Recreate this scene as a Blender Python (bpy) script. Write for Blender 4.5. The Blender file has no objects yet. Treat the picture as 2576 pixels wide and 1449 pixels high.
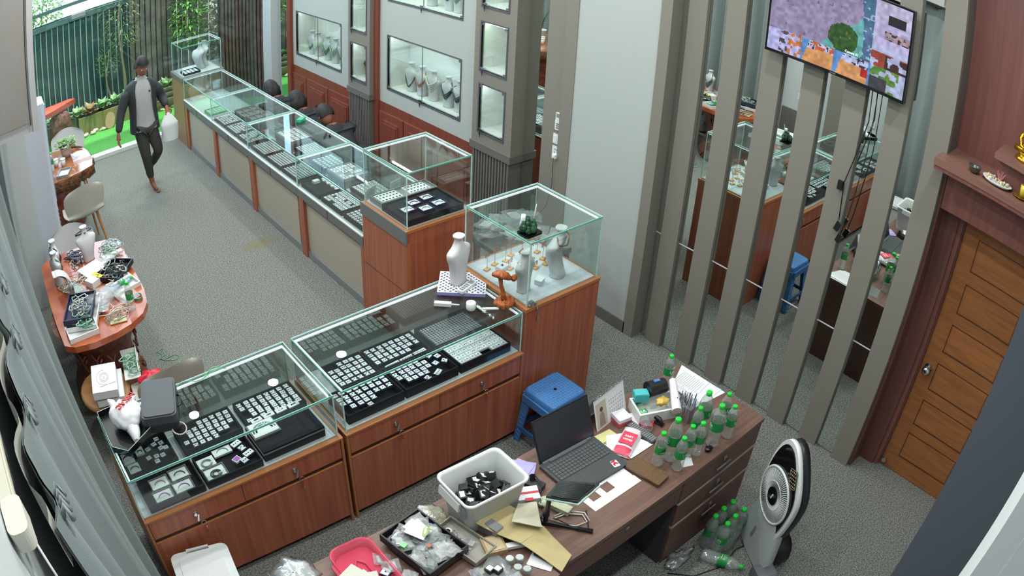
import bpy, math, random
from mathutils import Matrix, Vector
random.seed(7)
PI = math.pi
sc = bpy.context.scene
COL = sc.collection

# ---------------------------------------------------------------- camera (fisheye security camera, lens measured from the picture)
cd = bpy.data.cameras.new('camera')
cd.type = 'PANO'
cd.panorama_type = 'FISHEYE_LENS_POLYNOMIAL'
cd.sensor_fit = 'HORIZONTAL'
cd.sensor_width = 36.0
cd.fisheye_fov = math.radians(170)
cd.fisheye_polynomial_k0 = 0.0
cd.fisheye_polynomial_k1 = -3.54274789e-02
cd.fisheye_polynomial_k2 = -7.94972254e-05
cd.fisheye_polynomial_k3 = 5.17419295e-06
cd.fisheye_polynomial_k4 = -6.49126486e-07
cd.clip_start = 0.02
cam = bpy.data.objects.new('camera', cd)
COL.objects.link(cam)
R3 = ((0.7584264662928935, 0.3145804228593086, -0.5708138512511177), (-0.6500318981258224, 0.42880455751527935, -0.627363676724327), (0.04741125019881862, 0.8468564276238235, 0.5297040346710613))
E3 = (0.04145115421350064, 0.046691638049495554, 3.657716788315075)
cam.matrix_world = Matrix([[*[R3[i][j] * (-1 if False else 1) for j in range(3)], E3[i]] for i in range(3)] + [[0, 0, 0, 1]])
sc.camera = cam

# ---------------------------------------------------------------- world, sun, ceiling lights, exposure
w = bpy.data.worlds.new('world'); sc.world = w; w.use_nodes = True
wn = w.node_tree.nodes; wl = w.node_tree.links
bg = wn['Background']
sky = wn.new('ShaderNodeTexSky'); sky.sky_type = 'NISHITA'; sky.sun_disc = False
sky.sun_elevation = math.radians(62); sky.sun_rotation = math.radians(20); sky.air_density = 1.2; sky.dust_density = 2.0
wl.new(sky.outputs[0], bg.inputs[0]); bg.inputs[1].default_value = 0.62
sd = bpy.data.lights.new('sun', 'SUN'); sd.energy = 3.2; sd.angle = math.radians(2); sd.color = (1, .97, .9)
so = bpy.data.objects.new('sun', sd); COL.objects.link(so); so.rotation_euler = (math.radians(13), 0, math.radians(35)); so.location = (2, 14, 8)
def area(x, y, z, sx, sy, e, col=(0.93, 1.0, 0.97)):
    d = bpy.data.lights.new('panel_light', 'AREA'); d.shape = 'RECTANGLE'; d.size = sx; d.size_y = sy; d.energy = e; d.color = col
    o = bpy.data.objects.new('panel_light', d); COL.objects.link(o); o.location = (x, y, z); return o
CEIL = 4.05
for ax in (.5, 1.52, 2.6, 3.55):
    for ay in (.75, 2.25, 3.8, 5.3, 6.86, 8.4, 9.7):
        d = bpy.data.lights.new('spot_lamp', 'AREA'); d.shape = 'DISK'; d.size = .12; d.energy = 10.0; d.color = (.96, 1.0, .97)
        o = bpy.data.objects.new('spot_lamp', d); COL.objects.link(o); o.location = (ax, ay, CEIL - .035)
sc.view_settings.view_transform = 'Standard'
sc.view_settings.look = 'None'
sc.view_settings.gamma = 1.0
sc.view_settings.use_curve_mapping = False
sc.view_settings.exposure = 0.70
sc.cycles.max_bounces = 8
sc.cycles.diffuse_bounces = 3
sc.cycles.glossy_bounces = 4
sc.cycles.transmission_bounces = 4
sc.cycles.transparent_max_bounces = 40
sc.cycles.caustics_reflective = False
sc.cycles.caustics_refractive = False
sc.cycles.sample_clamp_indirect = 6.0

# ---------------------------------------------------------------- materials
def rgb(h):
    if not isinstance(h, str): return h
    v = [int(h[i:i + 2], 16) / 255 for i in (0, 2, 4)]
    return tuple((c / 12.92 if c <= .04045 else ((c + .055) / 1.055) ** 2.4) for c in v)
def M(name, col, rough=.5, metal=0.0, spec=.5, var=None, bump=None, coat=0.0, grain=None, cells=None):
    """var=(scale, second colour), grain=(sx, sy, sz, second colour): stretched noise; bump=(scale, strength)"""
    m = bpy.data.materials.new(name); m.use_nodes = True
    nt = m.node_tree; n = nt.nodes; l = nt.links; b = n['Principled BSDF']
    c = (*rgb(col), 1)
    b.inputs['Base Color'].default_value = c
    b.inputs['Roughness'].default_value = rough
    b.inputs['Metallic'].default_value = metal
    b.inputs['Specular IOR Level'].default_value = spec
    b.inputs['Coat Weight'].default_value = coat
    tc = None
    if var or bump or grain or cells:
        tc = n.new('ShaderNodeNewGeometry')
    def noise(scale, vec=None, detail=3):
        t = n.new('ShaderNodeTexNoise'); t.inputs['Scale'].default_value = scale; t.inputs['Detail'].default_value = detail
        l.new(vec if vec else tc.outputs['Position'], t.inputs['Vector']); return t
    if grain:
        mp = n.new('ShaderNodeMapping'); mp.inputs['Scale'].default_value = grain[:3]
        l.new(tc.outputs['Position'], mp.inputs['Vector'])
        t = noise(1.0, mp.outputs[0], 5)
        r = n.new('ShaderNodeValToRGB'); r.color_ramp.elements[0].position = .32; r.color_ramp.elements[1].position = .7
        r.color_ramp.elements[0].color = c; r.color_ramp.elements[1].color = (*rgb(grain[3]), 1)
        l.new(t.outputs['Fac'], r.inputs[0]); l.new(r.outputs[0], b.inputs['Base Color'])
    if var:
        t = noise(var[0])
        r = n.new('ShaderNodeValToRGB'); r.color_ramp.elements[0].position = .38; r.color_ramp.elements[1].position = .62
        r.color_ramp.elements[0].color = c; r.color_ramp.elements[1].color = (*rgb(var[1]), 1)
        l.new(t.outputs['Fac'], r.inputs[0]); l.new(r.outputs[0], b.inputs['Base Color'])
    if bump:
        t = noise(bump[0]); bp = n.new('ShaderNodeBump'); bp.inputs['Strength'].default_value = bump[1]; bp.inputs['Distance'].default_value = .01
        l.new(t.outputs['Fac'], bp.inputs['Height']); l.new(bp.outputs[0], b.inputs['Normal'])
    return m
def MG(name, tint=(.9, .97, .95), f0=.04, extra=0.0, rough=0.0, milk=0.0):
    """clear sheet: see-through plus a mirror reflection that grows towards grazing angles"""
    m = bpy.data.materials.new(name); m.use_nodes = True
    nt = m.node_tree; n = nt.nodes; l = nt.links
    n.remove(n['Principled BSDF']); out = n['Material Output']
    tr = n.new('ShaderNodeBsdfTransparent'); tr.inputs[0].default_value = (*tint, 1)
    gl = n.new('ShaderNodeBsdfGlossy'); gl.inputs['Roughness'].default_value = rough
    lw = n.new('ShaderNodeLayerWeight'); lw.inputs[0].default_value = .5
    pw = n.new('ShaderNodeMath'); pw.operation = 'POWER'; pw.inputs[1].default_value = 4.0
    ma = n.new('ShaderNodeMath'); ma.operation = 'MULTIPLY_ADD'; ma.inputs[1].default_value = .9 - f0; ma.inputs[2].default_value = f0 + extra
    mx = n.new('ShaderNodeMixShader')
    l.new(lw.outputs['Facing'], pw.inputs[0]); l.new(pw.outputs[0], ma.inputs[0]); l.new(ma.outputs[0], mx.inputs[0])
    base = tr
    if milk:
        df = n.new('ShaderNodeBsdfDiffuse'); df.inputs[0].default_value = (.75, .8, .78, 1); base = n.new('ShaderNodeMixShader'); base.inputs[0].default_value = milk
        l.new(tr.outputs[0], base.inputs[1]); l.new(df.outputs[0], base.inputs[2])
    l.new(base.outputs[0], mx.inputs[1]); l.new(gl.outputs[0], mx.inputs[2]); l.new(mx.outputs[0], out.inputs[0])
    return m
def MT(name, col, alpha, rough=.15):
    """tinted translucent plastic"""
    m = M(name, col, rough); b = m.node_tree.nodes['Principled BSDF']; b.inputs['Alpha'].default_value = alpha; return m
def ME(name, col, s):
    m = bpy.data.materials.new(name); m.use_nodes = True; b = m.node_tree.nodes['Principled BSDF']
    b.inputs['Base Color'].default_value = (.8, .8, .8, 1); b.inputs['Emission Color'].default_value = (*rgb(col), 1); b.inputs['Emission Strength'].default_value = s; return m

m_carpet = M('carpet', '595c58', .95, spec=.1, var=(95, '8e908a'), bump=(120, .8))
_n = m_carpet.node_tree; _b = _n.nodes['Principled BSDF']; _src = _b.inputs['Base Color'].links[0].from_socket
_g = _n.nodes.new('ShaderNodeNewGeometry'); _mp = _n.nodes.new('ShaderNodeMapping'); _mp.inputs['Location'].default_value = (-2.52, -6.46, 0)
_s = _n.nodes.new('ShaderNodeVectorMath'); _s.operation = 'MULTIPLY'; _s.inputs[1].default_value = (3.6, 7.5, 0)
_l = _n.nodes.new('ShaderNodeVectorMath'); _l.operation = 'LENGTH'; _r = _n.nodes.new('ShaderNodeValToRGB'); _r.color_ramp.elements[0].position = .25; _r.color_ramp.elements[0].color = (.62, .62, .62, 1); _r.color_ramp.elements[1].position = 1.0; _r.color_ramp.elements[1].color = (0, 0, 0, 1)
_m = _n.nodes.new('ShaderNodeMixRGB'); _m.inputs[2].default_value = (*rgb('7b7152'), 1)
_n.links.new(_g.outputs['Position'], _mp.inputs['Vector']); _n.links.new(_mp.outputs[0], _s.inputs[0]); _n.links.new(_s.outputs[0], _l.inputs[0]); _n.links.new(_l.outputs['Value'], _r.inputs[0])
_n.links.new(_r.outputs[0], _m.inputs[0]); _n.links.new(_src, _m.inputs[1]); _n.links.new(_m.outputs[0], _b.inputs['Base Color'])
m_wall = M('wall_paint', 'a9afac', .85, spec=.2, bump=(30, .03))
m_wallside = M('side_wall_paint', 'bfc4c6', .8, spec=.2)
m_ceil = M('ceiling_paint', 'd6d8d6', .9)
m_grey = M('grey_laminate', '7b776f', .6)
m_greyd = M('dark_grey_laminate', '66635f', .55)
m_slate = M('slate_paint', '565c66', .7)
m_wood = M('cherry_laminate', '97503a', .38, grain=(38, 38, 1.4, 'b0684b'))
m_woodd = M('dark_cherry_laminate', '854434', .45, grain=(38, 38, 1.2, '98553f'))
m_bay = M('bay_wood', '733a2d', .42, grain=(38, 38, 1.2, '824638'))
m_edge = M('light_wood_edge', 'a96c42', .4)
m_walnut = M('walnut_laminate', '74574b', .4, grain=(3, 45, 45, '5f443b'))
m_walnutf = M('walnut_front', '6a4a42', .45, grain=(3, 45, 45, '5a3c36'))
m_darkmet = M('dark_panel', '3c3c42', .6)
m_panelw = M('altar_wood', '7a4c44', .45, grain=(30, 30, 1.2, '6a4039'))
m_shelfw = M('altar_shelf_wood', '835f52', .45, grain=(40, 3, 40, '75524a'))
m_jamb = M('jamb_wood', '5c3b38', .5, grain=(30, 30, 1.2, '6c443c'))
m_door = M('teak_door', '9a6238', .42, grain=(6, 4, 40, '85522e'))
m_groove = M('door_groove', '3a2416', .6)
m_cream = M('cream_laminate', 'b3aa9a', .5)
m_band = M('counter_grey', '6f6f6c', .45)
m_white = M('white_laminate', 'cfd1da', .35)
m_plast = M('white_plastic', 'd8dcdb', .35)
m_alu = M('aluminium', 'b9bcc0', .3, metal=.9)
m_chrome = M('chrome', 'd8dade', .12, metal=1.0)
m_black = M('black_plastic', '17181b', .4)
m_blackg = M('black_gloss', '0b0c10', .12)
m_velvet = M('black_velvet', '20222a', .85, spec=.2)
m_navy = M('navy_card', '23264a', .6)
m_pad = M('white_pad', 'dadade', .7)
m_stone = M('dark_stone', '15161c', .15)
m_purple = M('purple_print', 'a24fb0', .6)
m_backglass = MG('back_glass', (.62, .68, .66), .20)
m_niche = ME('niche_led', 'f2f6f0', 12.0)
m_glass = MG('case_glass', (.94, .985, .97), .05)
m_gedge = M('glass_edge', '6fb5a6', .12, spec=.9)
m_gedgel = M('pale_glass_edge', 'b9dcd6', .12, spec=.9)
m_pet = MG('bottle_plastic', (.95, .98, .97), .08, extra=.04, milk=.16)
m_water = MG('water', (.93, .97, .97), .03, extra=.02)
m_bag = MG('clear_bag', (.9, .93, .93), .10, extra=.10, rough=.16, milk=.12)
m_facade = MG('facade_glass', (.88, .96, .93), .05)
m_led = ME('led_strip', 'e6ecff', .42)
m_lamp = ME('lamp_disc', 'f4f6ff', 3.0)
m_greencap = M('green_cap', '1fbe3c', .35)
m_greenlab = M('green_label', '128a3e', .45)
m_ink = M('white_ink', 'e8efe9', .5)
m_inkd = M('dark_ink', '2a2a2e', .5)
m_curtain = M('curtain_cloth', '858e8f', .85, spec=.2, bump=(500, .25))
m_lining = M('curtain_lining', 'a7a79e', .9)
m_mirror = M('mirror_silver', (.80, .86, .82), .0, metal=1.0)
m_bust = M('bust_leatherette', 'c3c3c6', .5)
m_paper = M('paper', 'dcdce0', .7)
m_skin = M('skin', '8a553f', .55)
m_skind = M('face_skin', '96604c', .55)
m_hair = M('black_hair', '120f10', .6, bump=(120, .6))
m_gold = M('gold', 'c79a2e', .25, metal=.9, bump=(60, .3))
m_red = M('red_plastic', 'c2222c', .35)
m_blue = M('blue_plastic', '3f78b4', .4)
m_blued = M('blue_plastic_dark', '2f5f98', .4)
m_jade = M('jade_beads', '4e8a66', .25)
m_jadel = M('pale_jade', '9cbfae', .25)
m_dkbead = M('dark_beads', '2e3b3c', .25)
m_greyb = M('grey_beads', '87898c', .3)
m_coral = M('coral_beads', 'b0705a', .35)
m_pearl = M('pearl', 'd4d2c6', .2)

# ---------------------------------------------------------------- mesh helper
class MB:
    def __init__(s): s.v = []; s.f = []; s.mi = []; s.sm = []
    def add(s, vs, fs, m=0, smooth=False):
        k = len(s.v); s.v += [tuple(p) for p in vs]
        for f in fs: s.f.append(tuple(i + k for i in f)); s.mi.append(m); s.sm.append(smooth)
        return s
    def box(s, a, b, m=0):
        x0, y0, z0 = a; x1, y1, z1 = b
        return s.add([(x0, y0, z0), (x1, y0, z0), (x1, y1, z0), (x0, y1, z0), (x0, y0, z1), (x1, y0, z1), (x1, y1, z1), (x0, y1, z1)],
                     [(0, 3, 2, 1), (4, 5, 6, 7), (0, 1, 5, 4), (1, 2, 6, 5), (2, 3, 7, 6), (3, 0, 4, 7)], m)
    def ob(s, c, d, rz=0, rx=0, ry=0, m=0):
        R = Matrix.Rotation(rz, 3, 'Z') @ Matrix.Rotation(ry, 3, 'Y') @ Matrix.Rotation(rx, 3, 'X')
        k = len(s.v); s.box((-d[0] / 2, -d[1] / 2, -d[2] / 2), (d[0] / 2, d[1] / 2, d[2] / 2), m)
        for i in range(k, len(s.v)): s.v[i] = tuple(R @ Vector(s.v[i]) + Vector(c))
        return s
    def poly(s, o, z0, z1, m=0, top=None, smooth=False):
        n = len(o); k = len(s.v)
        s.add([(p[0], p[1], z0) for p in o] + [(p[0], p[1], z1) for p in o], [(i, (i + 1) % n, n + (i + 1) % n, n + i) for i in range(n)], m, smooth)
        s.f += [tuple(k + i for i in range(n - 1, -1, -1)), tuple(k + n + i for i in range(n))]; s.mi += [m, m if top is None else top]; s.sm += [False, False]
        return s
    def cyl(s, p, q, r0, r1=None, n=12, m=0, cap=True):
        r1 = r0 if r1 is None else r1; p = Vector(p); q = Vector(q); d = (q - p).normalized()
        u = d.orthogonal().normalized(); v = d.cross(u)
        vs = []
        for c, r in ((p, r0), (q, r1)):
            vs += [c + (u * math.cos(2 * PI * i / n) + v * math.sin(2 * PI * i / n)) * r for i in range(n)]
        s.add(vs, [(i, (i + 1) % n, n + (i + 1) % n, n + i) for i in range(n)], m, True)
        if cap: s.add(vs, [tuple(range(n - 1, -1, -1)), tuple(range(n, 2 * n))], m)
        return s
    def lathe(s, c, prof, n=16, m=0, mats=None, sx=1, sy=1, cap=True):
        vs = []
        for r, z in prof: vs += [(c[0] + sx * r * math.cos(2 * PI * i / n), c[1] + sy * r * math.sin(2 * PI * i / n), c[2] + z) for i in range(n)]
        k = len(s.v); s.v += vs
        for j in range(len(prof) - 1):
            for i in range(n):
                s.f.append((k + j * n + i, k + j * n + (i + 1) % n, k + (j + 1) * n + (i + 1) % n, k + (j + 1) * n + i)); s.mi.append(mats[j] if mats else m); s.sm.append(True)
        if cap:
            L = len(prof) - 1
            s.f += [tuple(k + i for i in range(n - 1, -1, -1)), tuple(k + L * n + i for i in range(n))]; s.mi += [mats[0] if mats else m, mats[-1] if mats else m]; s.sm += [False, False]
        return s
    def tube(s, pts, r, n=6, m=0, closed=False):
        P = [Vector(p) for p in pts]; k = len(s.v); L = len(P); u = None
        for i, p in enumerate(P):
            a = P[(i - 1) % L] if closed or i > 0 else P[0]; b = P[(i + 1) % L] if closed or i < L - 1 else P[-1]
            d = (b - a); d = d.normalized() if d.length > 1e-9 else Vector((0, 0, 1))
            u = (u - d * u.dot(d)) if u is not None else d.orthogonal()
            u = u.normalized() if u.length > 1e-6 else d.orthogonal().normalized(); v = d.cross(u)
            rr = r[i] if isinstance(r, (list, tuple)) else r
            s.v += [tuple(p + (u * math.cos(2 * PI * j / n) + v * math.sin(2 * PI * j / n)) * rr) for j in range(n)]
        for i in range(L if closed else L - 1):
            a = k + i * n; b = k + ((i + 1) % L) * n
            for j in range(n): s.f.append((a + j, a + (j + 1) % n, b + (j + 1) % n, b + j)); s.mi.append(m); s.sm.append(True)
        if not closed:
            s.f += [tuple(k + j for j in range(n - 1, -1, -1)), tuple(k + (L - 1) * n + j for j in range(n))]; s.mi += [m, m]; s.sm += [False, False]
        return s
    def grid(s, fn, nu, nv, m=0, smooth=True):
        k = len(s.v)
        for i in range(nu + 1):
            for j in range(nv + 1): s.v.append(tuple(fn(i / nu, j / nv)))
        for i in range(nu):
            for j in range(nv):
                a = k + i * (nv + 1) + j; s.f.append((a, a + nv + 1, a + nv + 2, a + 1)); s.mi.append(m); s.sm.append(smooth)
        return s
    def ball(s, c, r, n=10, m=0, rz=None, ry=None):
        h = max(4, n // 2); rz = r if rz is None else rz; ry = r if ry is None else ry
        pr = [(math.sin(PI * i / h), -math.cos(PI * i / h) * rz) for i in range(h + 1)]
        pr = [(max(a, .02) * r, b) for a, b in pr]
        return s.lathe(c, pr, n, m, sy=ry / r)
    def xf(s, mat, k=0):
        for i in range(k, len(s.v)): s.v[i] = tuple(mat @ Vector(s.v[i]))
        return s
    def mesh(s, name, mats, off=(0, 0, 0)):
        me = bpy.data.meshes.new(name)
        me.from_pydata([(p[0] - off[0], p[1] - off[1], p[2] - off[2]) for p in s.v], [], s.f)
        for m in (mats if isinstance(mats, (list, tuple)) else [mats]): me.materials.append(m)
        me.polygons.foreach_set('material_index', s.mi); me.polygons.foreach_set('use_smooth', s.sm)
        me.update(); return me
    def pieces(s, name, mats, parent, label=None):
        """every separate box of this helper as a part of its own"""
        n = len(s.v); up = list(range(n))
        def fd(i):
            while up[i] != i: up[i] = up[up[i]]; i = up[i]
            return i
        for f in s.f:
            for i in f[1:]: up[fd(i)] = fd(f[0])
        g = {}
        for f, m, k in zip(s.f, s.mi, s.sm): g.setdefault(fd(f[0]), []).append((f, m, k))
        out = []
        for fs in g.values():
            ids = sorted({i for f, _, _ in fs for i in f}); mp = {a: b for b, a in enumerate(ids)}; q = MB(); q.v = [s.v[i] for i in ids]
            for f, m, k in fs: q.f.append(tuple(mp[i] for i in f)); q.mi.append(m); q.sm.append(k)
            out.append(q.part(name, mats, parent, label))
        return out
    def part(s, name, mats, parent=None, label=None, kind=None):
        """mesh in world coordinates hung on its parent (parents are never rotated before their copies are placed)"""
        off = Vector((0, 0, 0)); p = parent
        while p is not None: off += p.location; p = p.parent
        o = bpy.data.objects.new(name, s.mesh(name, mats, off)); COL.objects.link(o)
        if parent is not None: o.parent = parent
        if label: o['label'] = label
        if kind: o['kind'] = kind
        return o
    def thing(s, name, mats, label, cat, group=None, loc=None, kind=None):
        """a thing that is one mesh; origin at loc"""
        loc = loc or (0, 0, 0)
        o = bpy.data.objects.new(name, s.mesh(name, mats, loc)); COL.objects.link(o); o.location = loc
        o['label'] = label; o['category'] = cat
        if group: o['group'] = group
        if kind: o['kind'] = kind
        return o
def thing(name, label, cat, loc=(0, 0, 0), group=None):
    o = bpy.data.objects.new(name, None); COL.objects.link(o); o.location = loc; o.empty_display_size = .05
    o['label'] = label; o['category'] = cat
    if group: o['group'] = group
    return o
def struct(name, mb, mats):
    o = mb.part(name, mats); o['kind'] = 'structure'; return o
def kids(o): return [c for c in bpy.data.objects if c.parent == o]
KID = {}
def dup(root, loc, rz=0, label=None, group=None, scale=None):
    def rec(o, par):
        c = o.copy(); COL.objects.link(c)
        if par is not None: c.parent = par
        if o.name not in KID: KID[o.name] = kids(o)
        for ch in KID[o.name]: rec(ch, c)
        return c
    r = rec(root, None); r.location = loc; r.rotation_euler = (0, 0, rz)
    if label: r['label'] = label
    if group: r['group'] = group
    if scale: r.scale = (scale,) * 3 if not isinstance(scale, tuple) else scale
    return r
def text_mb(txt, size, depth=.0006, bold=False):
    c = bpy.data.curves.new('lettering', 'FONT'); c.body = txt; c.size = size; c.extrude = depth; c.align_x = 'CENTER'; c.align_y = 'CENTER'; c.resolution_u = 2
    if bold: c.offset = size * .02
    o = bpy.data.objects.new('lettering', c); COL.objects.link(o)
    dg = bpy.context.evaluated_depsgraph_get(); me = bpy.data.meshes.new_from_object(o.evaluated_get(dg))
    mb = MB(); mb.add([v.co.copy() for v in me.vertices], [tuple(p.vertices) for p in me.polygons])
    bpy.data.objects.remove(o); bpy.data.curves.remove(c); bpy.data.meshes.remove(me)
    return mb
def rrect(cx, cy, sx, sy, r, n=4, rz=0):
    o = []
    for k, (a, b) in enumerate(((1, 1), (-1, 1), (-1, -1), (1, -1))):
        for i in range(n + 1):
            t = PI / 2 * (k + i / n); x = a * (sx / 2 - r) + r * math.cos(t); y = b * (sy / 2 - r) + r * math.sin(t)
            o.append((cx + x * math.cos(rz) - y * math.sin(rz), cy + x * math.sin(rz) + y * math.cos(rz)))
    return o

# ================================================================ THE ROOM
XM = 4.386
struct('floor', MB().box((-.5, -.6, -.12), (5.3, 10.28, 0)), m_carpet)
struct('ceiling', MB().box((-.5, -.6, CEIL), (5.3, 10.45, CEIL + .1)), m_ceil)
wl_ = MB().box((-.45, -.6, 0), (-.15, 7.0, CEIL)).box((-.45, 7.0, 0), (-.15, 10.28, CEIL))
struct('wall_left', wl_, m_wallside)
struct('wall_back', MB().box((-.15, -.6, 0), (5.2, -.45, CEIL)), m_wallside)
struct('wall_near_pier', MB().box((1.5, -.45, 0), (1.95, .127, CEIL)), m_slate)
struct('wall_near_return', MB().box((.9, -.45, 0), (1.15, -.038, CEIL)).box((.895, -.45, 0), (.9, -.085, CEIL)), m_wallside)
# dado and pilaster on the curtain wall
struct('baseboard_left', MB().box((-.15, 4.3, 0), (-.12, 4.75, .80)).box((-.15, 3.1, 0), (-.135, 4.3, .12)), m_greyd)
struct('trim_1', MB().box((-.15, 3.70, 0), (-.06, 4.05, CEIL)), m_grey)
struct('wall_left_pier', MB().box((-.15, 6.78, 0), (.26, 7.0, CEIL)), m_wallside)
# right wall, built in pieces round its niches
def holed(name, x0, x1, y0, y1, z0, z1, holes, mat):
    ys = sorted({y0, y1} | {h[0] for h in holes} | {h[1] for h in holes}); zs = sorted({z0, z1} | {h[2] for h in holes} | {h[3] for h in holes})
    mb = MB()
    for i in range(len(ys) - 1):
        for j in range(len(zs) - 1):
            cy = (ys[i] + ys[i + 1]) / 2; cz = (zs[j] + zs[j + 1]) / 2
            if not any(h[0] < cy < h[1] and h[2] < cz < h[3] for h in holes): mb.box((x0, ys[i], zs[j]), (x1, ys[i + 1], zs[j + 1]))
    return struct(name, mb, mat)
N1 = (7.93, 9.165, 1.055, 1.645); N1b = (7.93, 9.165, 2.03, 2.62); N2 = (5.622, 6.885, 1.10, 1.695); N3 = (5.622, 6.885, 2.10, 2.69)
A1 = (7.212, 7.55, 1.085, 1.515); A2 = (7.212, 7.55, 1.67, 2.12)
B1 = (4.9, 5.24, 1.13, 1.577); B2 = (4.9, 5.24, 1.712, 2.158); B3 = (4.9, 5.24, 2.31, 2.75)
holed('wall_right_bay', 4.33, 4.62, 5.33, 7.135, .92, CEIL, [N2, N3], m_wall)
holed('wall_right_far_bay', 4.33, 4.62, 7.615, 9.36, .88, CEIL, [N1, N1b], m_wall)
struct('wall_right_rear', MB().box((4.62, 4.12, 0), (4.8, 10.28, CEIL)), m_wall)
holed('pilaster_near', 4.25, 4.62, 4.79, 5.33, 1.02, CEIL, [B1, B2, B3], m_grey)
holed('pilaster_far', 4.25, 4.62, 7.135, 7.615, .98, CEIL, [A1, A2], m_grey)
for nm, y0, y1, zt in (('pilaster_near_base', 4.79, 5.33, 1.02), ('pilaster_far_base', 7.135, 7.615, .98)):
    p = struct(nm, MB().box((4.27, y0 + .01, 0), (4.62, y1 - .01, zt - .06)).box((4.235, y0 - .012, zt - .07), (4.62, y1 + .012, zt)), m_greyd)
    n = 13; st = (y1 - y0 - .02) / n
    f0 = MB().box((4.245, 0, 0), (4.272, st * .55, zt - .07)).mesh('fluted_strip', m_greyd)
    for i in range(n):
        o = bpy.data.objects.new('slat', f0); COL.objects.link(o); o.parent = p; o.location = (0, y0 + .012 + i * st, 0)
p = struct('trim_2', MB().box((4.30, 7.05, 0), (4.62, 7.135, CEIL)).box((4.31, 5.33, .90), (4.33, 5.345, CEIL)), m_bay)
struct('trim_3', MB().box((4.28, 9.28, 0), (4.62, 9.38, CEIL)), m_bay)
# low cherry cupboards under the bays
def low_cupboard(y0, y1, zt, doors, lab, x=4.325):
    t = thing('wall_cupboard', lab, 'cupboard', (4.5, (y0 + y1) / 2, 0))
    MB().box((x, y0, 0), (4.62, y1, zt)).part('body', m_bay, t)
    for a, b in doors:
        d = MB().box((x - .018, a, .05), (x, b, zt - .11)).part('door', m_bay, t)
        q = MB(); e = .085; z0, z1 = .05 + e, zt - .11 - e
        q.poly([(a + e, z0), (b - e, z0), (b - e, z1), (a + e, z1)], 0, .012)
        q.poly([(a + e + .03, z0 + .03), (b - e - .03, z0 + .03), (b - e - .03, z1 - .03), (a + e + .03, z1 - .03)], .012, .02)
        q.xf(Matrix(((0, 0, -1, x - .018), (1, 0, 0, 0), (0, 1, 0, 0), (0, 0, 0, 1)))).part('door_panel', m_bay, d)
    return t
low_cupboard(5.345, 7.05, .92, [(5.36, 5.92), (5.94, 6.54), (6.56, 7.03)], 'dark red wood cupboard under the nearer white wall bay, behind the square glass case')
low_cupboard(7.615, 9.28, .88, [(7.63, 8.24), (8.26, 8.84), (8.86, 9.27)], 'dark red wood cupboard with raised panels under the farther white wall bay')
# mirror bays and casings beside the white column
struct('wall_white_column', MB().box((4.274, 3.335, .105), (4.8, 4.12, CEIL)), m_wall)
struct('baseboard_column', MB().box((4.262, 3.325, 0), (4.8, 4.13, .105)), m_greyd)
struct('trim_4', MB().box((4.262, 3.238, 0), (4.8, 3.335, CEIL)), m_grey)
struct('trim_5', MB().box((4.268, 4.12, 0), (4.8, 4.25, CEIL)).box((4.30, 4.25, 0), (4.8, 4.47, CEIL)), m_grey)
struct('wall_mirror_backing', MB().box((XM + .006, 1.114, 0), (4.8, 3.24, CEIL)).box((4.396, 4.47, 0), (4.8, 4.79, CEIL)), m_greyd)
def mirror(lab, x, y0, y1, splits):
    t = thing('wall_mirror', lab, 'mirror', (x, (y0 + y1) / 2, 0))
    for a, b in splits: MB().box((x, y0, a + .002), (x + .005, y1, b - .002)).part('mirror_panel', m_mirror, t)
    return t
mr = mirror('large wall mirror behind the vertical grey slats', XM, 1.114, 3.238, [(0.004, .93), (.94, CEIL)])
MB().box((XM - .001, 1.114, .93), (XM + .004, 3.238, .938)).part('joint_strip', m_white, mr, 'thin white joint line')
mirror('narrow wall mirror between the niche column and the light switch casing', 4.39, 4.47, 4.79, [(0.004, CEIL)])
mirror('far narrow wall mirror beside the glass front', 4.34, 9.42, 9.72, [(0.004, CEIL)])
struct('wall_far_jamb', MB().box((4.345, 9.38, 0), (4.62, 9.74, CEIL)).box((4.30, 9.98, 0), (4.62, 10.28, CEIL)), m_wallside)
# grey slats in front of the mirror
sl = MB().box((4.352, 0, 0.001), (XM - .0015, .155, CEIL - .001)).mesh('slat', m_grey)
NTH = ['first', 'second', 'third', 'fourth', 'fifth', 'sixth', 'seventh']
for i in range(7):
    o = bpy.data.objects.new('wall_slat', sl); COL.objects.link(o)
    yn = 3.012 - .316 * i; o.location = (0, yn, 0)
    o['label'] = f'tall vertical grey slat in front of the mirror, {NTH[i]} from the white column'; o['category'] = 'slat'; o['group'] = 'grey slats over the mirror'
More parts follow.
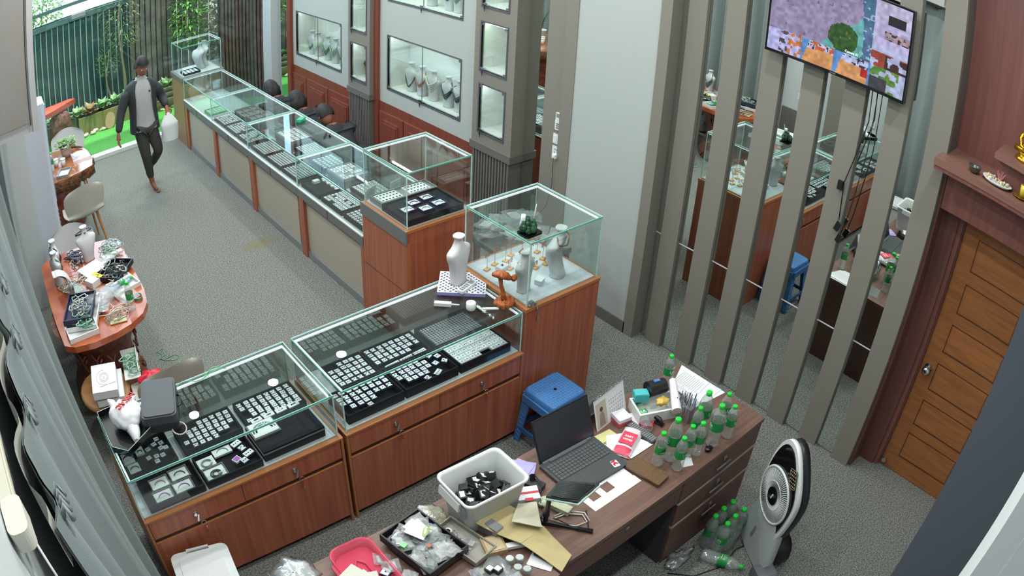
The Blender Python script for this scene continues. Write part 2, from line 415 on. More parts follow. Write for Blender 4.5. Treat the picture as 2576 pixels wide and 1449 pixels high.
# door wall
struct('wall_door', MB().box((4.66, -.45, 0), (4.8, 1.114, CEIL)), m_jamb)
struct('trim_6', MB().box((4.386, 1.09, 0), (4.66, 1.114, 2.42)).box((4.54, .962, 0), (4.66, 1.09, 2.08)), m_jamb)
struct('trim_7', MB().box((4.56, .925, 0), (4.66, .962, 2.08)).box((4.58, .914, 0), (4.66, .925, 2.06)), m_panelw)
struct('wall_altar_panel', MB().box((4.6, -.45, 2.08), (4.66, 1.165, CEIL)), m_panelw)
struct('wall_door_header', MB().box((4.40, -.45, 2.078), (4.6, 1.088, 2.385)), m_panelw)
dr = MB().box((4.60, .02, .006), (4.645, .912, 2.07)).part('door_1', m_door); dr['kind'] = 'structure'
dd = MB()
for z0, z1 in ((.153, .38), (.462, .684), (.775, .998), (1.089, 1.308), (1.396, 1.617), (1.709, 1.941)):
    y0, y1 = .294, .788
    MB().box((4.594, y0 + .014, z0 + .014), (4.602, y1 - .014, z1 - .014)).part('door_panel', m_door, dr)
    e = MB()
    for a, b in (((y0, z0), (y1, z0 + .006)), ((y0, z1 - .006), (y1, z1)), ((y0, z0), (y0 + .006, z1)), ((y1 - .006, z0), (y1, z1))):
        e.box((4.5985, a[0], a[1]), (4.601, b[0], b[1]))
    e.part('panel_groove', m_groove, dr)
k = MB().cyl((4.6, .848, .93), (4.588, .848, .93), .033, n=20).cyl((4.588, .848, .93), (4.56, .848, .93), .012, n=12)
k.part('door_rosette', m_chrome, dr)
kb = MB()
kb.lathe((0, 0, 0), [(.012, 0), (.03, .012), (.034, .03), (.026, .045), (.01, .05)], 12).xf(Matrix.Translation((4.565, .848, .93)) @ Matrix.Rotation(-PI / 2, 4, 'Y'))
kb.part('door_handle', m_chrome, dr)
MB().cyl((4.6, .882, .073), (4.57, .882, .073), .014, n=14).cyl((4.57, .882, .073), (4.56, .882, .073), .02, n=14).part('door_stop', m_chrome, dr)

# curtain rails, housing on the left wall
rl = thing('curtain_rail', 'cream curtain rail with a rounded end cap at the top of the near curtain', 'curtain rail', (-.1, 1.8, 3.0))
MB().box((-.148, .88, 2.925), (-.120, 3.15, 2.95)).box((-.1195, .88, 2.93), (-.115, 3.15, 2.945)).part('rail', M('cream_plastic', 'c4c0b0', .5), rl)
MB().poly(rrect(-.125, .84, .042, .08, .015), 2.918, 2.956).part('end_cap', M('cream_cap', 'cfccbf', .45), rl)
MB().tube([(-.11, .82, 2.918), (-.105, .80, 2.87), (-.10, .78, 2.83)], .0025).part('cord', m_plast, rl)
hs = thing('wall_housing', 'pale grey wall housing with a dark groove above the curtain at the upper left', 'housing', (0, 2.6, 3.3))
MB().box((-.15, 2.52, 2.99), (.158, 3.3, CEIL - .001)).part('body', M('housing_grey', '94918f', .55, var=(3, '8e8a86')), hs)
MB().box((-.15, 2.505, 2.965), (.170, 2.55, CEIL - .002)).box((.160, 2.5, 2.965), (.185, 3.32, CEIL - .002)).part('rim', M('rim_grey', 'a8a6a6', .5), hs)
MB().box((-.15, 2.5, 3.0), (.150, 2.507, CEIL - .003)).part('front_panel', M('housing_face', '8a8786', .55, var=(2.5, '857d74')), hs)
MB().box((.150, 2.499, 2.99), (.153, 2.508, CEIL - .004)).part('groove', m_black, hs)

# curtains: pleated sheets
def curtain(name, y0, y1, xc, amp, z0, z1, nf, lab, seed, heads=True, flare=1.0, lean=.02):
    rnd = random.Random(seed)
    ph = [rnd.uniform(-.5, .5) for _ in range(nf + 2)]
    def xy(t, z):
        y = y0 + (y1 - y0) * t
        u = t * nf; i = int(u); fr = u - i
        w = ph[i] * (1 - fr) + ph[i + 1] * fr
        hz = (z1 - z) / (z1 - z0)
        a = amp * (.35 + .65 * min(1, hz * 4) ** .7) * (1 + .35 * math.sin(i * 2.1 + seed)) * (1 + (flare - 1) * hz)
        x = xc + a * math.sin(2 * PI * u + w * 2 * hz) + .25 * a * math.sin(4 * PI * u + 3 * w + hz * 2) + lean * min(1, hz * 1.6)
        return x, y + .03 * math.sin(2 * PI * u + 1.3) * min(1, hz * 3 + .2)
    t = thing(name, lab, 'curtain', (xc, (y0 + y1) / 2, z0))
    nu = nf * 12; nv = 14
    mb = MB().grid(lambda a, b: (*xy(a, z0 + (z1 - z0) * b), z0 + (z1 - z0) * b), nu, nv)
    mb.grid(lambda a, b: (xy(a, z0 + (z1 - z0) * b)[0] - .004, xy(a, z0 + (z1 - z0) * b)[1], z0 + (z1 - z0) * b), nu, nv)
    mb.part('cloth', m_curtain, t)
    MB().grid(lambda a, b: (xy(a, z1)[0] - .010 - .018 * abs(math.sin(PI * a * nf)), xy(a, z1)[1], z1 - .09 + .10 * b), nu, 1).part('heading_tape', m_lining, t)
    if heads:
        for i in range(nf):
            tt = (i + .25) / nf; x, y = xy(tt, z1 - .04)
            q = MB()
            for j in range(4):
                q.tube([(x - .012, y - .021 + .014 * j, z1 - .035), (x + .004, y - .026 + .017 * j, z1 + .002), (x + .010, y - .028 + .019 * j, z1 - .03)], .0055, 6)
            q.part('pleat', m_curtain, t)
    return t
curtain('curtain', .84, 3.10, -.062, .034, .03, 2.90, 9, 'grey blue pleated curtain nearest the camera along the left edge', 3, flare=1.5, lean=.125)
curtain('curtain', 4.85, 6.72, -.03, .05, .03, 2.93, 9, 'grey blue curtain behind the cluttered wooden table', 5, heads=False)
curtain('curtain', 7.45, 9.95, .0, .06, .03, 2.93, 12, 'grey curtain behind the far table, seen in the mirror', 8, heads=False)
# floor standing air conditioner
ac = thing('air_conditioner', 'tall white floor standing air conditioner beside the curtains', 'air conditioner', (.35, 7.2, 0))
MB().poly(rrect(.375, 7.19, .30, .36, .04), 0, 1.93).part('body', M('ac_white', 'b9bec8', .45), ac)
MB().box((.522, 7.06, .9), (.534, 7.34, 1.9)).part('front_panel', M('ac_front', '93a9cc', .35), ac)
gr = MB()
for i in range(6): gr.box((.523, 7.05, .78 - i * .045), (.536, 7.34, .805 - i * .045))
gr.box((.524, 7.18, .54), (.538, 7.2, .81)); gr.part('vent_grille', M('vent_dark', '32363f', .5), ac)
# wall sockets and the light switch
def plate(y, z, x, face, lab, name='wall_socket', cat='socket', kind='socket', w=.086):
    t = thing(name, lab, cat, (x, y, z)); s = face
    q = MB().ob((x + s * .004, y, z), (.008, w, w)); q.part('plate', m_plast, t)
    if kind == 'socket':
        h = MB()
        for dy, dz in ((-.012, -.01), (.012, -.01), (0, -.024), (-.01, .018), (.01, .018)): h.ob((x + s * .009, y + dy, z + dz), (.003, .005, .011))
        h.part('slot', m_inkd, t)
    else:
        for dy in (-.02, .02):
            MB().ob((x + s * .009, y + dy, z), (.005, .034, .06)).part('switch_rocker', m_plast, t)
    return t
plate(4.285, 1.237, 4.30, -1, 'white wall socket with a plugged in charger on the grey casing')
plate(4.285, 1.345, 4.30, -1, 'white switch plate above the socket on the grey casing', 'light_switch', 'switch', 'switch')
MB().ob((4.268, 4.262, 1.212), (.045, .04, .035)).ob((4.243, 4.262, 1.212), (.006, .028, .022)).thing('charger', m_plast, 'white phone charger plugged into the wall socket on the grey casing', 'charger')
MB().tube([(4.237, 4.25, 1.205), (4.225, 4.24, 1.12), (4.25, 4.26, .95), (4.24, 4.3, .75), (4.22, 4.4, .6)], .0025).thing('charger_cable', m_black, 'thin black cable hanging from the charger on the grey casing', 'cable')
rc = thing('remote_holder', 'white air conditioner remote in its holder on the grey casing', 'remote control', (4.29, 4.27, 1.5))
MB().ob((4.288, 4.272, 1.475), (.022, .062, .085)).part('holder', m_plast, rc)
MB().ob((4.284, 4.272, 1.535), (.018, .05, .09)).part('remote', m_plast, rc)
MB().ob((4.274, 4.272, 1.56), (.002, .034, .034)).part('display', m_greyb, rc)
q = MB()
for i in range(3):
    for j in range(3): q.ob((4.276, 4.258 + i * .013, 1.452 + j * .018), (.003, .008, .010))
q.part('button', m_greyd, rc, kind='stuff')
plate(4.50, 1.0, -.15, 1, 'white double socket low on the curtain wall beside the dado')
plate(3.38, 1.05, -.15, 1, 'single white socket on the curtain wall between the curtains')

# ================================================================ GLASS CASES AND COUNTERS
def glass_case(t, x0, x1, y0, y1, z0, z1, leds='nsew', th=.006, back=None):
    g = .0012
    MB().box((x0, y0, z1 - th), (x1, y1, z1)).part('top_glass', m_glass, t)
    for kk, (nm, a, b) in enumerate((('glass_pane', (x0, y0, z0), (x1, y0 + th, z1 - th - g)), ('glass_pane', (x0, y1 - th, z0), (x1, y1, z1 - th - g)),
                     ('glass_pane', (x0, y0 + th + g, z0), (x0 + th, y1 - th - g, z1 - th - g)), ('glass_pane', (x1 - th, y0 + th + g, z0), (x1, y1 - th - g, z1 - th - g)))):
        MB().box(a, b).part(nm, m_backglass if back == kk else m_glass, t)
    e = MB(); w = .005; zt = z1
    e.box((x0 - w / 2, y0 - w / 2, zt - .009), (x1 + w / 2, y0 + w / 2, zt + .002)); e.box((x0 - w / 2, y0 + w / 2, zt - .009), (x0 + w / 2, y1 + w / 2, zt + .002)); e.pieces('polished_edge', m_gedge, t); e = MB(); w = .004
    e.box((x0 + w / 2, y1 - w / 2, zt - .009), (x1 + w / 2, y1 + w / 2, zt + .002)); e.box((x1 - w / 2, y0 + w / 2, zt - .009), (x1 + w / 2, y1 - w / 2, zt + .002))
    e.pieces('polished_edge', m_gedgel, t)
    e = MB()
    for x, y in ((x0, y0), (x1, y0), (x0, y1), (x1, y1)): e.box((x - .0035, y - .0035, z0), (x + .0035, y + .0035, zt - .01))
    e.pieces('corner_edge', m_gedgel, t)
    s = .014; h = .010; zb = zt - .022
    q = MB()
    if 'n' in leds: q.box((x0 + .01, y1 - .01 - s, zb), (x1 - .01, y1 - .01, zb + h))
    if 's' in leds: q.box((x0 + .01, y0 + .01, zb), (x1 - .01, y0 + .01 + s * .6, zb + h))
    if 'w' in leds: q.box((x0 + .01, y0 + .025, zb), (x0 + .01 + s * .7, y1 - .03, zb + h))
    if 'e' in leds: q.box((x1 - .01 - s * .7, y0 + .025, zb), (x1 - .01, y1 - .03, zb + h))
    q.pieces('led_strip', m_led, t)
    MB().box((x0 + .008, y0 + .008, z0 - .004), (x1 - .008, y1 - .008, z0 + .004)).part('shelf', m_white, t)
def lock(t, x, y, z, key=True):
    p = MB().ob((x, y - .004, z + .012), (.018, .006, .012)).cyl((x, y, z), (x, y - .014, z), .011, n=12).part('lock', m_chrome, t)
    if key:
        MB().ob((x + .008, y - .018, z - .022), (.010, .003, .05), ry=.25).tube([(x + .03 + .016 * math.cos(a * PI / 5), y - .016, z - .075 + .016 * math.sin(a * PI / 5)) for a in range(10)], .002, 4, closed=True).ob((x + .036, y - .016, z - .13), (.006, .003, .05), ry=.1).part('key', m_chrome, p)
        MB().ob((x + .034, y - .017, z - .11), (.008, .003, .036)).part('key_tag', m_red, p)
def front_counter(x0, x1, doors, split, locks, lab, gx0, gx1):
    y0, y1 = 2.93, 3.545
    t = thing('display_counter', lab, 'counter', ((x0 + x1) / 2, 3.23, 0), 'front display counters')
    MB().box((x0, y0 + .02, .055), (x1, y1, .69)).box((x0 + .02, y0 + .05, 0), (x1 - .02, y1 - .02, .055)).part('cabinet_body', m_woodd, t)
    MB().box((x0, y0 - .004, 0), (x0 + .016, y0 + .02, .69)).box((x1 - .016, y0 - .004, 0), (x1, y0 + .02, .69)).pieces('side_trim', m_edge, t)
    MB().box((x0, y0 - .006, .69), (x1, y1, .703)).part('counter_rim', m_edge, t)
    for a, b in ((x0 + .018, split), (split, x1 - .018)):
        MB().box((a + .002, y0, .552), (b - .002, y0 + .02, .688)).part('drawer', m_wood, t)
    for a, b in zip(doors[:-1], doors[1:]):
        d = MB().box((a + .002, y0, .06), (b - .002, y0 + .02, .515)).part('door', m_wood, t)
        MB().box((a + .001, y0 - .001, .515), (b - .001, y0 + .02, .519)).box((b - .002, y0 - .001, .06), (b + .0005, y0 + .01, .515)).part('edge_strip', m_edge, d)
    MB().box((x0 + .02, y0 + .012, .519), (x1 - .02, y0 + .02, .55)).part('finger_gap', m_groove, t)
    for lx in locks: lock(t, lx, y0, .625)
    glass_case(t, gx0, gx1, 2.95, 3.54, .706, .996, back=1)
    return t
front_counter(.184, 1.476, [.20, .60, 1.04, 1.458], .817, (.499, 1.148), 'cherry wood glass display counter next to the curtain, with the black case standing on it', .19, 1.456)
front_counter(1.498, 2.79, [1.516, 1.935, 2.355, 2.772], 2.143, (1.827, 2.457), 'cherry wood glass display counter next to the tall pedestal, with the carved mushroom on it', 1.513, 2.779)
def pedestal(x0, x1, y0, y1, lab, band, keyx=None, swap=False):
    t = thing('display_pedestal', lab, 'pedestal', ((x0 + x1) / 2, (y0 + y1) / 2, 0))
    MB().box((x0, y0, 0), (x1, y1, 1.0)).part('cabinet_body', m_wood, t)
    if band:
        MB().box((x0 - .012, y0 - .01, .92), (x0, y1 + .01, 1.024)).part('fascia_band', m_band, t)
        MB().box((x0 - .001, y0 + .0, 0), (x0 + .03, y0 - .001, .92)).part('corner_trim', m_edge, t)
        MB().box((x0 - .002, y0 + .002, .5), (x0, y1 - .002, .503)).part('joint_line', m_groove, t)
    MB().box((x0 - .004, y0 - .004, 1.0), (x1 + .004, y1 + .004, 1.022)).part('top_rim', m_edge, t)
    glass_case(t, x0 + .02, x1 - .015, y0 + .02, y1 - .015, 1.026, 1.459, 'nwe')
    return t
t = pedestal(2.79, 3.425, 2.93, 3.57, 'tall cherry wood pedestal with a square glass case holding busts and earrings', False)
q = MB().ob((2.83, 2.936, 1.05), (.03, .02, .03)).ob((2.86, 2.926, 1.035), (.012, .012, .03)); q.part('lock', m_chrome, t)
MB().tube([(2.87, 2.92, 1.02), (2.875, 2.918, .97)], .004).ob((2.878, 2.916, .94), (.012, .004, .035)).part('key', m_chrome, t)
pedestal(2.765, 3.365, 4.17, 4.785, 'cherry wood pedestal with a square glass case, near end of the long counter row', True)

ROWL = ['nearest', 'second', 'third', 'fourth']
YS = [4.83, 6.025, 7.23, 8.41, 9.585]
def row_counter(i):
    y0, y1 = YS[i], YS[i + 1]
    t = thing('display_counter', f'cream panelled glass counter, {ROWL[i]} of the long row from the square case', 'counter', (3.08, (y0 + y1) / 2, 0), 'long row of display counters')
    MB().box((2.86, y0 + .002, .0), (3.38, y1 - .002, .66)).part('cabinet_body', m_woodd, t)
    MB().box((2.80, y0 + .002, .0), (2.86, y1 - .002, .075)).part('plinth', m_alu, t)
    MB().box((2.82, y0 + .07, .075), (2.858, y1 - .07, .575)).part('front_panel', m_cream, t)
    MB().box((2.79, y1 - .112, 0), (2.86, y1 - .02, .605)).part('post', m_wood, t)
    if i == 0: MB().box((2.79, y0 + .001, 0), (2.86, y0 + .05, .605)).box((2.86, y0 - .001, 0), (3.38, y0 + .002, .69)).part('end_panel', m_wood, t)
    MB().box((2.785, y0 + .002, .605), (2.86, y1 - .002, .683)).box((2.80, y0 + .06, .575), (2.86, y1 - .06, .605)).part('fascia_band', m_band, t)
    ym = (y0 + y1) / 2
    MB().box((2.783, ym - .004, .605), (2.786, ym + .004, .683)).part('joint_line', m_groove, t)
    MB().box((2.783, y0 + .002, .683), (3.385, y1 - .002, .693)).part('counter_rim', m_plast, t)
    glass_case(t, 2.797, 3.378, y0 + .006, y1 - .006, .697, .978, 'nsew')
    return t
for i in range(4): row_counter(i)
t = thing('display_pedestal', 'pale end pedestal with a small glass case by the garden window', 'pedestal', (3.05, 9.88, 0))
MB().box((2.79, 9.59, 0), (3.40, 10.15, .93)).part('cabinet_body', M('end_wood', '9a7a58', .5), t)
MB().box((2.775, 9.588, .93), (3.41, 10.16, .985)).part('top_rim', m_band, t)
glass_case(t, 2.80, 3.38, 9.61, 10.13, .99, 1.41, 'ne')

# ================================================================ TRAYS AND SMALL GOODS
def tray(nm, lab, x0, x1, y0, y1, z, h, mo=None, mi=None, group=None, th=.008, rz=0, cat='tray', floor=.006):
    mo = mo or m_velvet; mi = mi or m_velvet; cx, cy = (x0 + x1) / 2, (y0 + y1) / 2; sx, sy = x1 - x0, y1 - y0
    t = thing(nm, lab, cat, (cx, cy, z), group)
    q = MB()
    q.ob((cx, y0 + th / 2, z + h / 2), (sx, th, h)).ob((cx, y1 - th / 2, z + h / 2), (sx, th, h)).ob((x0 + th / 2, cy, z + h / 2), (th, sy - 2 * th, h)).ob((x1 - th / 2, cy, z + h / 2), (th, sy - 2 * th, h))
    q.part('rim', mo, t)
    MB().box((x0 + th, y0 + th, z + .0005), (x1 - th, y1 - th, z + floor)).part('base', mi, t)
    t.rotation_euler = (0, 0, rz)
    return t
def gem_mesh(kind):
    q = MB(); s = .036; L = .036 if kind < 3 else .056
    q.box((-L / 2, -s / 2, 0), (L / 2, s / 2, .014), 0)
    q.poly([(-L / 2 + .003, -s / 2 + .003), (L / 2 - .003, -s / 2 + .003), (L / 2 - .003, s / 2 - .003), (-L / 2 + .003, s / 2 - .003)], .014, .0165, 1)
    n = (1, 2, 3, 1, 3)[kind]
    for i in range(n):
        x = (i - (n - 1) / 2) * (.012 if kind < 3 else .014); y = 0 if kind != 2 else (.005 if i == 1 else -.004)
        q.lathe((x, y, .0165), [(.0032, 0), (.0038, .0015), (.0015, .003)], 6, 2)
    return q
GM = [gem_mesh(k).mesh('gem_box', [m_navy, m_pad, m_stone]) for k in range(5)]
GW = [gem_mesh(k).mesh('gem_box', [m_white, m_pad, m_stone]) for k in range(3)]
def gem(x, y, z, lab, group, kind=0, rz=0.0, white=False, s=1.0):
    o = bpy.data.objects.new('gem_box', (GW if white else GM)[kind]); COL.objects.link(o)
    o.location = (x, y, z); o.rotation_euler = (0, 0, rz); o.scale = (s, s, 1)
    o['label'] = lab; o['category'] = 'gem box'; o['group'] = group
ORD = ['first', 'second', 'third', 'fourth', 'fifth', 'sixth', 'seventh', 'eighth', 'ninth', 'tenth']
def gems(x0, x1, y0, y1, z, nx, ny, lab, group, skip=(), jit=.003, white=False, kinds=(0, 1, 1, 0, 2), s=1.0, seed=1):
    r = random.Random(seed)
    for i in range(nx):
        for j in range(ny):
            if (i, j) in skip: continue
            gem(x0 + (i + .5) * (x1 - x0) / nx + r.uniform(-jit, jit), y0 + (j + .5) * (y1 - y0) / ny + r.uniform(-jit, jit), z, f'{ORD[i]} gem box from the left, {ORD[ny - 1 - j]} row from the back, {lab}', group, r.choice(kinds), r.uniform(-.05, .05), white, s)
ZT = .7115
# second counter
tray('display_tray', 'black tray of boxed gems at the back left of the counter by the pedestal', 1.655, 1.93, 3.235, 3.475, ZT, .055)
gems(1.665, 1.92, 3.245, 3.465, ZT + .03, 6, 5, 'pedestal side back left tray', 'gem boxes in the back left tray', skip=((0, 4), (1, 4)), seed=2)
tray('display_tray', 'tray of boxed gems and long cards, back middle of the pedestal side counter', 1.94, 2.31, 3.235, 3.475, ZT, .055)
gems(1.95, 2.30, 3.30, 3.465, ZT + .03, 8, 4, 'pedestal side back middle tray', 'gem boxes in the back middle tray', skip=((7, 0), (6, 0)), kinds=(0, 1, 0, 2), seed=3)
for k, (cx, cy) in enumerate(((2.04, 3.262), (2.15, 3.266), (2.24, 3.272))):
    q = MB().ob((cx, cy, ZT + .034), (.10, .03, .008), rz=.08); q2 = MB()
    for i in range(7): q2.ob((cx - .036 + i * .012, cy, ZT + .0385), (.006, .006, .002), rz=.08)
    t = thing('gem_card', f'long card of tiny stones at the front of the back middle tray, {NTH[k]} from left', 'card', (cx, cy, ZT + .03))
    q.part('card', m_pad, t); q2.part('stones', m_stone, t, kind='stuff')
t = tray('display_tray', 'tray with a dense grid of tiny pins, back right of the pedestal side counter', 2.345, 2.745, 3.235, 3.475, ZT, .055)
q = MB()
for i in range(19):
    for j in range(11): q.ob((2.367 + i * .0198, 3.252 + j * .0205, ZT + .03), (.010, .011, .008)); q.ob((2.367 + i * .0198, 3.252 + j * .0205, ZT + .035), (.004, .004, .004), m=1)
q.part('pin_grid', [m_pad, m_stone], t, kind='stuff')
MB().box((2.353, 3.243, ZT + .006), (2.737, 3.467, ZT + .026)).part('insert', m_navy, t)
tray('display_tray', 'black tray of boxed gems at the front left of the counter by the pedestal', 1.555, 1.935, 2.985, 3.215, ZT, .065)
gems(1.565, 1.925, 3.03, 3.205, ZT + .045, 8, 4, 'pedestal side front left tray', 'gem boxes in the front left tray', skip=((5, 0), (6, 0), (7, 0), (0, 0)), seed=5, kinds=(1, 1, 0, 2))
gem(1.72, 3.008, ZT + .045, 'lone white gem box near the front edge of the front left tray', 'gem boxes in the front left tray', 1, .1)
tray('display_tray', 'tray of loosely placed gem boxes, front middle of the pedestal side counter', 1.95, 2.325, 2.985, 3.215, ZT, .065)
gems(1.96, 2.21, 3.04, 3.205, ZT + .045, 6, 4, 'pedestal side front middle tray', 'gem boxes in the front middle tray', skip=((5, 3), (0, 0), (5, 0)), seed=6)
for k, (x, y, r) in enumerate(((2.245, 3.18, .4), (2.29, 3.15, .2), (2.24, 3.10, .3), (2.30, 3.09, .7), (2.20, 3.02, .5), (2.12, 3.012, .35))):
    gem(x, y, ZT + .045, f'loose gem box on the right of the front middle tray, {NTH[k]} from the back', 'gem boxes in the front middle tray', (2, 1, 0, 2, 4, 2)[k], r, s=1.1)
tray('display_tray', 'tray packed with white gem boxes, front right of the pedestal side counter', 2.345, 2.73, 2.985, 3.215, ZT, .065)
gems(2.355, 2.72, 2.997, 3.205, ZT + .045, 9, 5, 'packed white front right tray', 'white gem boxes in the front right tray', skip=((4, 0), (5, 0)), jit=.001, white=True, seed=7, s=1.08, kinds=(0, 0, 0, 1))
# first counter
tray('display_tray', 'black tray of boxed gems at the back middle of the counter by the curtain', .62, 1.005, 3.25, 3.475, ZT, .055)
gems(.64, .995, 3.26, 3.465, ZT + .03, 8, 5, 'curtain side back middle tray', 'gem boxes in the middle tray', skip=((0, 4), (1, 4), (0, 3), (0, 2), (5, 0), (6, 0), (7, 0), (7, 1), (0, 0), (2, 4)), seed=8)
tray('display_tray', 'black tray of boxed gems at the back right of the counter by the curtain', 1.04, 1.43, 3.25, 3.475, ZT, .055)
gems(1.05, 1.42, 3.275, 3.465, ZT + .03, 8, 5, 'curtain side back right tray', 'gem boxes in the back right tray', skip=((0, 1), (0, 2), (1, 0)), seed=9)
for k in range(4):
    cx = 1.10 + k * .082
    t = thing('gem_card', f'white ring card at the front edge of the back right tray, {NTH[k]} from left', 'card', (cx, 3.262, ZT + .05))
    MB().ob((cx, 3.258, ZT + .06), (.07, .035, .006), rz=.05).part('card', m_pad, t); MB().ob((cx, 3.258, ZT + .0645), (.03, .008, .003), rz=.1).part('stones', m_stone, t, kind='stuff')
tray('display_tray', 'black tray of gem boxes and bracelet cards at the far left under the white bag', .225, .565, 3.24, 3.49, ZT, .055)
for k, (x, y) in enumerate(((.50, 3.455), (.515, 3.41), (.47, 3.42), (.53, 3.36), (.50, 3.37), (.42, 3.40), (.45, 3.32), (.49, 3.31), (.40, 3.33), (.44, 3.28))):
    gem(x, y, ZT + .03, f'small gem box in the far left tray under the black glass, {ORD[k]} from the back', 'gem boxes in the far left tray', (1, 0, 1, 0, 1)[k % 5], .1 * (k % 3))
def bracelet_card(x, y, z, sx, sy, lab, mat, n=1, rz=0, frame=True, rad=.034, name='bracelet_box', beads=None):
    t = thing(name, lab, 'jewellery card', (x, y, z))
    if frame:
        q = MB(); h = .022; th = .006
        q.ob((x, y - sy / 2 + th / 2, z + h / 2), (sx, th, h)).ob((x, y + sy / 2 - th / 2, z + h / 2), (sx, th, h)).ob((x - sx / 2 + th / 2, y, z + h / 2), (th, sy - 2 * th, h)).ob((x + sx / 2 - th / 2, y, z + h / 2), (th, sy - 2 * th, h))
        q.part('frame', m_navy if frame == 1 else m_greyd, t)
    MB().ob((x, y, z + .008), (sx - .014, sy - .014, .012)).part('pad', m_pad, t)
    for k in range(n):
        r = rad - k * .008
        MB().tube([(x + r * math.cos(a * PI / 14 + .3), y - .012 + r * .9 * math.sin(a * PI / 14 + .3), z + .017) for a in range(-2 if n == 1 else 0, 12 if n == 1 else 27)], .0028, 5).part('chain', mat, t)
    return t
bracelet_card(.275, 3.41, ZT + .02, .09, .11, 'white card with a fine dark chain at the far left tray, beside the curtain', m_dkbead, frame=0)
bracelet_card(.285, 3.31, ZT + .02, .09, .09, 'white card with a dotted bracelet in the far left tray, nearest the front', m_dkbead, frame=0, rad=.028)
bracelet_card(.365, 3.43, ZT + .02, .07, .08, 'white card with four dark stones in the far left tray', m_dkbead, frame=0, rad=.015)
tray('display_tray', 'black tray of four bracelet boxes at the front left of the counter by the curtain', .255, .62, 2.965, 3.205, ZT, .05)
for k, (x, y, c, l) in enumerate(((.385, 3.12, m_coral, 'reddish'), (.52, 3.13, m_dkbead, 'plain grey'), (.37, 3.02, m_purple, 'purple'), (.505, 3.03, m_purple, 'pink and violet'))):
    bracelet_card(x, y, ZT + .02, .125, .095, f'framed box with a {l} bracelet, {"back" if k < 2 else "front"} {"left" if k % 2 == 0 else "right"} in the front left tray', c, frame=2)
tray('display_tray', 'tray with bracelet boxes and a purple tag, front middle of the curtain side counter', .635, .99, 2.966, 3.205, ZT, .05)
bracelet_card(.70, 3.13, ZT + .02, .12, .09, 'white card with two curved silver chains at the back left of the front middle tray', m_greyb, 2, frame=0)
bracelet_card(.82, 3.165, ZT + .02, .13, .07, 'narrow white card with a thin chain at the back of the front middle tray', m_greyb, 1, frame=0)
bracelet_card(.715, 3.03, ZT + .02, .135, .10, 'grey framed box with three concentric dark chains in the front middle tray', m_dkbead, 3, frame=2)
for k, (x, y, kd) in enumerate(((.915, 3.165, 4), (.93, 3.115, 2), (.945, 3.06, 4), (.90, 3.02, 1))):
    gem(x, y, ZT + .03, f'white gem box right of the purple tag, {ORD[k]} from the back', 'gem boxes beside the purple tag', kd, .3, s=1.2)
t = thing('price_tag', 'small white tag with a purple print in the front middle tray', 'tag', (.865, 3.05, ZT + .03))
MB().ob((.865, 3.05, ZT + .04), (.045, .04, .012), rz=.4).part('card', m_pad, t); MB().ob((.865, 3.05, ZT + .047), (.034, .03, .002), rz=.4).part('print', m_purple, t)
t = thing('jewellery_box', 'large closed black box carrying a fan necklace card in the curtain side counter', 'box', (1.21, 3.08, ZT))
MB().box((1.01, 2.985, ZT), (1.40, 3.225, ZT + .07)).part('body', m_velvet, t); MB().box((1.006, 2.981, ZT + .05), (1.404, 3.229, ZT + .056)).part('lid_line', m_greyb, t)
t = thing('necklace_card', 'white necklace card with a fan of tiny drops on the closed black box', 'jewellery card', (1.10, 3.15, ZT + .072))
MB().ob((1.095, 3.15, ZT + .078), (.17, .13, .012)).part('frame', m_greyd, t); MB().ob((1.095, 3.15, ZT + .086), (.155, .115, .006)).part('pad', m_pad, t)
q = MB()
for i in range(22):
    a = PI * (.02 + .96 * i / 21)
    for r in (.036, .048): q.ob((1.095 + r * 1.4 * math.cos(a), 3.125 + r * 1.3 * math.sin(a), ZT + .09), (.004, .010, .003), rz=a - PI / 2)
q.part('beads', m_stone, t, kind='stuff')
# row counters
def cells(t, x0, x1, y0, y1, z, p=.026, s=.021, m=None, skip=0, seed=0, name='white_cells', dot=True):
    r = random.Random(seed); q = MB(); nx = int((x1 - x0) / p); ny = int((y1 - y0) / p)
    for i in range(nx):
        for j in range(ny):
            if r.random() < skip: continue
            x = x0 + (i + .5) * (x1 - x0) / nx; y = y0 + (j + .5) * (y1 - y0) / ny
            q.ob((x, y, z + .004), (s * r.uniform(.9, 1.0), s * r.uniform(.85, 1), .008))
            if dot and r.random() < .7: q.ob((x, y, z + .009), (s * .25, s * .25, .002), m=1)
    q.part(name, [m or m_pad, m_stone], t, kind='stuff')
ZR = .7025
def rtray(lab, x0, x1, y0, y1, p=.026, s=.021, h=.04, z=ZR, mo=None, skip=0, seed=0, mi=None, dot=False):
    t = tray('display_tray', lab, x0, x1, y0, y1, z, h, mo, mi)
    MB().box((x0 + .008, y0 + .008, z + .006), (x1 - .008, y1 - .008, z + h - .014)).part('insert', mi or m_velvet, t)
    if p: cells(t, x0 + .012, x1 - .012, y0 + .012, y1 - .012, z + h - .013, p, s, skip=skip, seed=seed, dot=dot)
    return t
def rt(n, lab, *a, **k): return rtray(f'{lab}, {n} long row counter', *a, **k)
rt('nearest', 'black tray of white cells by the near end, customer side', 2.815, 3.06, 4.855, 5.19, .036, .026, h=.045, dot=True, seed=1)
rt('nearest', 'black tray of mixed white cards, middle of the customer side', 2.815, 3.06, 5.225, 5.59, .034, .028, h=.045, dot=True, seed=2, skip=.06)
t = rt('nearest', 'mostly empty black tray at the far end, customer side', 2.815, 3.06, 5.62, 5.98, None, h=.045)
q = MB(); r = random.Random(4)
for i in range(8): q.ob((3.01 + .012 * (i % 2), 5.65 + i * .039, ZR + .036), (.034, .03, .012))
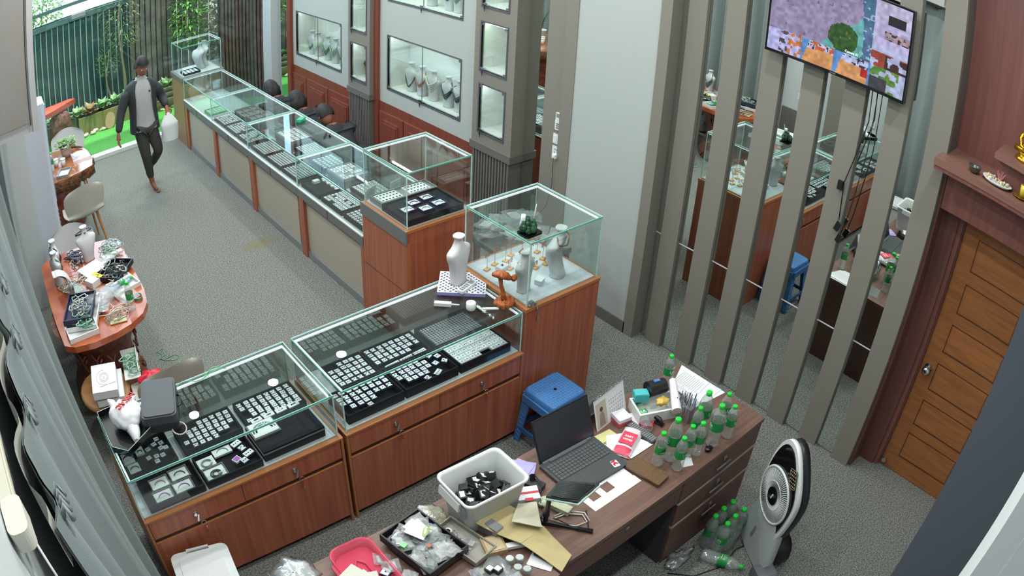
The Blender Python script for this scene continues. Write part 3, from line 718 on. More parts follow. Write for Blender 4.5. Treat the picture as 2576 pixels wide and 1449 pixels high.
q.part('gem_row', m_pad, t, kind='stuff'); MB().ob((2.93, 5.90, ZR + .043), (.06, .05, .026)).part('white_box', m_pad, t)
def plinth_tray(n, lab, x0, x1, y0, y1, rh, h=.035, **k):
    MB().box((x0 + .004, y0 + .004, ZR), (x1 - .004, y1 - .004, ZR + rh - .001)).thing('riser_box', m_greyd, f'grey riser box under the {lab}, {n} row counter', 'box')
    return rt(n, lab, x0, x1, y0, y1, z=ZR + rh, h=h, **k)
plinth_tray('nearest', 'raised black tray of white cells, staff side', 3.09, 3.35, 5.18, 5.56, .04, p=.034, s=.028, h=.035, dot=True, seed=6)
t = plinth_tray('nearest', 'raised grey tray with white cards, staff side', 3.09, 3.35, 5.66, 5.98, .07, p=.055, s=.048, h=.03, dot=True, seed=7, mo=m_greyb, mi=m_greyb, skip=.2)
rt('nearest', 'low tray of small cards behind the price sheets', 3.09, 3.35, 4.87, 5.15, .034, .028, h=.04, dot=True, seed=8)
def sheet(lab, x, y, z, w, h, rz, tilt, blue):
    t = thing('price_sheet', lab, 'price sheet', (x, y, z))
    R = Matrix.Translation((x, y, z)) @ Matrix.Rotation(rz, 4, 'Z') @ Matrix.Rotation(tilt, 4, 'X')
    MB().box((-w / 2, -.002, 0), (w / 2, .002, h)).xf(R).part('sheet', m_paper, t)
    q = MB()
    for i in range(9): q.box((-w * .38, -.003, h * (.9 - i * .085)), (w * (.1 + .28 * ((i * 7) % 5) / 5), -.0021, h * (.9 - i * .085) + .004))
    q.xf(R).part('lettering', m_inkd, t)
    if blue: MB().box((-w * .5, -.0032, h * .05), (w * .5, -.0024, h * .16)).xf(R).part('blue_band', M('blue_print', '3a4fa0', .6), t)
sheet('printed white price sheet leaning against the blue strip in the nearest row counter', 3.07, 5.20, ZR + .045, .13, .17, .35, .2, True)
sheet('printed price sheet with a framed logo behind the other sheets in the nearest row counter', 3.27, 5.13, ZR + .045, .13, .2, .3, .15, False)
sheet('pale blue leaning card beside the printed sheets in the nearest row counter', 3.24, 5.06, ZR + .045, .12, .15, .45, .5, False)
for k, (a, b) in enumerate(((6.05, 6.41), (6.44, 6.80), (6.83, 7.19))):
    rt('second', f'black tray with a dense white grid, {NTH[k]} on the customer side', 2.815, 3.07, a, b, .026, .0175, seed=10 + k)
plinth_tray('second', 'raised tray of larger white cells, staff side', 3.10, 3.35, 6.06, 6.36, .03, p=.042, s=.031, seed=14)
plinth_tray('second', 'raised tray of small white cells, staff side', 3.10, 3.35, 6.39, 6.72, .05, p=.028, s=.018, seed=15)
plinth_tray('second', 'raised grey tray of white slips, staff side', 3.10, 3.35, 6.78, 7.17, .08, p=.05, s=.045, seed=16, mo=m_greyb, mi=m_greyd)
for k, (a, b) in enumerate(((7.26, 7.60), (7.63, 7.98), (8.01, 8.38))):
    rt('third', f'black tray of white name slips, {NTH[k]} on the customer side', 2.815, 3.06, a, b, .03, .021, seed=20 + k, skip=.12)
def compart(n, lab, x0, x1, y0, y1, h):
    t = thing('compartment_box', f'{lab}, {n} long row counter', 'box', ((x0 + x1) / 2, (y0 + y1) / 2, ZR))
    MB().box((x0, y0, ZR), (x1, y1, ZR + h - .02)).part('body', m_greyb, t)
    q = MB()
    for i in range(4): x = x0 + (x1 - x0) * i / 3; q.ob((x, (y0 + y1) / 2, ZR + h - .01), (.008, y1 - y0, .02))
    for j in range(3): y = y0 + (y1 - y0) * j / 2; q.ob(((x0 + x1) / 2, y, ZR + h - .01), (x1 - x0, .008, .02))
    q.part('divider', M('tray_grey', '9a9c96', .6), t)
    return t
compart('third', 'grey box with six compartments beside the red beads', 3.08, 3.34, 7.62, 7.92, .10)
compart('third', 'lower grey box with six compartments next to the glass divider', 3.08, 3.34, 8.02, 8.34, .07)
compart('third', 'dark grey compartment box on the staff side, nearest end', 3.14, 3.35, 7.27, 7.44, .08)
t = thing('bead_heap', 'heap of dull red beads beside the grey compartment box', 'beads', (3.1, 7.5, ZR)); q = MB(); r = random.Random(3)
for i in range(70): q.ball((3.0 + r.random() * .12, 7.47 + r.random() * .16, ZR + .008 + r.random() * .012), .008, 6)
q.part('beads', m_coral, t, kind='stuff')
rt('fourth', 'pale grey tray on the customer side', 2.815, 3.05, 8.50, 8.75, .04, .03, seed=30, mo=m_greyb, mi=m_greyb)
# long things lying on the row glass
t = thing('card_stack', 'small stack of bright green cards on top of the second row counter', 'cards', (3.27, 6.87, .98))
for i in range(4): MB().ob((3.27, 6.87, .984 + i * .0065), (.10, .06, .006), rz=.5 + i * .05).part('card', M('green_card%d' % i, '2fa878' if i % 2 else '3cc08c', .45), t)
MB().ob((3.27, 6.33, .987), (.008, .14, .008), rz=-.7).ob((3.30, 6.29, .987), (.014, .05, .014), rz=-.7).thing('pen', m_blackg, 'dark pen lying on top of the second row counter', 'pen')

# ================================================================ BUSTS AND NECKLACES
def bust_mb(h=.28, bend=0.0, n=18):
    pr = [(0, .052, .040, 0), (.03, .050, .036, 0), (.25, .056, .034, bend * .6), (.45, .070, .036, bend), (.58, .088, .038, bend * .8), (.67, .096, .034, bend * .5), (.71, .088, .032, bend * .3),
          (.76, .052, .029, .1 * bend), (.83, .029, .025, 0), (.88, .024, .022, 0), (.95, .025, .022, 0), (.965, .031, .029, 0), (1.0, .031, .029, 0)]
    q = MB(); vs = []
    for z, a, b, o in pr:
        for i in range(n):
            t = 2 * PI * i / n; c, s_ = math.cos(t), math.sin(t)
            x = a * abs(c) ** .75 * (1 if c > 0 else -1); y = b * abs(s_) ** .75 * (1 if s_ > 0 else -1)
            vs.append((x * h / .28, (y + o) * h / .28, z * h))
    fs = []
    for j in range(len(pr) - 1):
        for i in range(n): fs.append((j * n + i, j * n + (i + 1) % n, (j + 1) * n + (i + 1) % n, (j + 1) * n + i))
    q.add(vs, fs, 0, True); L = (len(pr) - 1) * n
    q.f += [tuple(range(n - 1, -1, -1)), tuple(L + i for i in range(n))]; q.mi += [0, 0]; q.sm += [False, False]
    return q
BM = {}
def bust(x, y, z, rz, lab, h=.28, bend=0.0, group=None, name='necklace_bust'):
    k = (round(h, 3), bend)
    if k not in BM: BM[k] = bust_mb(h, bend).mesh('necklace_bust', m_bust)
    o = bpy.data.objects.new(name, BM[k]); COL.objects.link(o); o.location = (x, y, z); o.rotation_euler = (0, 0, rz)
    o['label'] = lab; o['category'] = 'bust'
    if group: o['group'] = group
    return o
def necklace(x, y, z, rz, lab, mat, h=.28, drop=.5, strands=1, r=.0045, group=None, wide=1.0):
    """beads hanging round the neck of a bust that stands at x, y, z"""
    k = h / .28; q = MB(); parts = []
    for s in range(strands):
        d = drop - .07 * s; q = MB(); pts = []
        for i in range(26):
            a = 2 * PI * i / 26; f = (1 + math.cos(a)) / 2
            zz = h * (.86 - .03) - h * d * f ** 1.3 * 1.0
            hw = (.034 + .040 * math.sin(min(PI, f * PI)) * wide) * k
            yy = -(.040 + .006 * s) * k * (f ** .4) + .028 * k * (1 - f)
            pts.append((hw * math.sin(a) * 1.0, yy, zz))
        q.tube(pts, r, 6, closed=True); parts.append(q)
    t = thing('necklace', lab, 'necklace', (0, 0, 0), group)
    for q in parts: q.part('bead_strand', mat, t)
    t.location = (x, y, z); t.rotation_euler = (0, 0, rz); return t
# ================================================================ WALL NICHES
def niche(hole, x, depth, lab, two=True, lockside=0):
    y0, y1, z0, z1 = hole; t = thing('display_niche', lab, 'display case', (x + .05, (y0 + y1) / 2, z0))
    w = .014; g = .004
    q = MB()
    for a, b in (((x - .006, y0 - w, z0 - w), (x + .02, y1 + w, z0)), ((x - .006, y0 - w, z1), (x + .02, y1 + w, z1 + w)), ((x - .006, y0 - w, z0), (x + .02, y0, z1)), ((x - .006, y1, z0), (x + .02, y1 + w, z1))): q.box(a, b)
    q.part('frame', M('niche_frame', '55555f', .4), t)
    X = x + depth; li = M('niche_lining', 'e3e6e2', .6)
    MB().box((x + .03, y0, z0), (X, y1, z0 + .006)).box((x + .03, y0, z1 - .006), (X, y1, z1)).box((x + .03, y0, z0 + .006), (X, y0 + .006, z1 - .006)).box((x + .03, y1 - .006, z0 + .006), (X, y1, z1 - .006)).box((X - .006, y0 + .006, z0 + .006), (X, y1 - .006, z1 - .006)).part('lining', li, t)
    MB().box((x + .035, y0 + .02, z1 - .016), (x + .05, y1 - .02, z1 - .007)).part('led_strip', m_niche, t)
    ys = [y0, (y0 + y1) / 2, y1] if two else [y0, y1]
    for a, b in zip(ys[:-1], ys[1:]): MB().box((x + .004, a + .003, z0 + .003), (x + .009, b - .003, z1 - .003)).part('glass_door', m_glass, t)
    if two: MB().box((x + .002, ys[1] - .002, z0 + .003), (x + .010, ys[1] + .002, z1 - .003)).part('door_gap', m_greyd, t)
    ly = ys[1] if two else (y1 - .05)
    p = MB().ob((x - .004, ly, z0 + .022), (.022, .05, .018)).ob((x - .016, ly + .015, z0 + .026), (.014, .02, .012)).part('lock', m_chrome, t)
    MB().ob((x - .02, ly + .005, z0 - .012), (.006, .014, .03)).ob((x - .02, ly + .002, z0 - .035), (.004, .007, .02)).part('key', m_inkd, p)
    for yy, zz in ((y0 + .02, z1 - .015), (y1 - .02, z0 + .018), (y0 + .02, z0 + .018), (y1 - .02, z1 - .015)): MB().ob((x + .001, yy, zz), (.006, .028, .02)).part('hinge', m_greyd, t)
    return t
niche(N2, 4.33, .28, 'wide lit wall niche with five necklace busts in the nearer white bay')
niche(N3, 4.33, .28, 'wide lit wall niche cut off by the top edge, above the five necklace busts')
niche(N1, 4.33, .28, 'wide lit wall niche with green necklaces in the farther white bay')
niche(N1b, 4.33, .28, 'wide wall niche high in the farther white bay')
niche(B1, 4.25, .3, 'empty lit niche, lowest in the near grey pilaster', False)
niche(B2, 4.25, .3, 'empty lit niche, middle one in the near grey pilaster', False)
niche(B3, 4.25, .3, 'empty lit niche at the top edge of the near grey pilaster', False)
niche(A1, 4.25, .3, 'small lit niche with a gold necklace in the far grey pilaster', False)
niche(A2, 4.25, .3, 'small lit niche above the gold necklace in the far grey pilaster', False)
FW = -PI / 2
for k, (y, mt, l, d, s) in enumerate(((6.635, m_dkbead, 'a long dark green strand', .66, 1), (6.44, m_coral, 'rust coloured strands', .52, 2), (6.235, m_pearl, 'many olive pearl strands', .50, 4), (5.985, m_dkbead, 'thick black green strands', .56, 3), (5.80, m_dkbead, 'dark strands at the glass edge', .52, 3))):
    bust(4.47, y, 1.107, FW, f'white bust wearing {l} in the nearer wall niche', .32)
    necklace(4.47, y, 1.107, FW, f'necklace of {l}, on a bust in the nearer niche', mt, .32, d, s, .006)
for k, (y, mt, l, d, s) in enumerate(((8.96, m_jade, 'a long jade strand', .6, 2), (8.80, m_pearl, 'a pale bead strand', .55, 2), (8.52, m_jade, 'two bright green strands', .6, 3), (8.32, m_jadel, 'pale green tassel strands', .55, 4), (8.12, m_jade, 'a green strand near the pilaster', .55, 2))):
    bust(4.47, y, 1.062, FW, f'white bust wearing {l} in the farther wall niche', .32)
    necklace(4.47, y, 1.062, FW, f'necklace of {l}, on a bust in the farther niche', mt, .32, d, s, .006)
for k, (y, mt, l) in enumerate(((6.0, m_dkbead, 'a dark strand'), (5.86, m_greyb, 'a grey strand'), (6.30, m_pearl, 'a pale strand'))):
    bust(4.47, y, 2.107, FW, f'white bust wearing {l} in the top niche of the nearer bay', .32)
    necklace(4.47, y, 2.107, FW, f'necklace of {l} on a bust in the top niche of the nearer bay', mt, .32, .5, 2, .006)
o = bust(4.42, 7.44, 1.092, FW, 'small dark bust wearing gold strands in the far pilaster niche', .24); o.data = o.data.copy(); o.data.materials[0] = m_black
necklace(4.42, 7.44, 1.092, FW, 'necklace of gold strands in the far pilaster niche', m_gold, .24, .5, 4, .006)

# ================================================================ CASES: PEDESTALS
ZP = 1.031
S = 0
bust(2.915, 3.10, ZP, .3, 'white bust standing nearest the glass corner inside the tall pedestal case', .27, .0)
bust(3.215, 3.11, ZP, .5, 'tall curved white bust with a rose gold necklace inside the tall pedestal case', .345, .030)
necklace(3.215, 3.11, ZP, .5, 'rose gold necklace on the tall curved bust in the pedestal case', M('rose_gold', 'b06a4c', .25, metal=.9), .345, .16, 1, .004)
necklace(2.915, 3.10, ZP, .3, 'thin pendant chain on the bust nearest the glass corner of the pedestal case', m_chrome, .27, .3, 1, .0018)
t = thing('ring_box', 'small white ring box on the floor of the tall pedestal case', 'box', (3.05, 3.10, ZP))
MB().ob((3.05, 3.10, ZP + .014), (.06, .045, .026), rz=.4).part('body', m_white, t); MB().ob((3.05, 3.10, ZP + .030), (.064, .049, .005), rz=.4).part('lid', m_pad, t)
t = thing('ring_box', 'white square ring box with a dark stone beside the earring stands', 'box', (2.97, 3.36, ZP))
MB().ob((2.97, 3.37, ZP + .014), (.075, .055, .026), rz=.2).part('body', m_white, t); MB().ball((2.97, 3.37, ZP + .03), .008, 8).part('stone', m_stone, t)
m_rg = M('rose_metal', 'b87a5c', .3, metal=.7); m_kraft = M('pale_wood_block', 'd9a878', .6)
def earring(x, y, h, lab, rz=0.0):
    t = thing('earring_stand', lab, 'earring stand', (0, 0, 0), 'earring stands in the tall pedestal case')
    MB().ob((0, 0, .005), (.042, .032, .01)).part('base', m_kraft, t)
    MB().cyl((0, 0, .01), (0, 0, h), .0015, n=6).cyl((-.022, 0, h), (.022, 0, h), .0018, n=6).part('post', m_rg, t)
    for s in (-1, 1):
        MB().tube([(s * .018 + .007 * math.cos(a * PI / 4), 0, h - .012 + .009 * math.sin(a * PI / 4)) for a in range(8)], .0022, 5, closed=True).ball((s * .018, 0, h - .026), .004, 6).part('earring', m_rg, t)
    t.location = (x, y, ZP); t.rotation_euler = (0, 0, rz)
for k, (x, y, h) in enumerate(((2.885, 3.42, .12), (2.965, 3.44, .125), (3.05, 3.43, .15), (3.01, 3.34, .075), (3.12, 3.36, .10), (3.21, 3.36, .12), (3.27, 3.31, .125), (3.24, 3.25, .06), (3.15, 3.25, .05), (3.30, 3.40, .10), (3.13, 3.47, .12), (3.22, 3.46, .10))):
    earring(x, y, h, f'small earring stand on a pale wooden block, {"front" if y < 3.38 else "back"} row, {NTH[k % 6]} from the left', .3)
def blob(c, r, seed, n=14, m=0, k=.35, freq=3.0):
    rd = random.Random(seed); ph = [rd.uniform(0, 6.28) for _ in range(9)]
    q = MB()
    def f(u, v):
        th = 2 * PI * u; p = PI * (v * .98 + .01)
        x, y, z = math.sin(p) * math.cos(th), math.sin(p) * math.sin(th), math.cos(p)
        d = 1 + k * (math.sin(freq * x * 2 + ph[0]) * math.sin(freq * y * 2 + ph[1]) + .6 * math.sin(freq * 4 * x + ph[2]) * math.sin(freq * 3.3 * z + ph[3]) + .4 * math.sin(freq * 7 * y + ph[4] + 3 * z))
        return (c[0] + r[0] * x * d, c[1] + r[1] * y * d, max(c[2] + r[2] * z * d, c[2] - r[2] * .95))
    return q.grid(f, n * 2, n, m)
# clear bags of stock behind the tall case
# jade teapot group on the tall case
t = thing('jade_ornament', 'dark green jade ornament of small round jars on top of the tall glass case', 'ornament', (2.885, 3.05, 1.462))
MB().poly(rrect(2.885, 3.045, .13, .10, .02), 1.4615, 1.472).part('base', m_blackg, t)
mj = M('jade_dark', '2c5a3e', .2, var=(60, '16301f'))
for k, (dx, dy, s) in enumerate(((-.035, .02, 1.0), (.0, -.022, .9), (.036, .012, .95), (0, .026, 1.25), (-.03, -.02, .7))):
    MB().lathe((2.885 + dx, 3.045 + dy, 1.472), [(.010 * s, 0), (.024 * s, .008), (.027 * s, .028 * s), (.018 * s, .05 * s), (.011 * s, .056 * s), (.014 * s, .068 * s), (.009 * s, .069 * s)], 12).part('jar', mj, t)
MB().lathe((2.865, 3.085, 1.472), [(.02, 0), (.02, .05), (.014, .075), (.014, .10)], 10).part('white_cup', m_pad, t)
MB().tube([(2.925, 3.06, 1.49), (2.935, 3.062, 1.56), (2.945, 3.065, 1.63)], .002, 5).tube([(2.915, 3.065, 1.49), (2.932, 3.064, 1.58), (2.945, 3.065, 1.63)], .002, 5).part('tassel_cord', m_pearl, t)
# pedestal one: trays
t = rtray('grey tray with two white earring cards at the back of the square case', 2.81, 3.32, 4.565, 4.74, None, h=.045, z=ZP, mo=m_greyb, mi=m_greyb)
for k, x in enumerate((2.925, 3.18)):
    c = thing('earring_card', f'white card of tiny earrings in the grey tray, {("left", "right")[k]} one', 'jewellery card', (x, 4.65, ZP + .032))
    MB().box((x - .10, 4.585, ZP + .032), (x + .09, 4.715, ZP + .044)).part('card', m_pad, c)
    q = MB()
    for i in range(6):
        for j in range(3): q.ob((x - .08 + i * .03, 4.60 + j * .045, ZP + .046), (.012, .008, .004))
    q.part('earrings', m_stone, c, kind='stuff')
t = rtray('large black tray with five bracelet boxes at the front of the square case', 2.80, 3.30, 4.205, 4.55, None, h=.05, z=ZP)
for k, (x, y) in enumerate(((2.90, 4.36), (3.00, 4.43), (3.02, 4.30), (3.13, 4.45), (3.15, 4.32))):
    bracelet_card(x, y, ZP + .037, .105, .095, f'black framed bracelet box in the large black tray, {NTH[k]} from the customer side', m_dkbead if k % 2 else m_greyb, 1, rad=.03)
# far case goods
rtray('small black tray of rings in the far small glass case', 2.84, 3.08, 9.64, 9.86, .05, .04, z=.996, h=.03)
bust(3.16, 9.86, .996, 1.9, 'tall curved grey bust in the far small glass case, front one', .36, .05)
bust(3.25, 9.95, .996, 1.9, 'tall curved grey bust in the far small glass case, back one', .36, .05)

# ================================================================ THINGS ON THE FRONT COUNTERS
ZC = .9975
R = Matrix.Translation((2.675, 3.405, ZC)) @ Matrix.Rotation(-.72, 4, 'Z')
t = thing('patterned_book', 'flat box with a white and navy checked cover under the white bust', 'box', (2.675, 3.405, ZC))
MB().box((-.15, -.125, 0), (.15, .125, .022)).xf(R).part('body', M('lilac_side', '8d88c0', .6), t)
m_chk = M('checked_cover', 'd8d8e2', .6)
MB().box((-.15, -.125, .022), (.15, .125, .0235)).xf(R).part('cover', m_chk, t)
q = MB()
for i in range(17):
    for j in range(14):
        if (i + j) % 2: continue
        q.ob((-.135 + i * .017, -.11 + j * .017, .0238), (.015, .009, .0008), rz=PI / 4 if i % 4 < 2 else -PI / 4)
q.xf(R).part('check_print', m_navy, t)
bust(2.66, 3.43, ZC + .0245, .35, 'large white bust standing on the checked box on the counter', .33)
t = thing('remote_control', 'white remote control with a grey screen lying on the checked box', 'remote control', (2.655, 3.335, ZC + .025))
R = Matrix.Translation((2.655, 3.335, ZC + .025)) @ Matrix.Rotation(.30, 4, 'Z')
MB().poly(rrect(0, 0, .155, .046, .01), 0, .018).xf(R).part('body', m_plast, t); MB().box((.03, -.016, .018), (.068, .016, .0195)).xf(R).part('display', m_greyb, t)
q = MB()
for i in range(4):
    for j in range(2): q.box((-.065 + i * .022, -.014 + j * .016, .018), (-.05 + i * .022, -.002 + j * .016, .0205))
q.xf(R).part('button', m_alu, t, kind='stuff')
t = thing('pen_torch', 'white gem testing pen lying on the counter glass', 'torch', (2.47, 3.27, ZC))
MB().ob((2.44, 3.295, ZC + .012), (.105, .028, .022), rz=-.75).part('body', m_plast, t); MB().cyl((2.478, 3.260, ZC + .012), (2.515, 3.225, ZC + .012), .009, .006, n=10).part('tip', m_chrome, t)
t = thing('tape_roll', 'white hose shaped roll standing on the counter glass beside the pen', 'roll', (2.555, 3.165, ZC))
MB().lathe((2.555, 3.165, ZC), [(.028, 0), (.030, .01), (.030, .045), (.022, .05), (.016, .045), (.016, .004)], 18).part('ring', m_plast, t)
t = thing('led_tube', 'short white tube lamp lying on the counter glass near the pedestal', 'lamp', (2.66, 3.08, ZC))
MB().cyl((2.60, 3.11, ZC + .012), (2.68, 3.055, ZC + .012), .009, n=10).part('tube', m_plast, t)
# carved mushroom
m_carve = M('carved_amber_wood', 'b4612c', .28, var=(40, '8a4219'), bump=(70, .9))
t = thing('carved_mushroom', 'carved orange wood mushroom ornament at the corner of the counter', 'carving', (2.73, 3.06, ZC))
blob((2.735, 3.065, ZC + .03), (.062, .06, .032), 4, 16, k=.12, freq=5).part('base', m_carve, t)
MB().tube([(2.725, 3.06, ZC + .04), (2.72, 3.065, ZC + .10), (2.708, 3.075, ZC + .16), (2.705, 3.08, ZC + .205)], [.020, .014, .012, .014], 10).part('stem', m_carve, t)
q = MB().lathe((0, 0, 0), [(.004, .034), (.035, .028), (.066, .006), (.062, -.012), (.014, -.004)], 16, sy=.62); q.xf(Matrix.Translation((2.715, 3.08, ZC + .215)) @ Matrix.Rotation(-.35, 4, 'Z') @ Matrix.Rotation(-.25, 4, 'X') @ Matrix.Rotation(.35, 4, 'Y'))
q.part('cap', m_carve, t); MB().ball((2.782, 3.045, ZC + .195), .024, 10, ry=.018).part('bud', m_carve, t)
# counter one: black case, glass tray, white bag, bracelet, cords
R = Matrix.Translation((.575, 3.36, ZC)) @ Matrix.Rotation(-.33, 4, 'Z')
t = thing('black_case', 'black zipped hard case lying on the counter beside the white bag', 'case', (.575, 3.36, ZC))
MB().poly(rrect(0, 0, .21, .33, .03), 0, .045).xf(R).part('lower_shell', m_black, t); MB().poly(rrect(0, 0, .212, .332, .03), .045, .052).xf(R).part('zip', m_inkd, t)
MB().poly(rrect(0, 0, .21, .33, .03), .052, .10).poly(rrect(0, 0, .19, .31, .028), .10, .106).xf(R).part('lid', M('black_shell', '3a3d43', .5), t)
MB().tube([(.10, -.05, .06), (.125, -.04, .062), (.125, .04, .062), (.10, .05, .06)], .006, 6).xf(R).part('handle', m_black, t)
t = thing('black_glass_tray', 'black gloss tray lying tilted on the counter under the white bag', 'tray', (.34, 3.33, ZC))
MB().poly([(.195, 3.52), (.43, 3.53), (.50, 3.25), (.275, 3.12), (.195, 3.20)], ZC, ZC + .006).part('base', M('tray_black', '111216', .38), t)
for (a_, b_), (c_, d_) in (((.195, 3.52), (.43, 3.53)), ((.43, 3.53), (.50, 3.25)), ((.50, 3.25), (.275, 3.12)), ((.275, 3.12), (.195, 3.20)), ((.195, 3.20), (.195, 3.52))):
    MB().add([(a_, b_, ZC + .006), (c_, d_, ZC + .006), (c_, d_, ZC + .042), (a_, b_, ZC + .042)], [(0, 1, 2, 3)]).add([((a_ + .34 * .02) / 1.02, (b_ + 3.33 * .02) / 1.02, ZC + .006), ((c_ + .34 * .02) / 1.02, (d_ + 3.33 * .02) / 1.02, ZC + .006), ((c_ + .34 * .02) / 1.02, (d_ + 3.33 * .02) / 1.02, ZC + .042), ((a_ + .34 * .02) / 1.02, (b_ + 3.33 * .02) / 1.02, ZC + .042)], [(0, 1, 2, 3)]).part('side', m_blackg, t)
MB().tube([(.195, 3.52, ZC + .043), (.43, 3.53, ZC + .043), (.50, 3.25, ZC + .043), (.275, 3.12, ZC + .043), (.195, 3.20, ZC + .043)], .002, 5, closed=True).part('rim', m_gedgel, t)
t = thing('plastic_bag', 'crumpled white plastic bag with red letters on the black tray', 'bag', (.36, 3.36, ZC + .007))
def bagmb(c, s, seed, tip=None):
    return blob((c[0], c[1], c[2] + s[2] * .95), s, seed, 16, k=.10, freq=2.2)
bagmb((.355, 3.36, ZC + .008), (.100, .105, .070), 3).part('body', M('bag_white', 'e2e2e6', .55), t)
MB().tube([(.31, 3.41, ZC + .09), (.30, 3.45, ZC + .12), (.285, 3.48, ZC + .12)], [.03, .022, .008], 8).tube([(.40, 3.40, ZC + .09), (.43, 3.43, ZC + .11), (.45, 3.45, ZC + .10)], [.03, .02, .008], 8).part('handle_flap', bpy.data.materials['bag_white'], t)
MB().tube([(.36, 3.30, ZC + .05), (.36, 3.24, ZC + .035), (.35, 3.18, ZC + .03)], [.05, .035, .018], 10).part('corner', bpy.data.materials['bag_white'], t)
q = text_mb('MIKAC', .050, .004, True); q.xf(Matrix.Translation((.375, 3.372, ZC + .156)) @ Matrix.Rotation(.75 + PI * .93, 4, 'Z')); q.part('lettering', m_red, t)
q = MB()
for i in range(26): a = 2 * PI * i / 26; q.ball((.615 + .05 * math.cos(a) * .8, 3.175 + .052 * math.sin(a), ZC + .005), .0052, 6)
q.thing('pearl_bracelet', m_pearl, 'pearl bracelet lying on the counter glass in front of the black case', 'bracelet')
m_cord = M('green_cord', '5fb27c', .6)
MB().tube([(.72 + .045 * i, 3.50 + .03 * math.sin(i * 1.3) + .004 * i, ZC + .004) for i in range(8)], .003, 5).tube([(.86 + .05 * i, 3.52 - .03 * math.cos(i) - .01 * i, ZC + .004) for i in range(5)], .0026, 5).thing('thin_cord', m_cord, 'thin pale green cord trailing over the back of the counter glass', 'cord', loc=(0, 0, 0))
MB().tube([(1.02, 5.30, .004), (1.0, 5.35, .004), (1.06, 5.36, .004), (1.05, 5.27, .004), (.99, 5.24, .004), (1.03, 5.19, .004), (1.1, 5.15, .004), (1.16, 5.17, .004), (1.13, 5.22, .004), (1.05, 5.21, .004)], .003, 5).thing('thin_cord', m_cord, 'thin green cord lying in a loop on the carpet by the wooden table', 'cord')

# ================================================================ THE DESK
DZ = .75
dk = thing('desk', 'walnut desk with three drawers under the laptop and the water bottles', 'desk', (2.6, 1.85, 0))
MB().box((1.748, 1.512, .722), (3.442, 2.207, DZ)).part('top', m_walnut, dk)
MB().box((1.76, 1.517, .565), (2.68, 1.535, .721)).part('apron', m_walnutf, dk)
MB().box((1.76, 2.15, .06), (2.68, 2.17, .721)).part('back_panel', m_walnutf, dk)
dp = MB().box((2.68, 1.532, .0), (3.43, 2.20, .721)).part('drawer_unit', m_walnutf, dk)
MB().box((2.672, 1.532, 0), (2.6795, 2.19, .721)).part('inner_side', m_darkmet, dk)
for k, (a, b) in enumerate(((.553, .718), (.352, .528), (.02, .328))):
    d = MB().box((2.684, 1.515, a), (3.426, 1.531, b)).part('drawer', m_walnutf, dk)
    zc = b - .075
    MB().cyl((2.975, 1.500, zc - .01), (3.11, 1.500, zc - .01), .008, n=8).ob((2.985, 1.507, zc - .01), (.012, .016, .012)).ob((3.10, 1.507, zc - .01), (.012, .016, .012)).part('handle', m_chrome, d)
    MB().tube([(3.05 + .014 * math.cos(i * PI / 4), 1.503, zc + .045 + .014 * math.sin(i * PI / 4)) for i in range(8)], .002, 5, closed=True).ob((3.05, 1.507, zc + .018), (.008, .006, .03)).part('key', m_chrome, d)
    if k < 2: MB().box((2.684, 1.514, a - .022), (3.426, 1.532, a - .004)).part('grip_strip', M('strip_grey%d' % k, 'a9a39c', .4), dk)
MB().cyl((2.242, 1.518, .69), (2.242, 1.512, .69), .013, n=12).part('cable_port', m_chrome, dk)
d2 = thing('side_desk', 'second walnut desk top on the left, under the trays and bags', 'desk', (1.2, 1.85, 0))
MB().box((.56, 1.482, .722), (1.744, 2.207, DZ)).part('top', m_walnut, d2)
MB().box((.58, 1.50, .50), (1.744, 1.52, .721)).part('apron', m_walnutf, d2)
MB().box((.58, 2.15, .06), (1.744, 2.17, .721)).part('back_panel', m_walnutf, d2)
for x in (.58, 1.71): MB().box((x, 1.52, 0), (x + .03, 2.15, .721)).part('side_panel', m_walnutf, d2)

# bottles
def bottle_parts(scale=1.0):
    t = thing('water_bottle', 'x', 'bottle', (0, 0, 0)); s = scale
    r = .041 * s; H = .30 * s
    pr = [(.55 * r, .002), (.9 * r, .003), (r, .012 * s)]
    for i in range(6): pr += [(r * .985, (.022 + i * .013) * s), (r * .95, (.0285 + i * .013) * s)]
    pr += [(r, .105 * s), (r * .985, .115 * s), (r * .985, .178 * s), (r, .19 * s), (r * .97, .205 * s), (r * .8, .232 * s), (r * .5, .256 * s), (.0135 * s + .001, .268 * s), (.0135 * s + .001, .272 * s)]
    MB().lathe((0, 0, 0), pr, 18, cap=False).add([(.55 * r * math.cos(2 * PI * i / 18), .55 * r * math.sin(2 * PI * i / 18), .002) for i in range(18)], [tuple(range(17, -1, -1))]).part('body', m_pet, t)
    wr = [(max(a - .0012, .001), z + .0015) for a, z in pr[:-6]]
    lb = MB().lathe((0, 0, 0), [(r * .99, .116 * s), (r * .992, .118 * s), (r * .992, .176 * s), (r * .99, .178 * s)], 24, cap=False).part('label_sleeve', m_greenlab, t)
    for a0 in (-PI / 2 - .35, PI / 2):
        q = text_mb('Life', .034 * s, .0002, True); rr = r * .992 + .0006
        q.v = [(rr * math.cos(a0 + x / rr), rr * math.sin(a0 + x / rr), .152 * s + y) for x, y, z in q.v]
        for i in range(12):
            b = a0 - .35 + i * .07; b2 = b + .07
            q.add([(rr * math.cos(c), rr * math.sin(c), zz) for c, zz in ((b, .130 * s), (b2, .130 * s), (b2, .133 * s), (b, .133 * s))], [(0, 1, 2, 3)])
        q.part('lettering', m_ink, lb)
    MB().lathe((0, 0, 0), [(.0155 * s + .001, .262 * s), (.0165 * s + .001, .265 * s), (.0165 * s + .001, .284 * s), (.014 * s, .287 * s)], 14).part('cap', m_greencap, t)
    return t
BL = bottle_parts(1.0); BS = bottle_parts(.80)
first = {id(BL): True, id(BS): True}
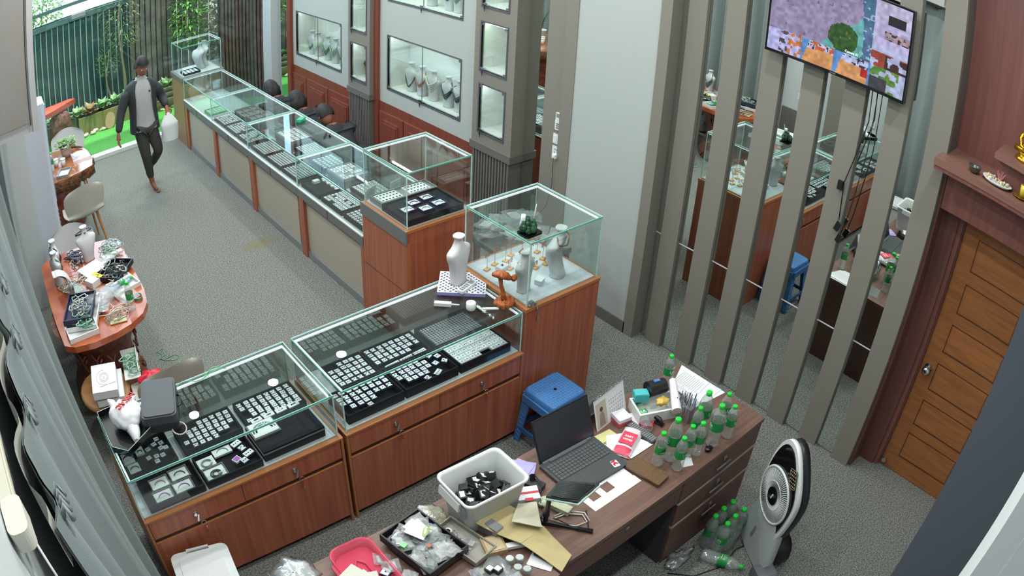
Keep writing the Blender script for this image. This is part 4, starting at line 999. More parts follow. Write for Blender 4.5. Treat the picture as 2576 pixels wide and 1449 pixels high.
def bottle(big, x, y, z, lab, rz=0.0, lie=False, grp='water bottles with green labels'):
    root = BL if big else BS
    if first.get(id(root)): first[id(root)] = False; o = root; [KID.__setitem__(c.name, kids(c)) for c in [root] + kids(root)]; o.location = (x, y, z); o.rotation_euler = (0, 0, rz); o['label'] = lab; o['group'] = grp
    else: o = dup(root, (x, y, z), rz, lab, grp)
    if lie: o.rotation_euler = (PI / 2, 0, rz)
    return o
for k, (big, x, y, lab, rz) in enumerate((
    (0, 3.203, 2.113, 'small water bottle alone at the far back corner of the desk by the papers', .2), (1, 3.045, 1.715, 'large water bottle behind the others on the desk, in front of the paper sheets', .5),
    (1, 3.012, 1.597, 'large water bottle standing nearest the drawer side between the small bottles', .9), (0, 3.192, 1.665, 'small water bottle half hidden behind the large one, farthest right on the desk', .2),
    (0, 3.129, 1.576, 'small water bottle at the right end of the row near the desk edge', .6), (0, 2.965, 1.70, 'small water bottle behind the front group, beside the glass of pens', .1),
    (1, 2.738, 1.685, 'large water bottle on the left of the group beside the keyboard', 1.1), (0, 2.878, 1.61, 'small water bottle in the middle of the front group, right of its twin', .8),
    (0, 2.815, 1.632, 'small water bottle in the middle of the front group, left of its twin', .3), (0, 2.653, 1.70, 'small water bottle farthest left in the group, behind the brown wallet', -.1),
    (0, 2.708, 1.602, 'small water bottle closest to the desk edge beside the torn napkin', .3))):
    bottle(big, x, y, DZ + .0005, lab, rz)
bottle(0, 2.79, 1.895, DZ + .034, 'small water bottle lying on its side behind the bottle group', 2.55, True)
FB = 'shrink wrapped bottles on the floor'
for k, (x, y, l) in enumerate(((3.008, 1.418, 'front left'), (3.012, 1.325, 'front right'), (3.095, 1.422, 'middle left'), (3.098, 1.330, 'middle right'), (3.182, 1.418, 'back left'), (3.184, 1.326, 'back right'))):
    bottle(1, x, y, .002, f'large water bottle in the shrink wrapped pack on the floor, {l}', .5 + k, grp=FB)
MB().grid(lambda u, v: (3.095 + (.135 + .006 * math.sin(9 * v)) * math.cos(2 * PI * u) * (1.0 if v < .6 else 1 - (v - .6) * .5) * (abs(math.cos(2 * PI * u)) ** -.35 if abs(math.cos(2 * PI * u)) > .3 else 1.5) * .95,
                        1.372 + (.095 + .004 * math.sin(20 * u)) * math.sin(2 * PI * u) * (1.0 if v < .6 else 1 - (v - .6) * .5) * 1.08, .004 + v * .235), 40, 12).thing('shrink_wrap', m_bag, 'loose clear shrink wrap round the bottle pack on the floor', 'wrap')
bottle(1, 2.905, 1.375, .043, 'large water bottle lying on the carpet in front of the pack', .35, True, FB)
q = blob((2.80, 1.46, .012), (.11, .05, .012), 9, 12, k=.3); q.thing('plastic_wrap', m_bag, 'torn clear plastic wrap on the carpet by the desk', 'wrap')
MB().tube([(2.66, 1.43, .005), (2.76, 1.30, .005), (2.95, 1.22, .005), (3.12, 1.25, .005), (3.2, 1.22, .005)], .004, 5).thing('power_cable', m_black, 'black cable curving over the carpet to the fan', 'cable')

# laptop
lp = thing('laptop', 'open black laptop with a dark screen on the desk', 'laptop', (2.33, 1.93, DZ))
R = Matrix.Translation((2.333, 1.935, DZ)) @ Matrix.Rotation(-.035, 4, 'Z')
m_lap = M('laptop_body', '3f4345', .45); m_key = M('laptop_key', '2c2f31', .5)
MB().poly(rrect(0, 0, .385, .275, .012), .002, .02).xf(R).part('base', m_lap, lp)
MB().box((-.175, -.02, .0202), (.175, .105, .0212)).xf(R).part('key_well', m_key, lp)
q = MB()
for j in range(6):
    n = 16
    for i in range(n):
        q.box((-.172 + i * .0215, -.017 + j * .0205, .0205), (-.172 + i * .0215 + .0185, -.017 + j * .0205 + .017, .0238))
q.xf(R).part('keys', M('key_top', '4d5254', .5), lp, kind='stuff')
MB().poly(rrect(-.01, -.085, .13, .085, .006), .0200, .0208).xf(R).part('touchpad', M('touchpad', '45494b', .3), lp)
MB().cyl((-.17, .136, .018), (.17, .136, .018), .009, n=10).box((-.13, .118, .02), (.13, .132, .026)).xf(R).part('hinge', M('hinge_bar', '63676a', .4), lp)
RS = R @ Matrix.Translation((.008, .140, .018)) @ Matrix.Rotation(-.40, 4, 'X')
MB().box((-.192, -.003, 0), (.192, .005, .245)).xf(RS).part('lid', m_black, lp)
MB().box((-.186, -.0045, .012), (.186, -.0031, .239)).xf(RS).part('screen', M('screen_off', '2b2c33', .18), lp)
st = MB().poly(rrect(.135, -.095, .038, .05, .006, rz=-.2), .0206, .0212).xf(R).part('sticker', m_ink, lp, 'white and red sticker')
MB().poly([(.12, -.112), (.135, -.098), (.15, -.112), (.15, -.095), (.135, -.083), (.12, -.095)], .0212, .0215).poly(rrect(.135, -.077, .028, .012, .003), .0212, .0215).xf(R).part('sticker_print', m_red, st)
# lamp with ribbed head
lm = thing('desk_lamp', 'black ribbed flat lamp head on a stand above the desk', 'lamp', (1.9, 1.77, DZ))
hd = [(1.868, 1.745), (1.985, 1.782), (2.118, 1.648), (1.955, 1.628)]
MB().poly(hd, .985, 1.0).part('head', m_black, lm)
q = MB()
for i in range(17):
    f = i / 16
    a = (1.90 + .075 * f + .0, 1.715 + .050 * f - .03 * (1 - f)); b = (1.975 + .105 * f, 1.645 + .022 * f)
    p = (1.885 + .085 * f, 1.733 + .038 * f, 1.003); m_ = (1.915 + .10 * f, 1.690 + .045 * f, 1.003); e_ = (1.965 + .125 * f, 1.634 + .016 * f, 1.003)
    q.tube([p, m_, e_], .0028, 4)
q.part('cooling_rib', M('rib_black', '34383a', .35), lm, kind='stuff')
MB().poly([(1.870, 1.742), (1.957, 1.626), (2.118, 1.646), (2.118, 1.640), (1.955, 1.618), (1.862, 1.742)], .978, .986).part('head_edge', m_gedgel, lm)
MB().cyl((1.905, 1.765, .77), (1.893, 1.745, .985), .012, n=10).cyl((1.905, 1.765, .82), (1.905, 1.765, .86), .018, n=10).part('pole', m_black, lm)
MB().tube([(1.86, 1.83, .765), (1.905, 1.765, .768), (1.97, 1.68, .762), (2.045, 1.575, .76)], [.008, .016, .008, .012], 8).part('foot', m_black, lm)
MB().ob((1.93, 1.80, .762), (.05, .03, .022), rz=.5).ob((1.885, 1.80, .775), (.035, .03, .035), rz=.4).part('clamp', m_black, lm)
MB().tube([(1.97, 1.70, .758), (2.0, 1.62, .756), (2.04, 1.6, .756), (2.09, 1.66, .757), (2.12, 1.70, .757)], .003, 5).tube([(1.93, 1.74, .80), (1.95, 1.72, .79), (2.0, 1.63, .756)], .0025, 5).thing('usb_cable', m_black, 'black cable looping across the desk from the lamp', 'cable')
MB().tube([(1.965, 1.76, .757), (2.03, 1.745, .758), (2.085, 1.69, .758), (2.07, 1.64, .758), (2.01, 1.655, .757), (1.95, 1.72, .757)], .0035, 6).tube([(1.97, 1.772, .757), (2.04, 1.756, .764), (2.10, 1.69, .763), (2.08, 1.635, .762)], .003, 6).thing('charger_cable', m_pearl, 'pale double cable coiled beside the lamp foot', 'cable')
MB().tube([(2.03, 2.06, .77), (2.06, 2.02, .80), (2.05, 1.96, .80), (2.0, 1.90, .78), (1.96, 1.86, .79)], .003, 5).thing('charger_cable', m_black, 'tangled black cable between the white tub and the laptop', 'cable')
t = thing('power_adapter', 'black power adapter between the white tub and the laptop', 'adapter', (2.04, 1.98, DZ)); MB().ob((2.035, 1.985, DZ + .018), (.06, .09, .034), rz=.3).part('body', m_black, t); MB().cyl((2.04, 2.01, DZ + .034), (2.045, 2.02, DZ + .06), .014, n=8).part('plug', m_blackg, t)
MB().ob((2.07, 2.12, DZ + .006), (.12, .13, .004), rz=.7).ob((2.08, 2.13, DZ + .010), (.09, .1, .004), rz=.4).thing('zip_bag', M('lilac_bag', 'a89fd6', .3), 'lilac zip bag under the cables behind the laptop', 'bag')
t = thing('card_box', 'white box with red edges beside the white tub', 'box', (1.95, 1.94, DZ)); MB().ob((1.955, 1.95, DZ + .022), (.11, .09, .042), rz=-.5).part('body', m_paper, t); MB().ob((1.955, 1.95, DZ + .0445), (.112, .012, .003), rz=-.5).ob((1.93, 1.91, DZ + .0445), (.04, .02, .003), rz=-.5).part('print', m_red, t)
blob((2.0, 1.86, DZ + .022), (.045, .035, .022), 12, 10, k=.2).ob((2.03, 1.79, DZ + .018), (.05, .11, .028), rz=.3).thing('work_glove', M('glove_cloth', 'b8bba0', .9, bump=(90, .4)), 'crumpled pale green glove under the lamp', 'glove')
# cut paper
ox = [(2.155, 1.667), (2.493, 1.672), (2.483, 1.80), (2.155, 1.777)]
t = thing('cut_paper', 'white sheet with two square holes cut out, in front of the laptop', 'paper', (2.3, 1.72, DZ))
z0, z1 = DZ + .0005, DZ + .002
pm = MB()
for a, b in (((2.155, 1.667), (2.493, 1.722)), ((2.155, 1.722), (2.195, 1.778)), ((2.252, 1.722), (2.291, 1.790)), ((2.352, 1.722), (2.488, 1.800)), ((2.291, 1.782), (2.352, 1.796))): pm.box((a[0], a[1], z0), (b[0], b[1], z1))
pm.part('sheet', m_paper, t)
# wallet
t = thing('long_wallet', 'brown monogrammed long wallet on the desk in front of the bottles', 'wallet', (2.55, 1.685, DZ))
R = Matrix.Translation((2.555, 1.685, DZ)) @ Matrix.Rotation(.12, 4, 'Z')
MB().poly(rrect(0, 0, .10, .215, .008), .0, .011).xf(R).part('lower_half', M('wallet_brown', '5a4231', .4), t); MB().poly(rrect(0, 0, .104, .219, .008), .0115, .024).xf(R).part('cover', M('wallet_cover', '62492f', .4), t)
q = MB(); r = random.Random(2)
for j in range(6):
    for i in range(3):
        x = -.034 + i * .03 + (.013 if j % 2 else 0); y = -.09 + j * .035
        if x > .045: continue
        if (i + j) % 3 == 0:
            q.ob((x, y, .0245), (.0014, .009, .001)).ob((x + .003, y - .004, .0245), (.006, .0014, .001)).ob((x + .002, y, .0247), (.0014, .010, .001), rz=.5).ob((x + .005, y, .0247), (.0014, .010, .001), rz=-.5)
        else:
            for a in range(4): q.ob((x + .0035 * math.cos(a * PI / 2), y + .0035 * math.sin(a * PI / 2), .0245), (.004, .0014, .001), rz=a * PI / 2)
q.xf(R).part('monogram', M('wallet_print', '8f7a52', .5), t, kind='stuff')
# magazines, wipes, remote
t = thing('leaflet', 'yellow and white printed leaflet under the pack of wipes', 'leaflet', (2.6, 1.95, DZ))
MB().poly([(2.533, 2.069), (2.654, 2.06), (2.66, 1.90), (2.53, 1.93)], DZ, DZ + .003).part('sheet', M('leaflet_yellow', 'ccc98f', .6), t)
q = text_mb('Simply', .032, .0003, True); q.xf(Matrix.Translation((2.585, 1.99, DZ + .0035)) @ Matrix.Rotation(.1, 4, 'Z')); q.part('lettering', m_inkd, t)
t = thing('leaflet', 'white printed leaflet lying under the wipes towards the wallet', 'leaflet', (2.62, 1.88, DZ + .003))
MB().poly([(2.513, 1.945), (2.60, 2.03), (2.70, 1.98), (2.751, 1.814), (2.573, 1.815)], DZ + .0035, DZ + .0055).part('sheet', m_paper, t)
q = MB()
for i in range(5): q.ob((2.57 + .012 * (i % 2), 1.86 + i * .012, DZ + .006), (.05, .003, .0006), rz=.1)
q.part('lettering', m_coral, t)
t = thing('wipes_pack', 'pink and white soft pack of wet wipes on the leaflets', 'pack', (2.64, 1.91, DZ + .006))
R = Matrix.Translation((2.648, 1.915, DZ + .006)) @ Matrix.Rotation(1.15 - PI / 2 - .75, 4, 'Z')
q = MB().grid(lambda u, v: (-.055 + .11 * u, -.12 + .24 * v, .03 * (math.sin(PI * u) ** .4) * (math.sin(PI * v) ** .25) + .001), 12, 20); q.grid(lambda u, v: (-.055 + .11 * u, -.12 + .24 * v, .0), 2, 2)
q.xf(R).part('pack', M('pack_white', 'dcd4d8', .35), t)
MB().box((-.04, -.05, .0305), (.04, .05, .034)).xf(R).part('flap', M('pack_pink', 'd63f5a', .4), t)
q = text_mb('BABY', .02, .0004, True); q.xf(R @ Matrix.Translation((0, .014, .0345)) @ Matrix.Rotation(0, 4, 'Z')); q.part('lettering', m_ink, t)
q = text_mb('WIPES', .02, .0004, True); q.xf(R @ Matrix.Translation((0, -.014, .0345))); q.part('lettering', m_ink, t)
MB().grid(lambda u, v: (-.054 + .108 * u, -.118 + .055 * v, .0015 + .03 * (math.sin(PI * u) ** .4) * (math.sin(PI * (.23 * v + .004)) ** .25)), 12, 6).xf(R).part('pink_end', bpy.data.materials['pack_pink'], t)
t = thing('remote_control', 'black television remote with rows of grey buttons beside the wipes', 'remote control', (2.765, 1.92, DZ + .003))
R = Matrix.Translation((2.765, 1.915, DZ + .003)) @ Matrix.Rotation(.02, 4, 'Z')
MB().poly(rrect(0, 0, .052, .195, .006), 0, .018).xf(R).part('body', M('remote_grey', '4a4a50', .4), t); q = MB()
for i in range(4):
    for j in range(13): q.box((-.021 + i * .0112, -.09 + j * .0138, .018), (-.021 + i * .0112 + .0085, -.09 + j * .0138 + .0095, .0205))
q.xf(R).part('buttons', m_greyb, t, kind='stuff')
# organiser and its contents
R = Matrix.Translation((2.975, 1.985, DZ)) @ Matrix.Rotation(-.42, 4, 'Z')
t = thing('desk_organiser', 'long white open box of oddments behind the red tape holder', 'box', (2.975, 1.985, DZ))
MB().box((-.15, -.075, 0), (.15, .085, .006)).box((-.15, -.075, .006), (.15, -.062, .07)).box((-.15, .072, .006), (.15, .085, .07)).box((-.15, -.062, .006), (-.138, .072, .07)).box((.138, -.062, .006), (.15, .072, .07)).xf(R).part('body', m_plast, t)
t = thing('barcode_scanner', 'black barrel shaped holder lying in the white box', 'holder', (3.03, 2.05, DZ + .05)); MB().cyl((2.965, 2.075, DZ + .115), (3.075, 2.04, DZ + .115), .048, .044, n=18).part('barrel', m_black, t); MB().ob((3.02, 2.06, DZ + .164), (.04, .02, .006), rz=-.3).part('label_mark', m_blue, t)
MB().ob((2.925, 2.085, DZ + .085), (.085, .06, .05), rz=-.6).ob((2.925, 2.085, DZ + .112), (.08, .055, .004), rz=-.6).thing('cyan_box', M('cyan_plastic', '4fb3b8', .4), 'cyan plastic box beside the black holder on the desk', 'box')
blob((2.975, 1.965, DZ + .095), (.045, .03, .018), 5, 10, k=.2).thing('snack_bag', M('snack_yellow', 'c9a74a', .4), 'small yellow packet lying in the white box', 'packet')
t = thing('paper_strip', 'long white rolled sheet leaning across the white box', 'paper', (3.05, 1.95, DZ)); MB().cyl((3.12, 2.02, DZ + .14), (2.985, 1.86, DZ + .085), .022, .03, n=12).part('roll', m_paper, t)
# calendar
t = thing('desk_calendar', 'white spiral desk calendar with a photo of a woman on its front page', 'calendar', (2.65, 2.11, DZ))
R = Matrix.Translation((2.585, 2.085, DZ)) @ Matrix.Rotation(.12, 4, 'Z')
def cal(z, y0, y1): return None
MB().add([(0, 0, 0), (.27, 0, 0), (.27, .055, .185), (0, .055, .185), (0, .002, 0), (.27, .002, 0), (.27, .057, .184), (0, .057, .184)], [(0, 1, 2, 3), (7, 6, 5, 4), (0, 3, 7, 4), (1, 5, 6, 2), (0, 4, 5, 1)]).xf(R).part('front_page', m_paper, t)
MB().add([(0, .12, 0), (.27, .12, 0), (.27, .063, .184), (0, .063, .184)], [(0, 1, 2, 3), (3, 2, 1, 0)]).xf(R).part('back_stand', m_greyb, t)
def onp(x0, x1, s0, s1, nm, mat):
    f = lambda x, s: (x, .055 * s - .0012, .185 * s)
    MB().add([f(x0, s0), f(x1, s0), f(x1, s1), f(x0, s1)], [(0, 1, 2, 3)]).xf(R).part(nm, mat, t)
onp(.01, .10, .05, .86, 'photo', M('photo_paper', 'b9b0a4', .6)); 
f = lambda x, s: (x, .055 * s - .0018, .185 * s)
q = MB().add([f(.03, .08), f(.08, .08), f(.075, .45), f(.065, .52), f(.045, .52), f(.035, .45)], [(0, 1, 2, 3, 4, 5)]); q.xf(R).part('printed_figure', M('print_beige', '8f8174', .6), t)
q = MB().add([f(.055 + .014 * math.cos(a * PI / 5), .62 + .085 * math.sin(a * PI / 5)) for a in range(10)], [tuple(range(10))]); q.xf(R).part('printed_head', M('print_dark', '4a3a34', .6), t)
q = MB()
for i in range(7):
    for j in range(5): q.add([f(.125 + i * .019, .2 + j * .12), f(.131 + i * .019, .2 + j * .12), f(.131 + i * .019, .235 + j * .12), f(.125 + i * .019, .235 + j * .12)], [(0, 1, 2, 3)])
q.xf(R).part('date_print', m_greyb, t)
q = MB()
for i in range(26): q.tube([(.008 + i * .010, .058 + .007 * math.cos(a * PI / 3), .184 + .008 * math.sin(a * PI / 3)) for a in range(6)], .0012, 4, closed=True)
q.xf(R).part('spiral_wire', m_chrome, t, kind='stuff')
t = thing('note_block', 'red based block of white note paper between calendar and box', 'note block', (2.745, 2.06, DZ)); MB().ob((2.75, 2.065, DZ + .015), (.09, .09, .03), rz=-.2).part('base', M('pink_red', 'b5585a', .5), t); MB().ob((2.75, 2.065, DZ + .041), (.085, .085, .022), rz=-.2).part('paper_block', m_paper, t)
MB().ob((2.83, 2.01, DZ + .003), (.10, .13, .004), rz=-.4).thing('receipt', m_paper, 'curled white receipt between note block and white box', 'paper')
t = thing('tape_dispenser', 'red tape dispenser with a black wheel beside the remote', 'tape dispenser', (2.84, 1.95, DZ)); MB().ob((2.835, 1.945, DZ + .014), (.05, .075, .028), rz=.5).part('base', m_red, t); MB().ob((2.835, 1.945, DZ + .029), (.032, .05, .003), rz=.5).part('well', m_inkd, t)
t = thing('hole_punch', 'dark arched stapler lying in front of the white box', 'stapler', (2.89, 1.93, DZ)); MB().tube([(2.87, 2.0, DZ + .02), (2.90, 1.96, DZ + .04), (2.905, 1.91, DZ + .035), (2.90, 1.88, DZ + .012)], [.008, .013, .014, .01], 8).part('arm', m_black, t); MB().ob((2.90, 1.94, DZ + .006), (.03, .12, .01), rz=.2).part('base', m_inkd, t)
# pens in a clear box
t = thing('pen_box', 'clear box full of thin blue and silver pens behind the large bottle', 'box', (3.08, 1.87, DZ)); MB().box((3.03, 1.80, DZ), (3.135, 1.93, DZ + .10)).part('box', m_bag, t)
q = MB(); r = random.Random(6)
for i in range(34):
    x, y = 3.038 + r.random() * .09, 1.81 + r.random() * .11; q.cyl((x, y, DZ + .005), (x + r.uniform(-.015, .02), y + r.uniform(-.02, .02), DZ + .135), .0022, n=5, m=i % 3)
q.part('pens', [m_greyb, m_blued, m_inkd], t, kind='stuff')
# papers on the right
for k, (pts, dz) in enumerate((([(3.235, 2.089), (3.446, 2.181), (3.50, 2.13), (3.447, 1.827), (3.19, 1.86)], 0), ([(3.22, 2.07), (3.42, 2.16), (3.44, 1.86), (3.22, 1.85)], .0025), ([(3.25, 2.10), (3.425, 2.15), (3.43, 1.95), (3.26, 1.92)], .005))):
    t = thing('paper_sheet', f'printed white paper sheet on the right end of the desk, {("bottom", "middle", "top")[k]} of the loose pile', 'paper', (3.33, 2.0, DZ + dz))
    MB().poly([(min(p[0], 3.44), p[1]) for p in pts], DZ + dz + .0003, DZ + dz + .002).part('sheet', m_paper, t)
    if k == 2:
        q = MB(); r = random.Random(8)
        for i in range(12): q.ob((3.34, 1.96 + i * .014, DZ + dz + .0023), (.10 + .04 * r.random(), .0015, .0005), rz=.1)
        q.part('lettering', m_greyb, t)
MB().ob((3.30, 1.72, DZ + .002), (.16, .09, .002), rz=-.2).thing('zip_bag', m_bag, 'clear zip bag lying behind the small bottle at the right desk corner', 'bag')
t = thing('torn_napkin', 'torn white napkin beside the bottle near the desk edge', 'napkin', (2.79, 1.58, DZ)); MB().poly([(2.735, 1.585), (2.793, 1.555), (2.83, 1.60), (2.80, 1.63), (2.76, 1.62)], DZ, DZ + .004).part('sheet', m_paper, t)
blob((2.955, 1.575, DZ + .012), (.028, .018, .012), 6, 8, k=.25).thing('sweet_wrapper', m_stone, 'small dark wrapper between the bottles and the desk edge', 'wrapper')
# tub of ring boxes
t = thing('storage_tub', 'large white plastic tub full of little black ring boxes on the desk', 'tub', (1.73, 2.03, DZ))
m_tub = M('tub_white', 'd3d6d4', .4)
def ringpts(sx, sy, r, z, cx=1.73, cy=2.03): return [(x, y, z) for x, y in rrect(cx, cy, sx, sy, r, 5, rz=-.045)]
def shell(pr, mat, nm, par):
    q = MB(); n = len(pr[0]); vs = [p for L in pr for p in L]
    q.add(vs, [(j * n + i, j * n + (i + 1) % n, (j + 1) * n + (i + 1) % n, (j + 1) * n + i) for j in range(len(pr) - 1) for i in range(n)], 0, True)
    q.add(pr[0], [tuple(range(n - 1, -1, -1))]); q.add(pr[-1], [tuple(range(n))]); return q.part(nm, mat, par)
shell([ringpts(.29, .20, .03, DZ + .001), ringpts(.345, .255, .035, DZ + .215), ringpts(.365, .275, .04, DZ + .22), ringpts(.37, .28, .04, DZ + .235), ringpts(.35, .26, .035, DZ + .238), ringpts(.335, .245, .03, DZ + .22), ringpts(.28, .19, .028, DZ + .012)], m_tub, 'body', t)
MB().ob((1.548, 2.05, DZ + .185), (.016, .16, .05), rz=-.045, ry=.12).part('latch', m_plast, t); MB().ob((1.912, 2.02, DZ + .21), (.014, .12, .04), rz=-.045).part('latch', m_plast, t)
MB().ob((1.555, 1.955, DZ + .16), (.018, .03, .07), rz=-.045).part('grip', m_greyb, t)
rb = MB().box((-.022, -.019, -.017), (.022, .019, .012), 0).box((-.0215, -.0185, .0125), (.0215, .0185, .019), 0).poly([(-.015, -.012), (.015, -.012), (.015, .012), (-.015, .012)], .019, .0205, 1)
rbm = rb.mesh('ring_box', [m_black, m_pad]); rbk = MB().box((-.022, -.019, -.017), (.022, .019, .012)).box((-.0215, -.0185, .0125), (.0215, .0185, .019)).mesh('ring_box', [m_black])
r = random.Random(11)
for k in range(72):
    o = bpy.data.objects.new('ring_box', rbm if r.random() < .7 else rbk); COL.objects.link(o)
    L = k // 24; w_ = .098 + .012 * L
    a, b = r.uniform(-1, 1), r.uniform(-1, 1)
    o.location = (1.728 + a * w_, 2.03 + b * (.058 + .010 * L), DZ + .075 + L * .032 + r.uniform(-.004, .010)); o.rotation_euler = (r.uniform(-.8, .8), r.uniform(-.8, .8), r.uniform(0, 6))
    o['label'] = 'small black ring box lying in the heap inside the white tub'; o['category'] = 'ring box'; o['group'] = 'ring boxes in the white tub'
MB().ob((1.76, 2.03, DZ + .135), (.07, .012, .035), rz=.6, rx=.5).thing('clear_case', m_bag, 'clear plastic case on top of the ring boxes in the tub', 'case')
q = MB()
for i in range(6): q.tube([(1.81 + .028 * math.cos(a * PI / 6), 2.04 + .022 * math.sin(a * PI / 6) + i * .004, DZ + .13 + .006 * math.sin(a + i)) for a in range(12)], .002, 4, closed=True)
q.thing('chain_tangle', M('brass', 'a08c50', .35, metal=.7), 'tangle of brass chains on the ring boxes in the tub', 'chains')
# black tray of bags
t = tray('black_tray', 'large black tray heaped with clear bags and cards on the left desk', 1.218, 1.468, 1.815, 2.150, DZ + .03, .05, m_black, m_velvet, rz=.14)
MB().box((1.28, 1.86, DZ), (1.42, 2.08, DZ + .029)).thing('black_box', m_black, 'black box under the heaped black tray', 'box')
r = random.Random(21)
m_zips = [MT('zip_bag_%d' % i, c, .42, .15) for i, c in enumerate(('b9bfc0', 'a4acad', 'c4c8ca', '9aa29f'))]
def zipbag(x, y, z, s, rz, seed, lab, inner=None, group=None, mat=None):
    rr = random.Random(seed); ph = [rr.uniform(0, 6) for _ in range(4)]
    t = thing('zip_bag', lab, 'bag', (0, 0, 0), group)
    MB().grid(lambda u, v: ((u - .5) * s, (v - .5) * s * 1.25, .010 * math.sin(PI * u) * math.sin(PI * v) + .004 * math.sin(7 * u + ph[0]) * math.sin(6 * v + ph[1]) + .003 * math.sin(15 * u + ph[2] + 9 * v) + .006), 12, 14).part('bag', mat or m_zips[seed % 4], t)
    if inner: MB().ob((0, -.1 * s, .005), (s * .6, s * .5, .006), rz=.1).part('card', inner, t)
    t.location = (x, y, z); t.rotation_euler = (rr.uniform(-.25, .25), rr.uniform(-.25, .25), rz); return t
cols = [m_pad, m_greyb, m_paper, m_stone, m_pearl, M('pink_beads', 'b79aa8', .4), M('violet_beads', '7d7391', .4)]
for k in range(34):
    a, b = r.uniform(-.085, .085), r.uniform(-.125, .125)
    x = 1.343 + a * math.cos(.14) - b * math.sin(.14); y = 1.982 + a * math.sin(.14) + b * math.cos(.14)
    zipbag(x, y, DZ + .044 + (k // 12) * .012 + r.random() * .006, r.uniform(.055, .085), r.uniform(0, 6), k, 'crumpled clear zip bag in the heap on the large black tray', cols[k % 7], 'zip bags heaped in the black tray')
for k, (x, y, rz) in enumerate(((1.352, 2.055, .3), (1.362, 2.04, .1), (1.34, 2.03, .5))): MB().ob((x, y, DZ + .092 + .005 * k), (.07, .10, .003), rz=rz, rx=.1).thing('blank_card', m_paper, f'blank white card on the bag heap, {("bottom", "middle", "top")[k]} of three', 'card')
q = MB(); r2 = random.Random(5)
for i in range(45): q.ball((1.405 + r2.uniform(-.035, .035), 1.865 + r2.uniform(-.025, .025), DZ + .048 + r2.uniform(0, .016)), .006, 6)
q.thing('gold_beads', m_gold, 'heap of gold beads at the right corner of the black tray', 'beads', kind='stuff')
MB().ob((1.335, 1.93, DZ + .096), (.018, .016, .003), rz=.4).thing('orange_tag', M('orange_tag', 'e0583a', .5), 'small orange tag on the bag heap', 'tag')
MB().tube([(1.375 + .03 * math.cos(a * .9) , 2.0 + .022 * math.sin(a * 1.1), DZ + .096 + .002 * a) for a in range(14)], .002, 4).thing('lime_cord', M('lime_cord', 'a9d060', .6), 'bright lime cord tangled on the bag heap', 'cord')
MB().ob((1.255, 2.02, DZ + .062), (.03, .03, .02), rz=.3).thing('green_tag', M('mint_tag', '8fe090', .5), 'pale green tag at the left side of the black tray', 'tag')
gem(1.268, 2.085, DZ + .05, 'white gem box with a purple edge at the left of the black tray', 'gem boxes on the desk', 3, .4, s=1.2)
# grey tray
t = tray('grey_tray', 'grey tray holding loose beads beside the heaped black tray', 1.44, 1.585, 1.76, 2.05, DZ + .012, .032, M('tray_greybrown', '8f8a80', .6), M('tray_floor', '9a958c', .7), rz=.17)
MB().box((1.46, 1.80, DZ), (1.56, 2.0, DZ + .011)).thing('flat_box', m_greyd, 'flat dark box under the grey bead tray', 'box')
q = MB(); r2 = random.Random(7)
for i in range(60): q.ball((1.50 + r2.gauss(0, .018), 1.93 + r2.uniform(-.1, .08), DZ + .021), .0032, 5, m=i % 3)
q.thing('loose_beads', [m_pad, m_chrome, m_purple], 'scatter of tiny loose beads in the grey tray', 'beads', kind='stuff')
t = thing('round_gadget', 'rounded white gadget with a dark face in the grey tray', 'gadget', (1.488, 1.99, DZ + .02)); MB().poly(rrect(1.488, 1.995, .05, .036, .014), DZ + .019, DZ + .035).part('body', m_plast, t); MB().poly(rrect(1.484, 1.993, .036, .024, .01), DZ + .035, DZ + .037).part('face', m_blackg, t)
zipbag(1.535, 1.875, DZ + .022, .05, .3, 3, 'small clear zip bag of beads in the grey tray', m_pad)
# envelope, cloth, kraft box, jars
m_env = M('manila', 'b8a878', .7); m_cloth2 = M('beige_cloth', 'c3bda8', .9)
def quadsheet(P, th, nm, mat, lab, cat, wob=.006, seed=1):
    rr = random.Random(seed); p1, p2 = rr.uniform(0, 6), rr.uniform(0, 6)
    def f(u, v, o=0):
        a = [P[0][i] * (1 - u) * (1 - v) + P[1][i] * u * (1 - v) + P[2][i] * u * v + P[3][i] * (1 - u) * v for i in range(3)]
        return (a[0], a[1], a[2] + wob * math.sin(4 * u + p1) * math.sin(3.5 * v + p2) + o)
    q = MB().grid(lambda u, v: f(u, v), 12, 12).grid(lambda u, v: f(u, v, th), 12, 12)
    return q.thing(nm, mat, lab, cat)
t = thing('kraft_box', 'open flat kraft jewellery box next to the grey tray', 'box', (1.61, 1.80, DZ)); MB().ob((1.612, 1.80, DZ + .017), (.105, .105, .034), rz=-.35).part('body', M('kraft_side', 'a98e68', .7), t); MB().ob((1.612, 1.80, DZ + .035), (.085, .085, .003), rz=-.35).part('pad', M('kraft_pad', 'c4b190', .8), t)
MB().ob((1.66, 1.885, DZ + .04), (.05, .12, .08), rz=.15).thing('grey_box', m_greyb, 'small grey box leaning on the white tub behind the envelope', 'box')
quadsheet([(1.60, 1.92, DZ + .085), (1.80, 1.945, DZ + .075), (1.865, 1.73, DZ + .04), (1.70, 1.71, DZ + .05)], .004, 'envelope', m_env, 'large manila envelope under the beige cloth, upper half', 'envelope', .008, 3)
quadsheet([(1.70, 1.715, DZ + .048), (1.865, 1.735, DZ + .042), (1.855, 1.525, DZ + .012), (1.755, 1.485, DZ + .010)], .004, 'envelope', m_env, 'manila envelope flap hanging towards the desk edge', 'envelope', .006, 4)
quadsheet([(1.725, 1.81, DZ + .10), (1.845, 1.90, DZ + .085), (1.92, 1.85, DZ + .07), (1.835, 1.715, DZ + .075)], .005, 'beige_cloth', m_cloth2, 'folded beige cloth on the manila envelope', 'cloth', .010, 5)
